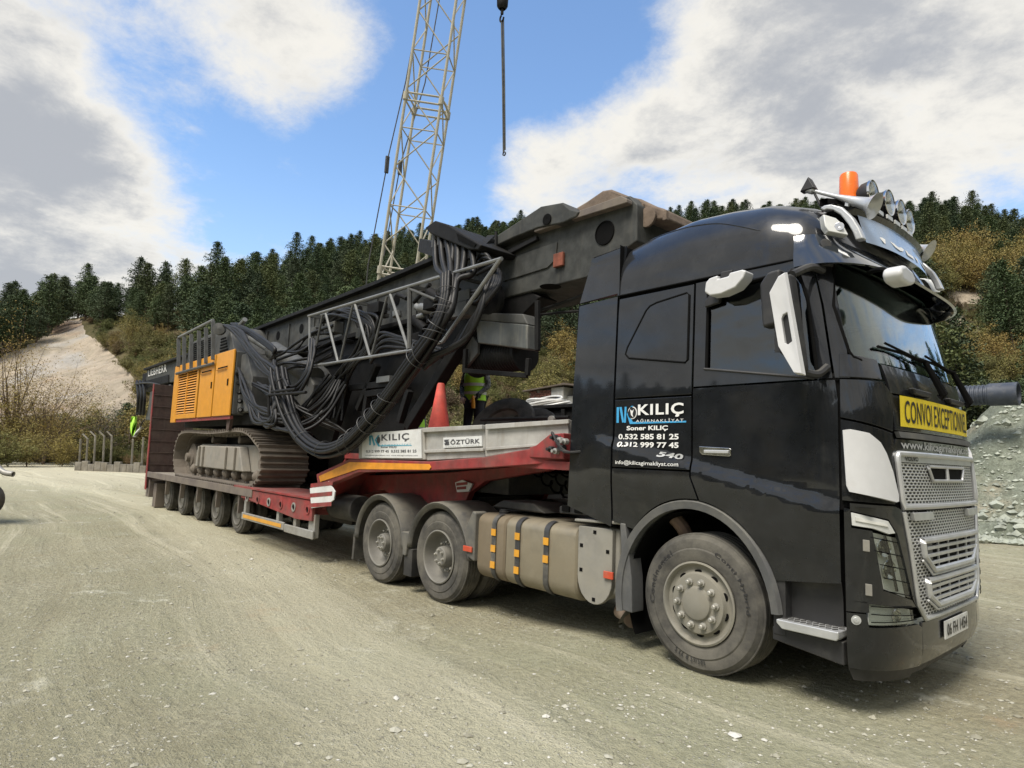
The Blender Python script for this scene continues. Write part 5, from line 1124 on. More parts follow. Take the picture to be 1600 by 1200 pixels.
    cboard((758, 664), (888, 656), (888, 691), (758, 714), -1.33, -1.08, 'neck_board', 'trailer_grey', .1)
    cboard((758, 663), (888, 655), (888, 662), (758, 671), -1.365, -1.115, 'board_rib', 'trailer_grey', .03)
    cboard((758, 699), (860, 692), (860, 696), (758, 704), -1.35, -1.14, 'board_rib', 'trailer_grey', .02)
    # red bracket with valves near the coupling
    br_ = PP(-1.17, [(834, 710), (835, 699), (845, 696), (866, 679), (888, 677), (888, 718), (850, 716), (834, 715)]); q = MB(); q.prism(br_, 'y', sd_*1.12, sd_*1.24); q.build('valve_bracket', 'trailer_red', trl, bev=.012)
    for k_, (px, py) in enumerate([(868, 684), (876, 688), (862, 702), (870, 705), (880, 700), (884, 690)]):
        c0 = P(px, py, -1.26); q = MB(); q.lathe((c0.x, sd_*1.24, c0.z), (0, sd_, 0), [(0, .03), (.05, .03), (.055, .018), (.09, .016), (.09, .001)], 10); q.build('air_coupling', 'guard_alu' if k_ % 2 else 'black_plastic', trl)
    for k_ in range(4):
        c0 = P(868+4*k_, 690, -1.3); q = MB(); q.tube(smooth_path([(c0.x-.1, sd_*1.24, c0.z+.05), (c0.x, sd_*1.34, c0.z+.08-.05*k_), (c0.x+.12, sd_*1.30, c0.z-.10), (c0.x+.3, sd_*1.1, c0.z-.05)], 4), .012, 5); q.build('air_hose', 'black_plastic', trl)
    # support beams of the neck
    bm_ = PP(-.70, [(520, 745), (700, 738), (860, 724), (860, 735), (760, 752), (735, 770), (725, 792), (640, 790), (600, 765), (560, 775), (500, 800), (470, 790)]); q = MB(); q.prism(bm_, 'y', sd_*.62, sd_*.72); q.build('neck_beam', 'trailer_red', trl, bev=.012)
    # hazard plates
    hz_ = PP(-1.43, [(484, 763), (513, 752), (523, 768), (521, 781), (509, 791), (486, 794)]); q = MB(); q.prism(hz_, 'y', sd_*1.41, sd_*1.43); ho = q.build('hazard_plate', 'sign_white', trl, bev=.004)
    (xa, za), (xb, zb) = hz_[0], hz_[3]; mids = (xa+xb)/2; zc_ = (za+zb)/2
    for k_ in range(3):
        z_ = zc_-.17+.15*k_; q = MB(); q.prism([(xa+.03, z_-.06), (xb-.05, z_+.02), (xb-.05, z_+.08), (xa+.03, z_)], 'y', sd_*1.4305, sd_*1.434); q.build('stripe', 'trailer_red', ho)
hz_ = PP(-.76, [(711, 754), (722, 750), (738, 756), (732, 768), (714, 769)]); q = MB(); q.prism(hz_, 'y', -.76, -.74); ho = q.build('hazard_plate', 'sign_white', trl)
for rr0 in ((713, 757, 730, 755), (714, 763, 728, 762)):
    a_0, a_1 = P(rr0[0], rr0[1], -.765), P(rr0[2], rr0[3], -.765); q = MB(); q.bar(a_0, a_1, .006, .035); q.build('stripe', 'trailer_red', ho)
# neck deck and cross members
q = MB(); q.box(-6.1, -1.35, -1.19, 1.19, 1.50, 1.58); q.build('neck_deck', 'trailer_red', trl)
q = MB(); q.box(-1.46, -1.40, -1.0, 1.0, 1.5, 1.95); q.build('front_board', 'trailer_grey', trl)
q = MB(); q.prism([(-7.0, .75), (-6.05, 1.50), (-6.05, 1.42), (-6.8, .62)], 'y', -1.2, 1.2); q.build('neck_slope', 'trailer_red', trl)
q = MB(); q.box(-9.9, -6.75, -1.32, 1.32, .60, .82); q.build('front_deck', 'trailer_red', trl, bev=.01)
q = MB(); q.box(-6.2, -3.0, -.60, .60, 1.15, 1.42); q.build('spine_box', 'chassis_black', trl, bev=.01)
q = MB(); q.lathe((-4.2, 0, 1.14), (0, 0, 1), [(0, .05), (.1, .05), (.1, .35), (.3, .35)], 18); q.build('king_pin', 'chassis_black', trl)
c0 = P(548, 785, -.9); q = MB(); q.cyl((c0.x-.35, -.95, .75), (c0.x+.45, -.95, .75), .20, n=20); q.build('air_tank', 'chassis_black', trl, bev=.02)
q = MB(); q.cyl((c0.x-.3, .95, .75), (c0.x+.5, .95, .75), .20, n=20); q.build('air_tank', 'chassis_black', trl, bev=.02)
c0 = P(738, 672, -1.2); 
# signs on the boards
sg = PP(-1.365, [(567, 677), (659, 671), (660, 716), (567, 715)]); q = MB(); q.prism(sg, 'y', -1.378, -1.365); so = q.build('name_sign', 'sign_white', trl, label='white sign lettered KILIÇ on the trailer neck')
def onq(quad, y_): 
    (xa, za), (xb, zb), (xc, zc), (xd, zd) = quad
    return lambda a, c_: Vector(((xd+(xa-xd)*c_)*(1-a)+(xc+(xb-xc)*c_)*a, y_, (zd+(za-zd)*c_)*(1-a)+(zc+(zb-zc)*c_)*a))
f0 = onq(sg, -1.381); sub = lambda f, a0, a1, c0, c1: (lambda a, c_: f(a0+(a1-a0)*a, c0+(c1-c0)*c_))
lettering('KILIÇ', sub(f0, .36, .82, .60, .90), 'ink_dark', so, bold=.02, space=1.15)
lettering('AĞIRNAKLİYAT', sub(f0, .36, .85, .47, .53), 'ink_teal', so, space=1.3)
lettering('Soner KILIÇ', sub(f0, .35, .62, .36, .44), 'ink_dark', so, bold=.02)
lettering('0.312 999 77 45  0.532 585 81 25', sub(f0, .08, .93, .20, .30), 'ink_dark', so, bold=.02)
lettering('info@kilicagirnakliyat.com  www.kilicagirnakliyat.com', sub(f0, .07, .95, .06, .12), 'ink_dark', so)
def qpoly(f, pts, m_, parent, nm='emblem'):
    mb = MB(); mb.add([f(a, c_) for a, c_ in pts], [tuple(range(len(pts)))]); return mb.build(nm, m_, parent, smooth=0)
qpoly(f0, [(.14, .5), (.17, .5), (.17, .88), (.14, .88)], 'ink_teal', so); qpoly(f0, [(.17, .88), (.20, .88), (.25, .5), (.22, .47)], 'ink_teal', so); qpoly(f0, [(.24, .70), (.30, .88), (.33, .88), (.27, .70), (.33, .48), (.86, .46), (.86, .44), (.30, .44)], 'ink_teal', so)
qpoly(f0, [(.31+.03*math.cos(a), .69+.14*math.sin(a)) for a in np.linspace(0, 2*math.pi, 16, endpoint=False)], 'ink_dark', so)
sg = PP(-1.34, [(694, 684), (754, 681), (754, 697), (694, 700)]); q = MB(); q.prism(sg, 'y', -1.352, -1.334); so = q.build('maker_sign', 'sign_white', trl, label='small white sign lettered ÖZTÜRK on the trailer neck')
f0 = onq(sg, -1.355); lettering('ÖZTÜRK', sub(f0, .20, .96, .28, .82), 'ink_dark', so, bold=.025, space=1.1)
qpoly(f0, [(.03, .80), (.17, .80), (.12, .62), (.16, .62), (.17, .25), (.05, .25), (.03, .45), (.10, .50), (.11, .38), (.03, .62)], 'ink_dark', so); lettering('TREYLER SANAYİ', sub(f0, .05, .95, .08, .14), 'ink_dark', so)
# axles and wheels
for i in range(5):
    x_ = -10.72-1.36*i
    for sd_ in (-1, 1):
        make_wheel(trl, 'trailer', (x_, sd_*1.13, TL+.40), sd_, .40, .23, .222, 'hub_grey', roll=i*.7)
        w2 = make_wheel(trl, 'inner_trailer', (x_, sd_*.86, TL+.40), sd_, .40, .23, .222, 'hub_grey'); w2.name = 'inner_wheel'
        q = MB(); q.prism([(x_+.62, .70), (x_+.74, .70), (x_+.71, .50), (x_+.69, .34), (x_+.66, .34), (x_+.65, .50)], 'y', sd_*1.26, sd_*1.36); q.build('bed_bracket', 'trailer_steel', trl, bev=.01)
    q = MB(); q.cyl((x_, -.85, TL+.4), (x_, .85, TL+.4), .07, n=10); q.build('axle', 'chassis_black', trl)
for y_ in (-.5, .5):
    q = MB(); q.box(-17.0, -6.9, y_-.08, y_+.08, .40, .69); q.build('bed_beam', 'chassis_black', trl)
# rear ramps folded up, board by board
for sd_ in (-1, 1):
    ya, yb = sorted((sd_*1.46, sd_*.30))
    for y_ in (ya, yb-.06):
        q = MB(); q.prism([(-17.42, .35), (-17.30, .35), (-17.52, 3.32), (-17.60, 3.32)], 'y', y_+(.03 if abs(y_) > 1 and y_ < 0 else 0), y_+.06); q.build('ramp_rail', 'trailer_red' if abs(y_) > 1 else 'ramp_brown', trl, bev=.008)
    for k_ in range(9):
        z0 = .40+k_*.325; xo = -17.36-.2*(z0-.35)/3
        q = MB(); q.box(xo-.03, xo+.02, ya+.06, yb-.06, z0+.015, z0+.31); q.build('ramp_board', 'ramp_brown', trl, bev=.005)
        q = MB(); q.box(xo-.01, xo+.055, ya+.06, yb-.06, z0-.014, z0+.014); q.build('ramp_rib', 'ramp_brown', trl, bev=.005)
q = MB(); q.box(-17.6, -17.25, -1.35, 1.35, .15, .62); q.build('rear_beam', 'trailer_steel', trl, bev=.02)
q = MB(); q.box(-17.2, -16.9, -1.25, -1.0, TL+.02, .55); q.build('rear_prop', 'trailer_steel', trl, bev=.02)

# ------------------------------------------------------------------ piling rig on the trailer
mat('rig_grey', (.078, .080, .078), .6, spec=.25, var=.2, dust=.35, dustcol=(.15, .145, .125), streak=.35)
mat('rig_dark', (.010, .010, .010), .65, spec=.2, var=.3, dust=.15, dustcol=(.035, .032, .028), topdust=.3)
mat('mast_grey', (.048, .050, .047), .6, spec=.25, var=.3, dust=.35, dustcol=(.085, .082, .07), streak=.5, topdust=.4)
mat('rig_orange', (.62, .27, .02), .42, var=.07, dust=.18, dustcol=(.40, .24, .09), streak=.15)
mat('track_steel', (.16, .135, .11), .7, metal=.35, dust=.65, dustcol=(.22, .195, .16), bump=.5, bs=25)
mat('track_frame', (.22, .21, .185), .7, dust=.8, dustcol=(.26, .235, .195), streak=.4, bump=.3, bs=15)
mat('rust_mud', (.14, .105, .08), .9, dust=.6, dustcol=(.20, .16, .12), bump=.7, bs=14, var=.3)
mat('rust_red', (.20, .06, .035), .85, var=.4, dust=.3); mat('hood_grey', (.10, .108, .106), .5, var=.12, dust=.3, streak=.3)
mat('galvanised', (.21, .215, .21), .5, metal=.4, var=.15, dust=.3, dustcol=(.2, .19, .17))
mat('hose_black', (.008, .008, .008), .48, spec=.35, var=.3, dust=.12, dustcol=(.045, .042, .037), topdust=.35)
mat('hose_wrap', (.055, .055, .054), .5)
rig = thing('piling_rig', (-12, 0, .84), 'dark grey crawler piling rig with orange engine doors folded down on the trailer', 'piling rig')
# crawler tracks
tp = [(-9.25, 1.62), (-10.2, 1.925), (-12.3, 1.90), (-14.4, 1.925), (-14.95, 1.68), (-15.06, 1.30), (-14.85, .98), (-14.5, .875), (-12, .875), (-9.75, .875), (-9.25, 1.0), (-9.05, 1.28)]
def resample(poly, n):
    pts = smooth_path([(a, 0, c_) for a, c_ in poly]+[(poly[0][0], 0, poly[0][1])], 6); L_ = [0]
    for a, c_ in zip(pts, pts[1:]): L_.append(L_[-1]+(c_-a).length)
    out_ = []
    for k in range(n):
        s_ = L_[-1]*k/n; i = max(j for j in range(len(L_)) if L_[j] <= s_); i = min(i, len(pts)-2); t_ = (s_-L_[i])/max(1e-6, L_[i+1]-L_[i]); out_.append(pts[i].lerp(pts[i+1], t_))
    return out_
sh = MB(); sh.box(-.105, .095, -.46, .46, -.02, .0); sh.prism([(-.105, 0), (-.095, .05), (-.075, .05), (-.06, 0)], 'y', -.46, .46); sh.prism([(.0, 0), (.008, .035), (.028, .035), (.04, 0)], 'y', -.46, .46); sh.box(-.09, .08, -.18, .18, -.07, -.02)
shm = sh.mesh('track_shoe', 'track_steel', smooth=0)
NS = 54; loop = resample(tp, NS)
for sd_ in (-1, 1):
    yc = sd_*.885
    for k in range(NS):
        a, c_ = loop[k], loop[(k+1) % NS]; d = c_-a; ang = math.atan2(d.z, d.x)
        mid = (a+c_)/2; o_ = link_mesh('track_shoe', shm, rig, Vector((mid.x, yc, mid.z))-rig.location, (0, -ang, 0), (1.22, 1, -1.15))
    q = MB(); q.prism([(-9.75, 1.52), (-10.3, 1.66), (-13.8, 1.66), (-14.2, 1.50), (-14.2, 1.12), (-9.75, 1.10)], 'y', yc-.17, yc+.17); q.build('track_frame', 'track_frame', rig, bev=.03)
    q = MB(); q.prism([(-10.3, 1.12), (-10.6, 1.62), (-13.3, 1.62), (-13.55, 1.12)], 'y', yc+sd_*.17, yc+sd_*.36); q.build('track_frame', 'track_frame', rig, bev=.03)
    for x_ in (-10.75, -11.3, -12.9, -13.2):
        q = MB(); q.prism([(x_-.035, 1.14), (x_-.035, 1.6), (x_+.035, 1.6), (x_+.035, 1.14)], 'y', yc+sd_*.361, yc+sd_*.41); q.build('frame_rib', 'track_frame', rig, bev=.01)
    for k in range(8):
        x_ = -9.85-k*.60; q = MB(); q.lathe((x_, yc+sd_*.27, 1.05), (0, sd_, 0), [(-.45, .12), (-.02, .12), (.0, .10), (.03, .06), (.05, .001)], 14); q.build('track_roller', 'track_steel', rig)
    for x_ in (-11.1, -12.9):
        q = MB(); q.lathe((x_, yc+sd_*.2, 1.76), (0, sd_, 0), [(-.3, .08), (0, .08), (.02, .001)], 12); q.build('carrier_roller', 'track_steel', rig)
    for x_, z_, r_ in ((-9.55, 1.30, .33), (-14.55, 1.32, .34)):
        q = MB(); q.lathe((x_, yc, z_), (0, sd_, 0), [(-.2, r_), (.15, r_), (.17, r_*.7), (.2, r_*.65), (.22, .12), (.30, .10), (.30, .001)], 24); q.build('idler' if x_ > -10 else 'drive_sprocket', 'track_steel', rig)
q = MB(); q.box(-13.4, -10.6, -.75, .75, 1.15, 1.9); q.build('car_body', 'rig_dark', rig, bev=.04)
q = MB(); q.cyl((-12, 0, 1.9), (-12, 0, 2.12), .85, n=30); q.build('slew_ring', 'rig_dark', rig)
q = MB(); q.box(-14.9, -9.2, -1.2, 1.25, 2.05, 2.30); q.build('turntable', 'rig_dark', rig, bev=.03)
# engine housing
q = MB(); q.box(-15.05, -10.62, -1.44, 1.35, 2.26, 3.57); q.build('engine_housing', 'rig_grey', rig, bev=.03)
xs = {px: P(px, 620, -1.47).x for px in (271, 282, 309, 311, 333, 335, 369)}
def opanel(x0, x1, z0, z1, nm='engine_door', **k): q = MB(); q.box(x0, x1, -1.49, -1.445, z0, z1); return q.build(nm, 'rig_orange', rig, bev=.015, **k)
opanel(xs[311], xs[333]-.02, 2.24, 3.60); opanel(xs[335]-.02, -10.62, 2.24, 3.60)
X0, X1 = -15.1, xs[309]
opanel(X0, X0+.42, 2.16, 3.60, 'corner_panel'); opanel(X0+.42, X1-.03, 3.40, 3.60, 'corner_panel'); opanel(X0+.42, X1-.03, 2.24, 2.36, 'corner_panel'); opanel(X1-.16, X1-.03, 2.36, 3.40, 'corner_panel')
q = MB(); q.box(X0+.42, X1-.16, -1.452, -1.446, 2.36, 3.40); q.build('louvre_backing', 'shell_black', rig)
for k in range(17):
    z_ = 2.38+k*.061
    for xa, xb in ((X0+.43, (X0+X1)/2+.10), ((X0+X1)/2+.16, X1-.17)):
        q = MB(); q.prism([(-1.455, z_), (-1.49, z_+.0), (-1.47, z_+.032), (-1.455, z_+.032)], 'x', xa, xb); q.build('louvre_slat', 'rig_orange', rig)
q = MB(); q.box((X0+X1)/2+.10, (X0+X1)/2+.16, -1.49, -1.455, 2.36, 3.40); q.build('louvre_bar', 'rig_orange', rig)
for xa, xb in ((xs[311]+.12, xs[333]-.2), (xs[335]+.15, -10.95)):
    q = MB(); q.box(xa, xb, -1.494, -1.488, 3.24, 3.28); q.build('door_grip', 'shell_black', rig); q = MB(); q.prism([(-1.49, 3.20), (-1.53, 3.23), (-1.49, 3.25)], 'x', xa, xb); q.build('grip_lip', 'rig_orange', rig)
for x_ in (xs[333]-.12, -10.85): q = MB(); q.box(x_-.035, x_+.035, -1.5, -1.488, 2.86, 3.0); q.build('door_lock', 'shell_black', rig)
q = MB(); q.box(X0+.3, -10.64, -1.46, -1.40, 2.17, 2.235); q.build('base_strip', 'trailer_red', rig)
q = MB(); q.prism([(-11.0, 1.95), (-10.85, 1.95), (-10.75, 2.22), (-11.0, 2.22)], 'y', -1.4, -1.34); q.build('prop', 'ramp_brown', rig)
# cooler unit on top with guard rail
q = MB(); q.prism([(-15.0, 3.57), (-15.0, 4.22), (-11.9, 4.30), (-11.3, 3.57)], 'y', -1.25, .9); q.build('cooler_unit', 'rig_grey', rig, bev=.03)
for k in range(11):
    z_ = 3.62+k*.052
    for xa, xb in ((-14.6, -14.1), (-14.0, -13.5), (-13.4, -12.95)):
        q = MB(); q.box(xa, xb, -1.262, -1.252, z_, z_+.026); q.build('cooler_slot', 'shell_black', rig)
for k in range(6):
    z_ = 3.66+k*.07; q = MB(); q.box(-12.35, -11.75-.05*k, -1.262, -1.252, z_, z_+.035); q.build('cooler_slot', 'shell_black', rig)
gp = [(279, 529, 573), (288, 526, 580), (299, 522, 578), (311, 517, 576), (322, 512, 568), (333, 502, 562)]
tops = []
for px, y0_, y1_ in gp:
    a, c_ = P(px, y0_, -1.52), P(px, y1_, -1.52); q = MB(); q.bar(a, c_, .035, .085, up=(0, 1, 0)); q.v = q.v; q.build('guard_post', 'rig_grey', rig, bev=.006); tops.append(a)
q = MB(); q.tube([tops[0]+Vector((0, 0, .03))]+[tops[-1]+Vector((0, 0, .03))], .03, 8); q.build('guard_rail', 'galvanised', rig)
q = MB(); q.tube([P(276, 584, -1.53), P(333, 568, -1.53)], .035, 8); q.build('guard_rail', 'rig_grey', rig)
q = MB(); q.lathe(P(344, 515, -1.45), (1, -.6, 0), [(-.15, .06), (0, .13), (.12, .13), (.14, .001)], 16); q.build('work_lamp', 'rig_grey', rig)
q = MB(); q.tube([P(376, 508, -1.3), P(383, 499, -1.3)], .05, 8); q.build('exhaust_stub', 'galvanised', rig)
# mast lying over everything
MY = .45
mp_ = [(-23.4, 3.74), (-23.4, 4.28), (-15.0, 4.31), (-6.7, 4.43), (-4.2, 4.52), (-1.36, 4.47), (-1.25, 4.34), (-1.25, 3.93), (-1.95, 3.67), (-15, 3.62), (-21.5, 3.60)]
q = MB(); q.prism(mp_, 'y', -MY, MY); q.build('mast', 'mast_grey', rig, bev=.02, label='long box section mast lying along the rig and over the tractor')
for sd_ in (-1, 1):
    for xa, za, xb, zb in ((-23.4, 4.29, -15, 4.32), (-15, 4.32, -6.7, 4.44), (-6.7, 4.44, -4.2, 4.53)):
        q = MB(); q.bar((xa, sd_*.50, za), (xb, sd_*.50, zb), .14, .07); q.build('mast_chord', 'rig_dark', rig, bev=.01)
    q = MB(); q.bar((-15, sd_*.48, 3.62), (-4, sd_*.48, 3.66), .10, .08); q.build('mast_chord', 'rig_dark', rig, bev=.01)
    for k in range(17):
        x_ = -15.4+k*.62
        if k % 2: q = MB(); q.lathe((x_, sd_*.452, 4.08), (0, sd_, 0), [(.004, .10), (.006, .10), (.006, .001)], 18); q.build('mast_hole', 'shell_black', rig)
        else: q = MB(); q.box(x_-.025, x_+.025, min(sd_*.45, sd_*.475), max(sd_*.45, sd_*.475), 3.68, 4.26); q.build('mast_rib', 'mast_grey', rig)
# mast head details at the front
for px, py, r_, y_ in ((945, 364, .125, -.452), ):
    c0 = P(px, py, y_); q = MB(); q.lathe(c0, (0, -1, 0), [(0, r_*1.12), (.012, r_*1.1), (.014, r_), (.004, r_*.98), (.004, .001)], 24); q.build('mast_hole', 'shell_black', rig)
hb_ = PP(-.58, [(770, 372), (845, 322), (878, 316), (890, 326), (905, 330), (900, 338), (880, 348), (840, 356), (800, 372), (775, 384)]); q = MB(); q.prism(hb_, 'y', -.58, .3); q.build('mast_head_block', 'mast_grey', rig, bev=.02)
c0 = P(855, 343, -.585); q = MB(); q.lathe(c0, (0, -1, 0), [(0, .07), (.01, .07), (.012, .05), (.002, .001)], 18); q.build('block_hole', 'shell_black', rig)
ln = PP(-.50, [(838, 357), (975, 308), (985, 313), (985, 319), (900, 345), (840, 365)]); q = MB(); q.prism(ln, 'y', -.56, -.46); q.build('mast_chord', 'trailer_steel', rig, bev=.012)
q = MB(); q.bar(P(790, 398, -.5), P(840, 372, -.5), .05); q.build('mast_seam', 'rig_dark', rig)
q = MB(); pl2 = PP(-.47, [(782, 408), (870, 378), (868, 405), (855, 418), (785, 440)]); q.prism(pl2, 'y', -.47, -.452); q.build('mast_side_plate', 'mast_grey', rig, bev=.006)
c0 = P(873, 406, -.47); q = MB(); q.box(c0.x-.07, c0.x+.09, -.50, -.455, c0.z-.09, c0.z+.08); q.build('rust_patch', 'rust_red', rig, bev=.012, label='rust red square lug on the mast side')
for px, py in ((860, 447), (935, 436)):
    d = ray(px, py); t_ = (3.655-CAMP.z)/d.z; c0 = CAMP+d*t_; q = MB(); q.lathe((c0.x, c0.y, 3.652 if c0.x < -2 else c0.z), (0, 0, -1), [(.003, .13), (.006, .13), (.006, .001)], 20); q.build('mast_hole', 'shell_black', rig)
# muddy rust coloured box on the mast head
random.seed(3)
rm_ = MB(); rows = []
prof_ = [(898, 334), (925, 318), (950, 301), (962, 299), (985, 308), (992, 311), (1008, 314), (1030, 325), (1047, 330), (1050, 346), (1000, 352), (984, 356), (984, 318), (900, 342)]
q = MB(); q.prism(PP(-.2, prof_), 'y', -.30, .42); q.build('muddy_head', 'rust_mud', rig, bev=.03, label='rust coloured muddy block on the mast tip')
q = MB(); q.lathe(P(1013, 340, -.31), (0, -1, 0), [(0, .11), (.03, .11), (.035, .09), (.03, .001)], 18); q.build('head_eye', 'rust_mud', rig)
for px in (986, 997, 1004, 1040): 
    a, c_ = P(px, 314+(px-986)*.28, -.31), P(px, 345, -.31); q = MB(); q.bar(a, c_, .05, .05); q.build('head_rib', 'rust_mud', rig, bev=.01)
# rear end of the mast
q = MB(); q.prism(PP(-.5, [(216, 598), (262, 585), (262, 598), (232, 605), (226, 612)]), 'y', -.5, .45); q.build('rear_cross_head', 'rig_dark', rig, bev=.02)
q = MB(); q.prism(PP(-.5, [(228, 640), (232, 612), (262, 600), (262, 625), (240, 658), (224, 656)]), 'y', -.45, .4); q.build('rear_foot', 'rig_grey', rig, bev=.03)
for px in (214, 219, 224):
    q = MB(); q.tube(smooth_path([P(px, 595, -.55), P(px+2, 620, -.6), P(px, 648, -.55)], 4), .05, 6); q.build('hose', 'hose_black', rig)
q = MB(); q.tube(smooth_path([P(212, 600, -.6), P(232, 598, -.6), P(250, 602, -.6), P(262, 610, -.6)], 4), .035, 6); q.build('hose', 'hose_black', rig)
q = MB(); q.box(-24.3, -23.4, -.40, .40, 3.9, 4.22); q.build('rear_sheave_box', 'rig_dark', rig, bev=.03)
lb_ = PP(-.46, [(232, 577), (261, 568), (261, 581), (232, 589)]); lettering('LIEBHERR', sub(onq(lb_, -.472), .0, 1, .05, .95), 'ink_white', rig, bold=.012, space=1.12)
# bodies under the mast
q = MB(); q.prism(PP(-.55, [(452, 608), (486, 572), (560, 548), (735, 492), (738, 530), (712, 560), (672, 598), (640, 655), (612, 706), (540, 712), (500, 690), (466, 660)]), 'y', -.55, -.43); q.build('leader_bracket', 'rig_dark', rig, bev=.02)
q = MB(); q.prism(PP(.45, [(520, 600), (640, 560), (735, 510), (700, 560), (660, 600), (600, 690), (520, 680)]), 'y', .4, .52); q.build('leader_bracket', 'rig_dark', rig, bev=.02)
q = MB(); q.box(-9.4, -6.6, -.42, .40, 2.2, 3.6); q.build('winch_body', 'rig_dark', rig, bev=.05)
q = MB(); q.box(-6.6, -4.2, -.42, .40, 3.05, 3.62); q.build('sledge_body', 'rig_dark', rig, bev=.05)
q = MB(); q.bar(P(742, 505, -.62), P(640, 668, -.62), .18, .16); q.build('support_leg', 'rig_dark', rig, bev=.02)
q = MB(); q.bar(P(725, 520, .3), P(655, 640, .3), .2, .16); q.build('support_leg', 'rig_dark', rig, bev=.02)
for a, c_ in (((545, 606), (632, 598)), ((573, 616), (638, 608)), ((545, 606), (520, 690)), ((575, 620), (565, 690)), ((640, 610), (625, 660)), ((590, 570), (560, 640))):
    q = MB(); q.bar(P(*a, -.72), P(*c_, -.72), .10, .10); q.build('frame_bar', 'rig_dark', rig, bev=.01)
q = MB(); q.box(P(590, 592, -.8).x, P(610, 592, -.8).x, -.82, -.70, P(600, 597, -.8).z, P(600, 588, -.8).z); q.build('data_plate', 'galvanised', rig)
q = MB(); q.cyl(P(428, 548, -.9), P(492, 590, -.9), .19, n=20); q.build('hydraulic_cylinder', 'rig_grey', rig, bev=.01)
q = MB(); q.cyl(P(395, 528, -.9), P(428, 548, -.9), .10, n=14); q.build('cylinder_rod', 'galvanised', rig)
q = MB(); q.prism(PP(-1.0, [(424, 556), (470, 562), (490, 600), (484, 640), (440, 640), (424, 610)]), 'y', -1.0, -.3); q.build('valve_cover', 'rig_grey', rig, bev=.03)
q = MB(); q.prism([(-10.6, 2.3), (-10.6, 3.5), (-10.3, 3.5), (-9.9, 3.0), (-9.9, 2.3)], 'y', -1.35, -.55); q.build('housing_nose', 'rig_grey', rig, bev=.03)
for k in range(5):
    q = MB(); c0 = P(372+k, 585+k*14, -1.38); q.lathe(c0, (1, -.4, 0), [(0, .05), (.12, .05), (.13, .03), (.2, .03)], 10); q.build('hose_coupling', 'rig_dark', rig)
# winch with its grey hood and guard
q = MB(); q.prism(PP(-.62, [(742, 500), (824, 507), (824, 546), (746, 536)]), 'y', -.62, -.40); q.build('winch_hood', 'hood_grey', rig, bev=.02, label='pale grey sheet hood over the winch drum')
q = MB(); q.prism(PP(-.62, [(742, 500), (755, 488), (816, 490), (824, 507)]), 'y', -.61, -.40); q.build('winch_hood_top', 'rig_grey', rig, bev=.02)
q = MB(); q.prism(PP(-.60, [(746, 536), (746, 552), (726, 577), (722, 560), (735, 520)]), 'y', -.60, -.55); q.build('winch_cheek', 'rig_grey', rig, bev=.01)
xa_, xb_ = P(730, 565, -.5).x, P(806, 572, -.5).x; zc_ = P(780, 557, -.4).z; Ld = xb_-xa_
q = MB(); q.lathe((xa_, -.34, zc_), (1, 0, 0), [(0, .001), (0, .24), (.03, .24), (.035, .20)]+[(.05+(Ld-.11)*i/33, .20+.012*(i % 2)) for i in range(34)]+[(Ld-.04, .23), (Ld, .23), (Ld, .001)], 28); q.build('winch_drum', 'rig_dark', rig)
for a, c_ in (((724, 579), (824, 587)), ((824, 587), (826, 560)), ((726, 579), (728, 545)), ((840, 470), (840, 548))):
    q = MB(); q.bar(P(*a, -.66), P(*c_, -.66), .05, .06); q.build('winch_guard', 'rig_dark', rig, bev=.008)
q = MB(); q.prism(PP(-.40, [(800, 456), (830, 456), (846, 464), (812, 498), (780, 498), (770, 485)]), 'y', -.42, -.10); q.build('sheave_housing', 'rig_dark', rig, bev=.02)
for k in range(3):
    c0 = P(768, 470, -.56+.25*k); q = MB(); q.lathe(c0, (0, 1, 0), [(-.05, .001), (-.05, .20), (-.02, .24), (0, .21), (.02, .24), (.05, .20), (.05, .001)], 24); q.build('rope_sheave', 'rig_dark', rig)
# tube frame catwalk
CY = -1.12
def T(a, c_, r=.028, y=CY, m_='galvanised', nm='catwalk_tube', y2=None):
    q = MB(); q.tube([P(*a, y), P(*c_, y if y2 is None else y2)], r, 8); q.build(nm, m_, rig)
T((482, 494), (784, 404), .024); T((482, 573), (652, 546), .024); T((652, 546), (692, 534), .022); T((692, 534), (782, 405), .026); T((484, 496), (484, 572), .024); T((640, 450), (640, 545), .034, m_='rig_grey')
for a, c_ in (((509, 490), (528, 565)), ((555, 476), (578, 556)), ((610, 460), (638, 546))): T(a, c_, .022)
for a, c_ in (((504, 492), (489, 566)), ((551, 478), (532, 562)), ((605, 463), (581, 555)), ((641, 452), (680, 468))): T(a, c_, .02, m_='rig_grey')
for a, c_ in (((482, 494), (784, 404)), ((482, 573), (652, 546))): T((a[0]+20, a[1]-1), (c_[0]-10, c_[1]-1), .028, y=-.58, m_='rig_grey')
for px in (484, 555, 640, 700): 
    py = 494-(px-482)*.298; q = MB(); q.bar(P(px, py, CY), Vector((P(px, py, CY).x, -.5, P(px, py, CY).z)), .04); q.build('catwalk_bracket', 'rig_grey', rig)
# dark machinery behind the frame
random.seed(5)
for i in range(34):
    px = random.uniform(492, 740); py = 500-(px-482)*.22+random.uniform(0, 48); c0 = P(px, py, random.uniform(-.95, -.6)); s_ = random.uniform(.06, .22)
    if random.random() < .5: q = MB(); q.box(c0.x-s_, c0.x+s_, c0.y-.05, c0.y+.12, c0.z-s_*.5, c0.z+s_*.5); q.build('valve_block', random.choice(['rig_dark', 'rig_grey']), rig, bev=.01)
    else: q = MB(); q.cyl(c0, c0+Vector((random.uniform(-.3, .3), 0, random.uniform(-.15, .15)))*1.4, s_*.35, n=12); q.build('pipe_joint', random.choice(['rig_dark', 'rig_dark', 'galvanised']), rig)
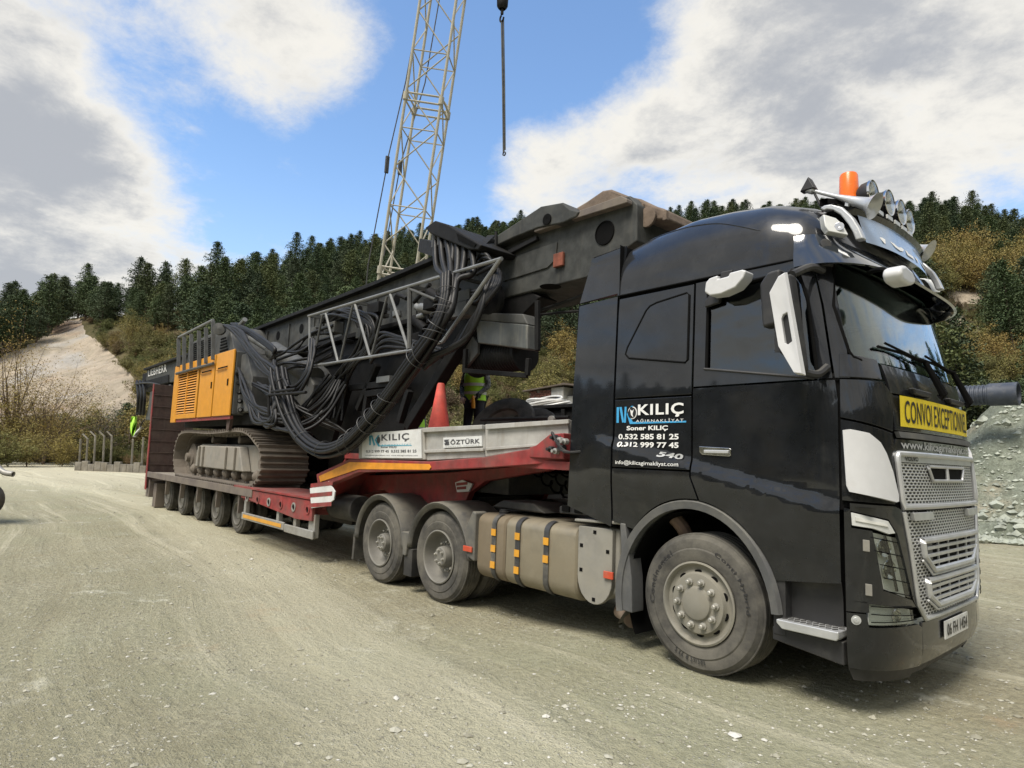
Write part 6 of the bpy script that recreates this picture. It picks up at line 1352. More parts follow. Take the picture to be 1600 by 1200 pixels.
# platform that carries the hose fan
pf = PP(-1.0, [(668, 357), (684, 346), (704, 352), (757, 384), (752, 392), (736, 391), (676, 366)]); q = MB(); q.prism(pf, 'y', -1.05, -.45); q.build('hose_platform', 'rig_dark', rig, bev=.02)
q = MB(); q.prism(PP(-1.06, [(713, 364), (744, 381), (741, 386), (716, 375)]), 'y', -1.062, -1.055); q.build('platform_slot', 'shell_black', rig)
q = MB(); q.bar(P(752, 388, -.9), P(768, 372, -.5), .10, .08); q.build('platform_stay', 'rig_dark', rig)
q = MB(); q.bar(P(690, 392, -.7), P(664, 384, -.3), .2, .2); q.build('platform_stay', 'rig_dark', rig)
for px in (775,):
    q = MB(); q.tube([P(px, 362, -.6), P(px, 400, -.6)], .02, 6); q.build('aerial', 'rig_dark', rig)
# hoses
def hose(pts, y0, r=.032, m_='hose_black', jit=0, n=5, nm='hose'):
    """pts: (column, row[, y]) of the photograph, hung at depth y"""
    pp = []
    for k, t_ in enumerate(pts):
        y_ = t_[2] if len(t_) > 2 else y0; e = jit if 0 < k < len(pts)-1 else jit*.4
        pp.append(P(t_[0]+random.uniform(-e, e), t_[1]+random.uniform(-e, e), y_))
    q = MB(); q.tube(smooth_path(pp, n), r, 7); return q.build(nm, m_, rig, smooth=60)
random.seed(11)
trunk = [(699, 430, -1.25), (697, 470, -1.32), (684, 508, -1.4), (664, 540, -1.45), (640, 574, -1.5), (606, 622, -1.5), (572, 664, -1.5), (540, 694, -1.5), (505, 703, -1.5), (474, 684, -1.5), (454, 650, -1.5), (441, 604, -1.5), (436, 580, -1.48)]
# bundle of parallel hoses
tw = smooth_path([P(a, c_, y_) for a, c_, y_ in trunk], 6)
for j in range(9):
    a_0 = j*2.4; rr = .035+.075*((j*.37) % 1)**.5; pts = []
    for i, p_ in enumerate(tw):
        t_ = (tw[min(i+1, len(tw)-1)]-tw[max(i-1, 0)]).normalized(); u_ = t_.cross(Vector((0, 1, 0))).normalized(); v_ = t_.cross(u_)
        spread = 1+.5*sstep((i/len(tw)-.72)/.2)-.25*sstep((.3-i/len(tw))/.2)
        pts.append(p_+(u_*math.cos(a_0+i*.02)+v_*math.sin(a_0+i*.02))*rr*1.0*float(spread))
    q = MB(); q.tube(pts, .027 if j % 3 else .038, 7); q.build('hose', 'hose_black', rig, smooth=60)
for i in range(4, len(tw)-4, 2):      # spiral wrap and ties round the bundle
    p_ = tw[i]; t_ = (tw[i+1]-tw[i-1]).normalized(); u_ = t_.cross(Vector((0, 1, 0))).normalized(); v_ = t_.cross(u_); tl = t_*random.uniform(-.05, .05)
    if i > 46 and i % 6: continue
    ring = [p_+(u_*math.cos(a)+v_*math.sin(a))*.135+tl*1.6*math.cos(a) for a in np.linspace(0, 2*math.pi, 18, endpoint=False)]
    if random.random() < .3: continue
    q = MB(); q.tube(ring, .0055, 5, closed=True); q.build('hose_tie', 'hose_wrap', rig)
# fan from the platform down into the bundle
for px, py in ((681, 372), (690, 368), (700, 372), (708, 374), (716, 378), (727, 384), (738, 388)):
    q_ = [(px, py, -.95), (px+1-(px-700)*.1, py+40, -1.05), (700+(px-700)*.35, 440, -1.18), (698+(px-700)*.12, 478, -1.32), (684+(px-700)*.1, 512, -1.4)]
    hose(q_, 0, .040+.014*((px*7) % 3)/2, jit=5)
    c0 = P(px, py-2, -.95); q = MB(); q.cyl(c0+Vector((0, 0, .05)), c0+Vector((0, 0, -.16)), .055, n=10); q.build('hose_ferrule', 'hose_wrap' if px < 695 else 'rig_dark', rig)
# branches right of the bundle
for k in range(6):
    hose([(772+k*2, 412+k*3, -.8), (762+k*3, 440+k*2, -1.0), (752-k*3, 480+k*4, -1.1), (735-k*5, 520+k*5, -1.15), (705-k*4, 545+k*2, -1.25), (672-k*2, 556+k*4, -1.35)], 0, .03, jit=2)
for k in range(4): hose([(745, 405+k*8, -.8), (752+k*4, 398+k*6, -.95), (765+k*3, 402+k*5, -.95), (768, 420+k*6, -.9), (750, 450+k*6, -.9), (735, 455+k*6, -.8)], 0, .025, jit=2)
# loops in the middle, behind the catwalk
for k in range(8): hose([(504+k*2, 505, -.8), (522+k*4, 492-k*1.0, -.95), (560+k*3, 496, -.98), (570+k*2.5, 520, -.98), (560+k*2, 548, -.98), (535+k*2, 572, -.95), (500+k*6, 612, -.8), (484+k*7, 655, -.85)], 0, .026, jit=7)
for k in range(5): hose([(578, 540+k*7, -.95), (600, 524+k*4, -.98), (625, 524+k*4, -.98), (648, 535+k*3, -.95), (690, 548+k*3, -.95)], 0, .028, jit=6)
# loops between the engine housing and the leader
for k in range(7): hose([(424+k, 560+k*2, -1.2), (440, 545+k*5, -1.25), (462, 540+k*5, -1.2), (486, 520+k*9, -1.05), (520, 510+k*8, -.95)], 0, .026, jit=6)
for k in range(6): hose([(350+k*1.5, 508+k*.6, -1.42), (362+k*3, 518, -1.45), (388+k*2, 548, -1.5), (404+k*3, 572, -1.5), (424+k*3, 590, -1.5), (440+k*2, 604, -1.5)], 0, .032, jit=3)
for k in range(4): hose([(362+k*3, 506, -1.3), (390+k*3, 522, -1.35), (424+k, 545-k, -1.35), (428, 552, -1.35)], 0, .034, jit=1)
for k in range(9): hose([(374+k*1.2, 574+k*7, -1.42), (382+k*2, 600+k*6, -1.6), (394+k*4, 628+k*5, -1.62), (420+k*4, 642+k*4, -1.6), (452+k*4, 645+k*3, -1.35), (486+k*4, 620+k*2, -1.1), (516+k*3, 585+k*2, -.9)], 0, .028, jit=7)
for k in range(6): hose([(380+k*2, 590+k*6, -1.5), (386+k*3, 625+k*4, -1.62), (398+k*3, 655+k*2, -1.66), (416+k*2, 655+k, -1.66), (424+k*2, 630, -1.6), (424+k, 600-k*3, -1.5), (428, 572-k*2, -1.35)], 0, .026, jit=6)
for k in range(6): hose([(392+k*4, 600, -1.4), (420+k*6, 614+k*2, -1.45), (452+k*6, 628+k*4, -1.3), (480+k*8, 650+k*3, -1.0), (520+k*6, 668+k*3, -.8)], 0, .024, jit=7)
for k in range(5): hose([(427, 568, -1.4), (440, 596, -1.45), (455+k, 604+k*2, -1.4), (474+k*2, 588, -1.3), (486+k, 560, -1.2), (488+k, 530, -1.1)], 0, .03, jit=6)
for a, c_ in (((420, 650), (420, 617)), ((420, 617), (478, 613)), ((425, 612), (462, 608))): T(a, c_, .025, y=-1.66, m_='rig_dark', nm='hose_rest')
# two lashing ropes that run from the mast to the cab
q = MB(); q.tube(smooth_path([P(842, 485, -.3), P(880, 473, -.3), P(925, 456, -.3)], 4), .022, 6); tag(q.build('lashing_rope', 'hose_black', rig))
q = MB(); q.tube(smooth_path([P(842, 492, -.3), P(880, 488, -.3), P(925, 485, -.3)], 4), .018, 6); q.build('lashing_rope', 'hose_black', rig)
# ------------------------------------------------------------------ spoil heap and corrugated pipe on it
mt, nb, p = newmat('spoil_heap')
pos = nb.n('ShaderNodeNewGeometry').outputs['Position']
c = nb.ramp(nb.noise(pos, 1.1, 9, .68), [(.28, (.11, .13, .10)), (.45, (.165, .185, .14)), (.6, (.225, .245, .19)), (.75, (.33, .345, .285))])
c = nb.mix(nb.mr(nb.noise(pos, .45, 4, .6), .55, .72, 0, .7), c, (.33, .29, .21))
c = nb.mix(nb.mr(nb.noise(pos, 9, 5, .7), .38, .58, .75, 0), c, (.10, .11, .08)); c = nb.mix(nb.mr(nb.noise(pos, 22, 4, .7), .55, .7, 0, .6), c, (.40, .41, .35))
nb.set(p.inputs['Base Color'], c); p.inputs['Roughness'].default_value = .95
bp = nb.n('ShaderNodeBump', i_Strength=.9, i_Distance=.10, i_Height=nb.noise(pos, 3.2, 9, .72)); nb.nt.links.new(bp.outputs[0], p.inputs['Normal'])
hx = np.linspace(-5.5, 24, 330); hy = np.linspace(13, 33, 220); HX, HY = np.meshgrid(hx, hy)
edge = np.minimum(1, np.minimum((HX+5.2)/3.2, (24-HX)/3)); lift = np.clip((HY-13.8)/4.0, 0, 1)**.8*np.clip((33-HY)/6, 0, 1)
hz = 3.62*np.clip(edge, 0, 1)**.9*lift+(.75*vnoise(HX, HY, 2.6, 40)+.5*vnoise(HX, HY, .9, 41)+.24*vnoise(HX, HY, .38, 42)+.12*vnoise(HX, HY, .2, 43))*np.minimum(1, lift*4)*np.clip(edge, 0, 1)*np.clip(1.25-lift*.75, .3, 1)
hz = np.where(lift*np.clip(edge, 0, 1) <= 0, -.3, hz-.05)
hm = MB(); hm.grid([[(float(HX[i, j]), float(HY[i, j]), float(hz[i, j])) for j in range(len(hx))] for i in range(len(hy))])
ho = hm.build('spoil_heap', 'spoil_heap', smooth=180); tag(ho, 'big heap of pale green crushed rock standing right of the truck', 'heap')
n = 12000; x = np.random.uniform(-4.6, 12, n); y = 13.2+np.random.rand(n)**1.3*5; ix = np.clip(((x+5.5)/29.5*329).astype(int), 0, 329); iy = np.clip(((y-13)/20*219).astype(int), 0, 219)
z = np.maximum(hz[iy, ix], 0); s = np.random.gamma(1.3, .022, n)+.012; s = np.clip(s*np.where(z < .8, 1.3, .9), .02, .22)
mat('heap_stone', (.30, .32, .265), .9, var=.35, vs=3)
rock_cloud('heap_stones', np.stack([x, y, z+s*.15], -1), s, 'heap_stone', label='loose pale stones lying on and before the spoil heap', cat='stones', flat=.8)
mat('pipe_blue', (.045, .055, .075), .5, dust=.3); mat('pipe_grey', (.20, .26, .29), .5)
def ribpipe(x0, x1, y0, z0, r, label, m_, tilt=0):
    t = thing('corrugated_pipe', (x0, y0, z0), label, 'pipe', 'pipes lying on the spoil heap'); pr = []; x_ = 0; L_ = x1-x0
    while x_ < L_-.75: pr += [(x_, r-.028), (x_+.03, r-.028), (x_+.045, r), (x_+.085, r)]; x_ += .10
    q = MB(); q.lathe((x0, y0, z0), (1, 0, tilt), [(0, r-.07)]+pr+[(x_, r-.03)], 22); q.build('ribbed_barrel', m_, t, smooth=50)
    q = MB(); q.lathe((x0, y0, z0), (1, 0, tilt), [(x_-.02, r-.03), (x_, r+.025), (L_-.05, r+.025), (L_, r+.035), (L_, r-.02), (L_-.3, r-.03)], 22); q.build('socket', m_, t, smooth=50)
    return t
a = P(1500, 617, 16); c_ = P(1592, 615, 16)
ribpipe(a.x-3.2, c_.x, 16, c_.z, .29, 'dark blue grey corrugated pipe on top of the spoil heap, nearest the truck', 'pipe_blue')
ribpipe(c_.x+.12, c_.x+5, 16.3, c_.z+.03, .25, 'paler blue corrugated pipe on the heap, cut by the right edge of the view', 'pipe_grey')

# ------------------------------------------------------------------ lattice boom crane behind the rig
mat('crane_cream', (.36, .34, .27), .5, var=.1, dust=.3, dustcol=(.25, .22, .17)); mat('steel_rope', (.07, .07, .072), .5, metal=.4); mat('crane_body', (.35, .20, .03), .6, dust=.4)
DEP = 21.0
def D(px, py, dep=DEP): return CAMP+ray(px, py)*dep
foot = D(588, 700); topp = D(752, -400); axv = (topp-foot).normalized(); LB = (topp-foot).length
crane = thing('lattice_crane', (foot.x, foot.y, 0), 'tall cream lattice boom crane rising behind the piling rig', 'crane')
uu = (CR-axv*CR.dot(axv)).normalized(); vv = axv.cross(uu).normalized(); vv = vv if vv.dot(CF) > 0 else -vv
offs = [(-.78, -.5), (.38, -.5), (.84, .62), (-.36, .62)]
offs = [(-.62, -.55), (.52, -.55), (.62, .55), (-.52, .55)]
cr_ = [foot+uu*a+vv*b__ for a, b__ in offs]
sec_L = [0, 5.7, 11.3, 16.9, LB]   # joints of the boom sections
def cp(k, s_):
    tp_ = min(1, .25+s_/3.0); a, b__ = offs[k]; return foot+axv*s_+uu*a*tp_+vv*b__*tp_
for k in range(4):
    for s0, s1 in zip(sec_L, sec_L[1:]):
        ss = [s0]+[v for v in (3.0,) if s0 < v < s1]+[s1]
        q = MB(); q.tube([cp(k, s_) for s_ in ss], .048, 8); q.build('boom_chord', 'crane_cream', crane)
stp = 1.25; ns = int(LB/stp)
for f in range(4):
    k0, k1 = f, (f+1) % 4
    for i in range(ns):
        s0 = .3+i*stp
        a, c_ = (k0, k1) if i % 2 else (k1, k0)
        q = MB(); q.tube([cp(a, s0), cp(c_, s0+stp)], .024, 5); q.build('boom_lacing', 'crane_cream', crane)
        if i % 2 == 0: q = MB(); q.tube([cp(k0, s0), cp(k1, s0)], .022, 5); q.build('boom_lacing', 'crane_cream', crane)
for s_ in sec_L[1:-1]:
    for f in range(4):
        for ds in (-.12, .12): q = MB(); q.tube([cp(f, s_+ds), cp((f+1) % 4, s_+ds)], .032, 6); q.build('joint_frame', 'crane_cream', crane)
        q = MB(); q.cyl(cp(f, s_-.12), cp(f, s_+.12), .085, n=10); q.build('joint_pin', 'crane_cream', crane)
def rope(pts, r=.022, nm='pendant_rope'):
    q = MB(); q.tube(pts, r, 6); return q.build(nm, 'steel_rope', crane)
rope([D(672, -80, 22), D(634, 127, 22), D(605, 252, 22)]); rope([D(604, 262, 22), D(575, 415, 22), D(566, 520, 22)])
for r_ in ((605, 257),):
    q = MB(); c0 = D(605, 257, 22); q.bar(c0+Vector((0, 0, .3)), c0-Vector((.03, 0, .3)), .14, .08); q.build('rope_socket', 'steel_rope', crane, bev=.02)
rope([D(700, -80, 21.6), D(664, 130, 21.6), D(625, 258, 21.6)]); rope([D(624, 266, 21.6), D(600, 400, 21.6)]); c0 = D(625, 262, 21.6); q = MB(); q.bar(c0+Vector((0, 0, .25)), c0-Vector((0, 0, .25)), .14, .08); q.build('rope_socket', 'steel_rope', crane, bev=.02)
# carrier, mostly hidden by the rig
q = MB(); q.box(foot.x-2.2, foot.x+2.4, foot.y-.6, foot.y+2.6, 1.0, 2.2); q.build('carrier_body', 'crane_body', crane, bev=.1)
for sy in (-.2, 2.2):
    q = MB(); q.prism([(foot.x-2.6, .5), (foot.x-2.2, .02), (foot.x+2.2, .02), (foot.x+2.6, .5), (foot.x+2.3, .95), (foot.x-2.3, .95)], 'y', foot.y+sy-.35, foot.y+sy+.35); q.build('crawler', 'track_steel', crane, bev=.05)
# hoist rope, hook ball and sling
hk = D(785, 8); hook = thing('crane_hook', tuple(hk), 'crane hook ball with a hanging sling against the blue sky', 'hook')
q = MB(); q.tube([hk+Vector((0, 0, .25)), hk+Vector((.05, .02, 9))], .02, 6); q.build('hoist_rope', 'steel_rope', hook)
q = MB(); q.lathe(hk-Vector((0, 0, .15)), (0, 0, 1), [(0, .10), (.06, .15), (.12, .18), (.35, .19), (.5, .17), (.6, .001)], 20); q.build('hook_ball', 'rig_dark', hook)
q = MB(); q.cyl(hk-Vector((0, 0, .15)), hk-Vector((0, 0, .32)), .05, n=10); q.tube([hk+Vector((.09*math.cos(a), 0, -.46+.12*math.sin(a))) for a in np.linspace(1.9, 6.2, 14)], .03, 8); q.build('hook', 'rig_dark', hook)
e_ = D(787, 238); s0 = hk+Vector((0, 0, -.55)); q = MB(); q.tube([s0, (s0*.5+e_*.5)+Vector((.01, 0, 0)), e_], .035, 6); q.tube([s0+Vector((.06, .02, .05)), (s0*.5+e_*.5)+Vector((.07, .02, 0)), e_+Vector((.07, .0, .06))], .022, 6); q.build('sling', 'rig_grey', hook)
q = MB(); q.lathe(e_+Vector((.03, 0, -.06)), (0, 1, 0), [(-.02, .05), (-.02, .075), (.02, .075), (.02, .05), (-.02, .05)], 14); q.build('shackle', 'steel_rope', hook)

# ------------------------------------------------------------------ things on the trailer neck
CYN = -.92; cb = P(686, 665, CYN); cone = thing('traffic_cone', (cb.x, CYN, 1.58), 'faded red traffic cone standing on the trailer neck', 'traffic cone')
hgt = P(686, 599, CYN).z-1.58
q = MB(); q.lathe((cb.x, CYN, 1.58), (0, 0, 1), [(.03, .21), (.05, .195), (hgt*.55, .115), (hgt*.6, .105), (hgt-.02, .05), (hgt, .04), (hgt, .001)], 28); q.build('cone_body', 'cone_red', cone)
q = MB(); q.box(cb.x-.2, cb.x+.2, CYN-.2, CYN+.2, 1.582, 1.612); q.build('base', 'cone_red', cone, bev=.015)
sc0 = P(788, 665, .45)
for k_, (dx, rr) in enumerate(((0, .52), (.42, .42))):
    sp_ = thing('spare_tyre', (sc0.x+dx, .45+.18*k_, 1.6), 'larger dusty spare tyre leaning on the trailer neck' if k_ == 0 else 'smaller dusty spare tyre behind the first one on the trailer neck', 'tyre', 'spare tyres lying on the trailer neck')
    q = MB(); ax_ = Vector((.25, -.75, .6)); q.lathe((sc0.x+dx, .45+.18*k_, 1.62+rr*.78), ax_, [(-.13, rr*.55), (-.15, rr*.75), (-.13, rr*.95), (-.08, rr), (.08, rr), (.13, rr*.95), (.15, rr*.75), (.13, rr*.55), (-.13, rr*.55)], 36); q.build('tyre_body', 'tyre_rubber', sp_)
    q = MB(); q.lathe((sc0.x+dx, .45+.18*k_, 1.62+rr*.78), ax_, [(.10, rr*.57), (.02, rr*.5), (.0, .001)], 24); q.build('rim', 'hub_grey', sp_)
rl = thing('steel_rod', (P(830, 655, -.2).x, -.2, 1.62), 'long thin steel rod lying across the trailer neck', 'rod'); q = MB(); q.tube([P(752, 656, -.2), P(889, 652, -.2)], .022, 8); q.build('shaft', 'rig_dark', rl); q = MB(); q.lathe(P(863, 656, -.22), (0, -1, 0), [(-.03, .05), (.03, .05), (.03, .001)], 12); q.build('clamp', 'guard_alu', rl)
# dark skip with a tarpaulin edge and hose coil behind the trailer
SK = 3.6; k0, k1 = P(770, 641, SK), P(905, 640, SK)
skp = thing('skip_container', ((k0.x+k1.x)/2, SK+1, 0), 'dark open skip container standing behind the trailer neck', 'container')
q = MB(); q.prism([(k0.x+.25, .1), (k1.x-.2, .1), (k1.x, k0.z), (k0.x, k0.z)], 'y', SK, SK+2.1); q.build('skip_body', 'rig_dark', skp, bev=.03)
for k in range(5):
    xx = k0.x+.4+(k1.x-k0.x-.8)*k/4; q = MB(); q.box(xx-.05, xx+.05, SK-.06, SK-.001, .3, k0.z-.05); q.build('skip_rib', 'rig_dark', skp, bev=.01)
q = MB(); q.box(k0.x-.03, k1.x+.03, SK-.08, SK+.02, k0.z-.02, k0.z+.05); q.build('skip_rim', 'rig_dark', skp, bev=.01)
cl = P(850, 624, SK+.5); coil = thing('hose_coil', (cl.x, SK+.5, k0.z+.05), 'coil of pale hose lying on top of the dark skip', 'hose coil')
for k in range(6):
    rr = .62-.04*k; pts = [Vector((cl.x+(rr+.03*math.sin(3*a+k))*math.cos(a)*1.15, SK+.5+rr*math.sin(a)*.6, k0.z+.10+.03*k+.03*math.sin(2*a+k)+.05*math.sin(a))) for a in np.linspace(0, 2*math.pi, 40, endpoint=False)]
    q = MB(); q.tube(pts, .026, 6, closed=True); q.build('hose_turn', 'plate_white' if k % 2 else 'guard_alu', coil)
bgp = P(812, 629, SK+.3); q = MB(); random.seed(2)
q.grid([[Vector((bgp.x+.34*math.cos(a)*math.cos(b__)*1.2, SK+.3+.22*math.sin(a)*math.cos(b__), k0.z+.05+.14*max(0, math.sin(b__))+.02*math.sin(5*a+3*b__))) for a in np.linspace(0, 2*math.pi, 20)] for b__ in np.linspace(0, math.pi/2, 8)])
tag(q.build('white_sack', 'plate_white', smooth=60), 'small white sack lying on the left end of the dark skip', 'sack')

# ------------------------------------------------------------------ brick hut behind
HY_ = 17.0; h0 = P(826, 608, HY_); h1 = P(902, 602, HY_); hm_ = P(862, 604, HY_); zb = 0
hut = thing('brick_hut', ((h0.x+h1.x)/2, HY_+1.5, 0), 'small ruined brick hut with a grey plastered corner behind the skip', 'hut')
mat('brick_red', (.17, .075, .055), .9, var=.35, vs=9); mat('mortar', (.22, .20, .17), .95); mat('plaster', (.36, .36, .35), .9, dust=.4, streak=.4); mat('hut_roof', (.10, .08, .065), .9)
q = MB(); q.box(h0.x+.05, hm_.x, HY_+.06, HY_+3, zb, h0.z-.1); q.build('brick_wall', 'mortar', hut)
bk = MB(); bk.box(-.115, .115, -.03, .03, -.04, .04); bkm = bk.mesh('brick', 'brick_red', smooth=0)
nrow = int((h0.z-.2-2.7)/.10); random.seed(9)
wl = [c for c in hut.children if c.name.startswith('brick_wall')][0]
for r_ in range(nrow):
    n_ = int((hm_.x-h0.x-.1)/.26)
    for k in range(n_):
        if random.random() < .06: continue
        link_mesh('brick', bkm, wl, (h0.x+.2+k*.26+(r_ % 2)*.12-hut.location.x, HY_+.03-random.random()*.02-hut.location.y, h0.z-.18-r_*.10))
q = MB(); q.box(hm_.x, h1.x-.9, HY_-.03, HY_+3, zb, hm_.z-.06); q.build('plaster_wall', 'plaster', hut, bev=.02)
q = MB(); q.box(h1.x-.9, h1.x+1.2, HY_+.25, HY_+3, zb, hm_.z-.5); q.build('plaster_wall', 'plaster', hut, bev=.02)
q = MB(); q.prism([(h0.x-.2, h0.z-.08), (hm_.x+.3, hm_.z+.03), (h1.x-.7, hm_.z+.10), (h1.x+1.4, hm_.z-.20), (h1.x+1.4, hm_.z-.27), (h1.x-.7, hm_.z+.02), (h0.x-.2, h0.z-.15)], 'y', HY_-.25, HY_+3.3); q.build('roof_slab', 'hut_roof', hut)
# yellow green bushes seen under the mast
for px, py, y_, sc, lb in ((700, 650, 13, .85, 'leafy yellow green bush seen left of the vested worker'), (775, 640, 15, 1.0, 'leafy yellow green bush seen right of the vested worker'), (815, 630, 15.5, .7, 'dark green bush at the left end of the brick hut'), (860, 560, 20, .9, 'pale yellow bush above the brick hut'), (640, 650, 14, .9, 'green bush half hidden by the slanted leg of the rig'), (740, 650, 12, .75, 'green bush directly behind the vested worker')):
    v = P(px, 700, y_); plant('green_shrub', GREENS[random.randrange(2)], (v.x, y_, 0), sc, random.uniform(0, 6), lb, 'shrub')

# ------------------------------------------------------------------ people
mat('vest_lime', (.42, .80, .05), .6, var=.08); mat('vest_silver', (.55, .55, .5), .4); mat('trouser_navy', (.018, .020, .030), .85, var=.2); mat('skin', (.42, .25, .18), .55, var=.06); mat('hair_dark', (.02, .015, .012), .7); mat('boot', (.05, .035, .025), .7)
mt, nb, p = newmat('camo_shirt'); pos = nb.n('ShaderNodeTexCoord').outputs['Object']
c = nb.ramp(nb.noise(pos, 14, 4, .6), [(.38, (.02, .022, .025)), (.46, (.09, .095, .10)), (.55, (.22, .225, .22)), (.62, (.05, .055, .05))]); nb.set(p.inputs['Base Color'], c); p.inputs['Roughness'].default_value = .85
def skinmesh(name, verts, edges, rad_, m_, parent, root=0, lv=2):
    me = bpy.data.meshes.new(name); me.from_pydata(verts, edges, []); me.materials.append(MATS[m_]); o = bpy.data.objects.new(name, me); C.objects.link(o); o.parent = parent
    md = o.modifiers.new('skin', 'SKIN'); md.use_smooth_shade = True; sv__ = me.skin_vertices[0].data
    for i, r_ in enumerate(rad_): sv__[i].radius = r_ if isinstance(r_, tuple) else (r_, r_); sv__[i].use_root = (i == root)
    sb = o.modifiers.new('subd', 'SUBSURF'); sb.levels = lv; sb.render_levels = lv; return o
def person(loc, rz, label, pose='stand', hold=True):
    t = thing('person', loc, label, 'person'); t.rotation_euler = (0, 0, rz)
    L_ = dict(pel=(0, 0, .95), wai=(.0, 0, 1.08), che=(.02, 0, 1.32), shc=(.02, 0, 1.46), nec=(.03, 0, 1.53), hed=(.05, 0, 1.60),
              shl=(.0, .19, 1.44), ell=(.0, .27, 1.17), wrl=(.16, .12, 1.00), shr=(0, -.19, 1.44), elr=(.02, -.26, 1.16), wrr=(.18, -.14, .98))
    legs = [(0, .09, .92), (.03, .10, .50), (0, .11, .09), (.14, .12, .045)], [(0, -.09, .92), (.04, -.11, .50), (0, -.12, .09), (.14, -.13, .045)]
    if pose == 'crouch':
        L_ = {k: (v[0]+.25*max(0, v[2]-.9), v[1], v[2]-.28) for k, v in L_.items()}
        legs = [(0, .09, .66), (.30, .14, .42), (.0, .13, .09), (.14, .14, .045)], [(0, -.09, .66), (.30, -.14, .42), (0, -.13, .09), (.14, -.14, .045)]
    k = list(L_.keys()); V = [L_[x_] for x_ in k]; E = [(0, 1), (1, 2), (2, 3), (3, 4), (4, 5), (3, 6), (6, 7), (7, 8), (3, 9), (9, 10), (10, 11)]
    Rr = [(.15, .11), (.14, .105), (.16, .115), (.12, .09), (.055, .055), (.06, .06), (.07, .065), (.048, .048), (.032, .032), (.07, .065), (.048, .048), (.032, .032)]
    n0 = len(V)
    for lg in legs: V += lg
    E += [(0, n0), (n0, n0+1), (n0+1, n0+2), (n0+2, n0+3), (0, n0+4), (n0+4, n0+5), (n0+5, n0+6), (n0+6, n0+7)]; Rr += [(.085, .09), (.062, .062), (.045, .045), (.035, .035)]*2
    body = skinmesh('body', V, E, Rr, 'camo_shirt', t)
    # trousers, vest, head, hair, hands, boots as clothing over the one body
    pz = [V[0]]+list(legs[0][:3])+list(legs[1][:3]); o = skinmesh('trousers', [V[0]]+list(legs[0][:3])+list(legs[1][:3]), [(0, 1), (1, 2), (2, 3), (0, 4), (4, 5), (5, 6)], [(.165, .125), (.10, .105), (.075, .075), (.065, .065), (.10, .105), (.075, .075), (.065, .065)], 'trouser_navy', t)
    ch, wa, sh_ = Vector(L_['che']), Vector(L_['wai']), Vector(L_['shc']); pe = Vector(L_['pel'])
    def vest_ring(c0, rx, ry): return [c0+Vector((rx*math.cos(a), ry*math.sin(a), 0)) for a in np.linspace(0, 2*math.pi, 24, endpoint=False)]
    rings = [vest_ring(pe+Vector((0, 0, -.02)), .155, .21), vest_ring(wa, .145, .195), vest_ring(ch, .155, .205), vest_ring(sh_-Vector((0, 0, .05)), .13, .19), vest_ring(sh_+Vector((0, 0, .03)), .085, .11)]
    def shell(rs, nm, m_, kk=1.0):
        q = MB(); rs = [[(v-sum(r_, Vector())/len(r_))*kk+sum(r_, Vector())/len(r_) for v in r_] for r_ in rs]; q.grid([r_+[r_[0]] for r_ in rs]); me = q.mesh(nm, m_, smooth=70); return link_mesh(nm, me, t)
    vo_ = shell(rings, 'vest', 'vest_lime')
    for z0 in (.25, .62):
        a, c_ = rings[0], rings[2]; r1 = [x_.lerp(y_, z0) for x_, y_ in zip(a, c_)]; r2 = [x_.lerp(y_, z0+.13) for x_, y_ in zip(a, c_)]; shell([r1, r2], 'reflective_band', 'vest_silver', 1.03)
    hd_ = Vector(L_['hed'])+Vector((.02, 0, .08)); q = MB()
    q.grid([[hd_+Vector((math.cos(b__)*math.cos(a)*(.098 if math.cos(a) > 0 else .095)*(1-.18*max(0, -math.sin(b__))), math.cos(b__)*math.sin(a)*.078*(1-.25*max(0, -math.sin(b__))), math.sin(b__)*.125)) for a in np.linspace(0, 2*math.pi, 25)] for b__ in np.linspace(-math.pi/2, math.pi/2, 17)])
    q.prism([(hd_.x+.085, hd_.z+.02), (hd_.x+.12, hd_.z-.03), (hd_.x+.09, hd_.z-.035)], 'y', -.014, .014)
    for sy in (-1, 1): q.lathe(hd_+Vector((0, sy*.078, -.005)), (0, sy, 0), [(0, .03), (.012, .028), (.014, .001)], 10)
    me = q.mesh('head', 'skin', smooth=70); link_mesh('head', me, t)
    for sy in (-1, 1): q = MB(); q.lathe(hd_+Vector((.086, sy*.032, .015)), (1, 0, 0), [(0, .012), (.008, .008), (.01, .001)], 10); link_mesh('eye', q.mesh('eye', 'hair_dark', smooth=60), t)
    q = MB(); q.bar(hd_+Vector((.088, -.022, -.06)), hd_+Vector((.088, .022, -.06)), .008, .01); link_mesh('mouth', q.mesh('mouth', 'rust_patch_m' if 'rust_patch_m' in MATS else 'brick_red'), t)
    q = MB(); q.grid([[hd_+Vector((-.012, 0, .01))+Vector((math.cos(b__)*math.cos(a)*.103, math.cos(b__)*math.sin(a)*.086, math.sin(b__)*.128)) for a in np.linspace(0, 2*math.pi, 25)] for b__ in np.linspace(.25, math.pi/2, 8)]); link_mesh('hair', q.mesh('hair', 'hair_dark', smooth=70), t)
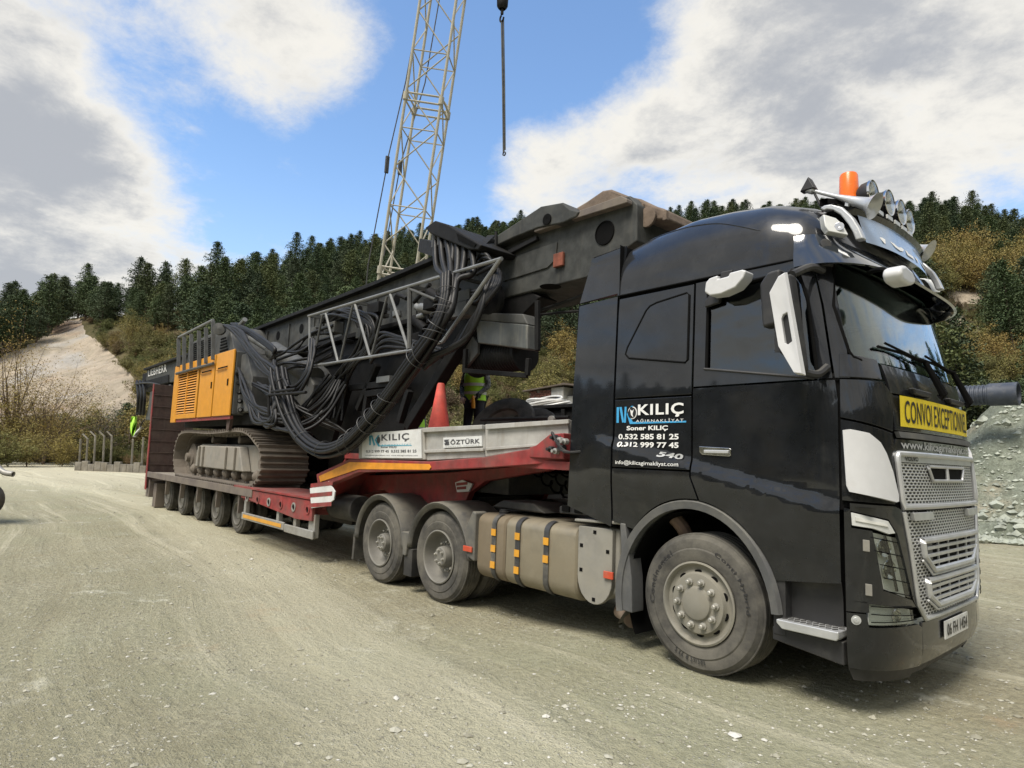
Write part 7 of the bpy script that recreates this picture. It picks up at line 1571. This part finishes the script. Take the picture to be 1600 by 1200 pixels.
    for key, el, sg in (('wrl', 'ell', 1), ('wrr', 'elr', -1)):
        w_ = Vector(L_[key]); d = (w_-Vector(L_[el])).normalized(); s_ = d.cross(Vector((0, 0, 1))).normalized(); n_ = s_.cross(d)
        V2 = [w_, w_+d*.045, w_+d*.085]; E2 = [(0, 1), (1, 2)]; R2 = [(.026, .022), (.038, .018), (.040, .016)]
        for f, (o_, ln_) in enumerate(((-.030, .062), (-.010, .072), (.010, .068), (.030, .052))):
            b0 = len(V2); V2 += [w_+d*.09+s_*o_, w_+d*(.09+ln_*.5)+s_*o_*1.1-n_*.012, w_+d*(.09+ln_*.85)+s_*o_*1.1-n_*.038]; E2 += [(2, b0), (b0, b0+1), (b0+1, b0+2)]; R2 += [(.010, .010), (.009, .009), (.008, .008)]
        b0 = len(V2); V2 += [w_+d*.04+s_*sg*.042, w_+d*.075+s_*sg*.058-n_*.02]; E2 += [(1, b0), (b0, b0+1)]; R2 += [(.011, .011), (.009, .009)]
        skinmesh('hand', [tuple(v) for v in V2], E2, R2, 'skin', t, lv=1)
    for lg in legs:
        a = Vector(lg[2]); skinmesh('boot', [tuple(a+Vector((0, 0, .06))), tuple(a+Vector((-.01, 0, -.03))), tuple(a+Vector((.15, 0, -.045)))], [(0, 1), (1, 2)], [(.06, .06), (.055, .05), (.05, .04)], 'boot', t)
    if hold:
        w_ = Vector(L_['wrl'])+Vector((.10, .02, -.06)); q = MB(); q.lathe(w_+Vector((0, 0, -.16)), (.1, 0, 1), [(0, .03), (.05, .035), (.14, .03), (.2, .02), (.22, .001)], 12)
        me = q.mesh('orange_tool', 'rig_orange', smooth=50); o = link_mesh('orange_tool', me, None, tuple(t.location), tuple(t.rotation_euler)); tag(o, 'small orange tool held in the hand of the standing worker', 'tool')
    return t
pa = P(742, 620, 1.0); person((pa.x, 1.0, P(742, 575, 1.0).z-1.50), R(-70), 'worker in lime safety vest and camouflage sleeves standing behind the trailer neck')
pb_ = P(651, 657, 1.0); person((pb_.x, 1.0, .885), R(200), 'worker in a lime vest mostly hidden behind the rig legs', hold=False)
# the standing worker's foothold: a packing crate on the neck
fz = P(742, 575, 1.0).z-1.50
q = MB(); q.box(pa.x-.3, pa.x+.5, .7, 1.3, 1.585, fz-.001) if fz > 1.6 else None
if fz > 1.6: tag(q.build('packing_crate', 'wood_deck', bev=.01), 'wooden packing crate under the feet of the standing worker', 'crate')
# ------------------------------------------------------------------ flags tied to the mast end
def cloth(pts, y_, nm, m_, label, cat):
    q = MB(); rows = []
    for k, (xa, xb, py) in enumerate(pts): rows.append([P(xa+(xb-xa)*t_, py, y_+.10*math.sin(t_*7+k)) for t_ in np.linspace(0, 1, 9)])
    q.grid(rows); o = q.build(nm, m_, smooth=80); md = o.modifiers.new('thick', 'SOLIDIFY'); md.thickness = .01; tag(o, label, cat)
cloth([(206, 214, 651), (204, 214, 660), (203, 212, 668), (204, 210, 676), (206, 208, 681)], -.6, 'warning_cloth', 'vest_lime', 'lime green warning cloth hanging from the mast end', 'cloth')
cloth([(219, 222, 667), (213, 219, 672), (208, 215, 678), (207, 212, 683)], -.6, 'white_rag', 'plate_white', 'white rag hanging below the mast end', 'cloth')
q = MB(); q.tube([P(226, 655, -.5), P(221, 662, -.6), P(219, 670, -.6)], .02, 6); q.tube([P(226, 640, -.5), P(212, 648, -.6), P(209, 653, -.6)], .02, 6); tag(q.build('tie_string', 'rig_dark', rig))

# ------------------------------------------------------------------ concrete posts and low wall at the left
mat('concrete', (.21, .195, .165), .9, var=.3, vs=2, dust=.6, dustcol=(.15, .13, .095), streak=.7)
pl = [(126, 686, 712), (137, 685, 711), (149, 681, 710), (163, 681, 712), (175, 681, 711), (224, 683, 706), (208, 686, 706)]
for k, (px, t0, t1) in enumerate(pl):
    dep = 40; a, c_ = D(px, t0, dep), D(px, t1, dep); gz = float(terrain_z(c_.x, c_.y)); t = thing('concrete_post', (c_.x, c_.y, gz), ('leaning', 'hooked', 'thin', 'tall hooked', 'bent', 'lone pale', 'short')[k]+' concrete fence post on the low wall beyond the yard', 'post', 'old fence posts on the low wall')
    q = MB(); q.bar((c_.x, c_.y, gz-.1), a, .10, .10, up=(1, 0, 0)); q.build('shaft', 'concrete', t, bev=.02)
    if k in (1, 2, 3, 4): q = MB(); q.bar(a-Vector((0, 0, .03)), a+CR*(-.35)+Vector((0, 0, .28)), .08, .08); q.build('hooked_arm', 'concrete', t, bev=.02)
w0, w1 = D(120, 716, 39), D(262, 712, 39); wd_ = (w1-w0); n_ = 14
wl = thing('low_wall', (w0.x, w0.y, 0), 'crumbling low concrete wall under the old fence posts', 'wall')
for k in range(n_):
    a = w0+wd_*(k/n_); c_ = w0+wd_*((k+.97)/n_); g0 = float(terrain_z(a.x, a.y)); hh = .62+.10*math.sin(k*2.3); q = MB(); q.bar((a.x, a.y, g0+hh/2-.1), (c_.x, c_.y, g0+hh/2-.1), .25, hh); q.build('wall_panel', 'concrete', wl, bev=.02)

# ------------------------------------------------------------------ machine cut by the left edge
mat('machine_green', (.03, .055, .05), .5, dust=.4)
m0 = D(-95, 770, 13); mdir = Vector((-CR.x, -CR.y, 0)).normalized(); mside = Vector((-mdir.y, mdir.x, 0))
mc = thing('parked_machine', (m0.x, m0.y, 0), 'dark green machine whose pale exhaust pipe shows at the left edge', 'machine')
def MM(a, c_, z): return Vector((m0.x, m0.y, 0))+mdir*a+mside*c_+Vector((0, 0, z))
def mprism(poly, c0, c1):
    q = MB(); n_ = len(poly); q.add([MM(a, c0, z) for a, z in poly]+[MM(a, c1, z) for a, z in poly], [tuple(range(n_)), tuple(range(2*n_-1, n_-1, -1))]+[(i, i+n_, (i+1) % n_+n_, (i+1) % n_) for i in range(n_)]); return q
mprism([(-.85, .48), (1.6, .48), (1.6, 1.05), (.9, 1.1), (.8, 1.5), (-.6, 1.42), (-.85, 1.2)], -.42, .42).build('engine_hood', 'machine_green', mc, bev=.06)
mprism([(.9, 1.0), (1.5, 1.0), (1.45, 2.0), (1.0, 2.05)], -.4, .4).build('cab', 'machine_green', mc, bev=.05)
mprism([(-.9, .34), (1.5, .34), (1.5, .48), (-.9, .48)], -.3, .3).build('chassis', 'rig_dark', mc, bev=.02)
for a in (-.62, 1.15):
    for sy in (-1, 1):
        c0 = MM(a, sy*.42, .33); q = MB(); q.lathe(c0, mside*sy, [(-.06, .12), (-.06, .28), (-.03, .33), (.10, .33), (.14, .28), (.14, .15), (.08, .13), (.08, .001)], 24); q.build('wheel', 'tyre_rubber', mc)
e2 = D(21, 741, 13); e1 = D(6, 738, 13); e0 = MM(-.7, 0, 1.25); q = MB(); q.tube(smooth_path([e0, e1+(e0-e1)*.35+Vector((0, 0, .02)), e1, e2], 5), .055, 14, cap=False); o = q.build('exhaust_pipe', 'guard_alu', mc); md = o.modifiers.new('wall', 'SOLIDIFY'); md.thickness = .01
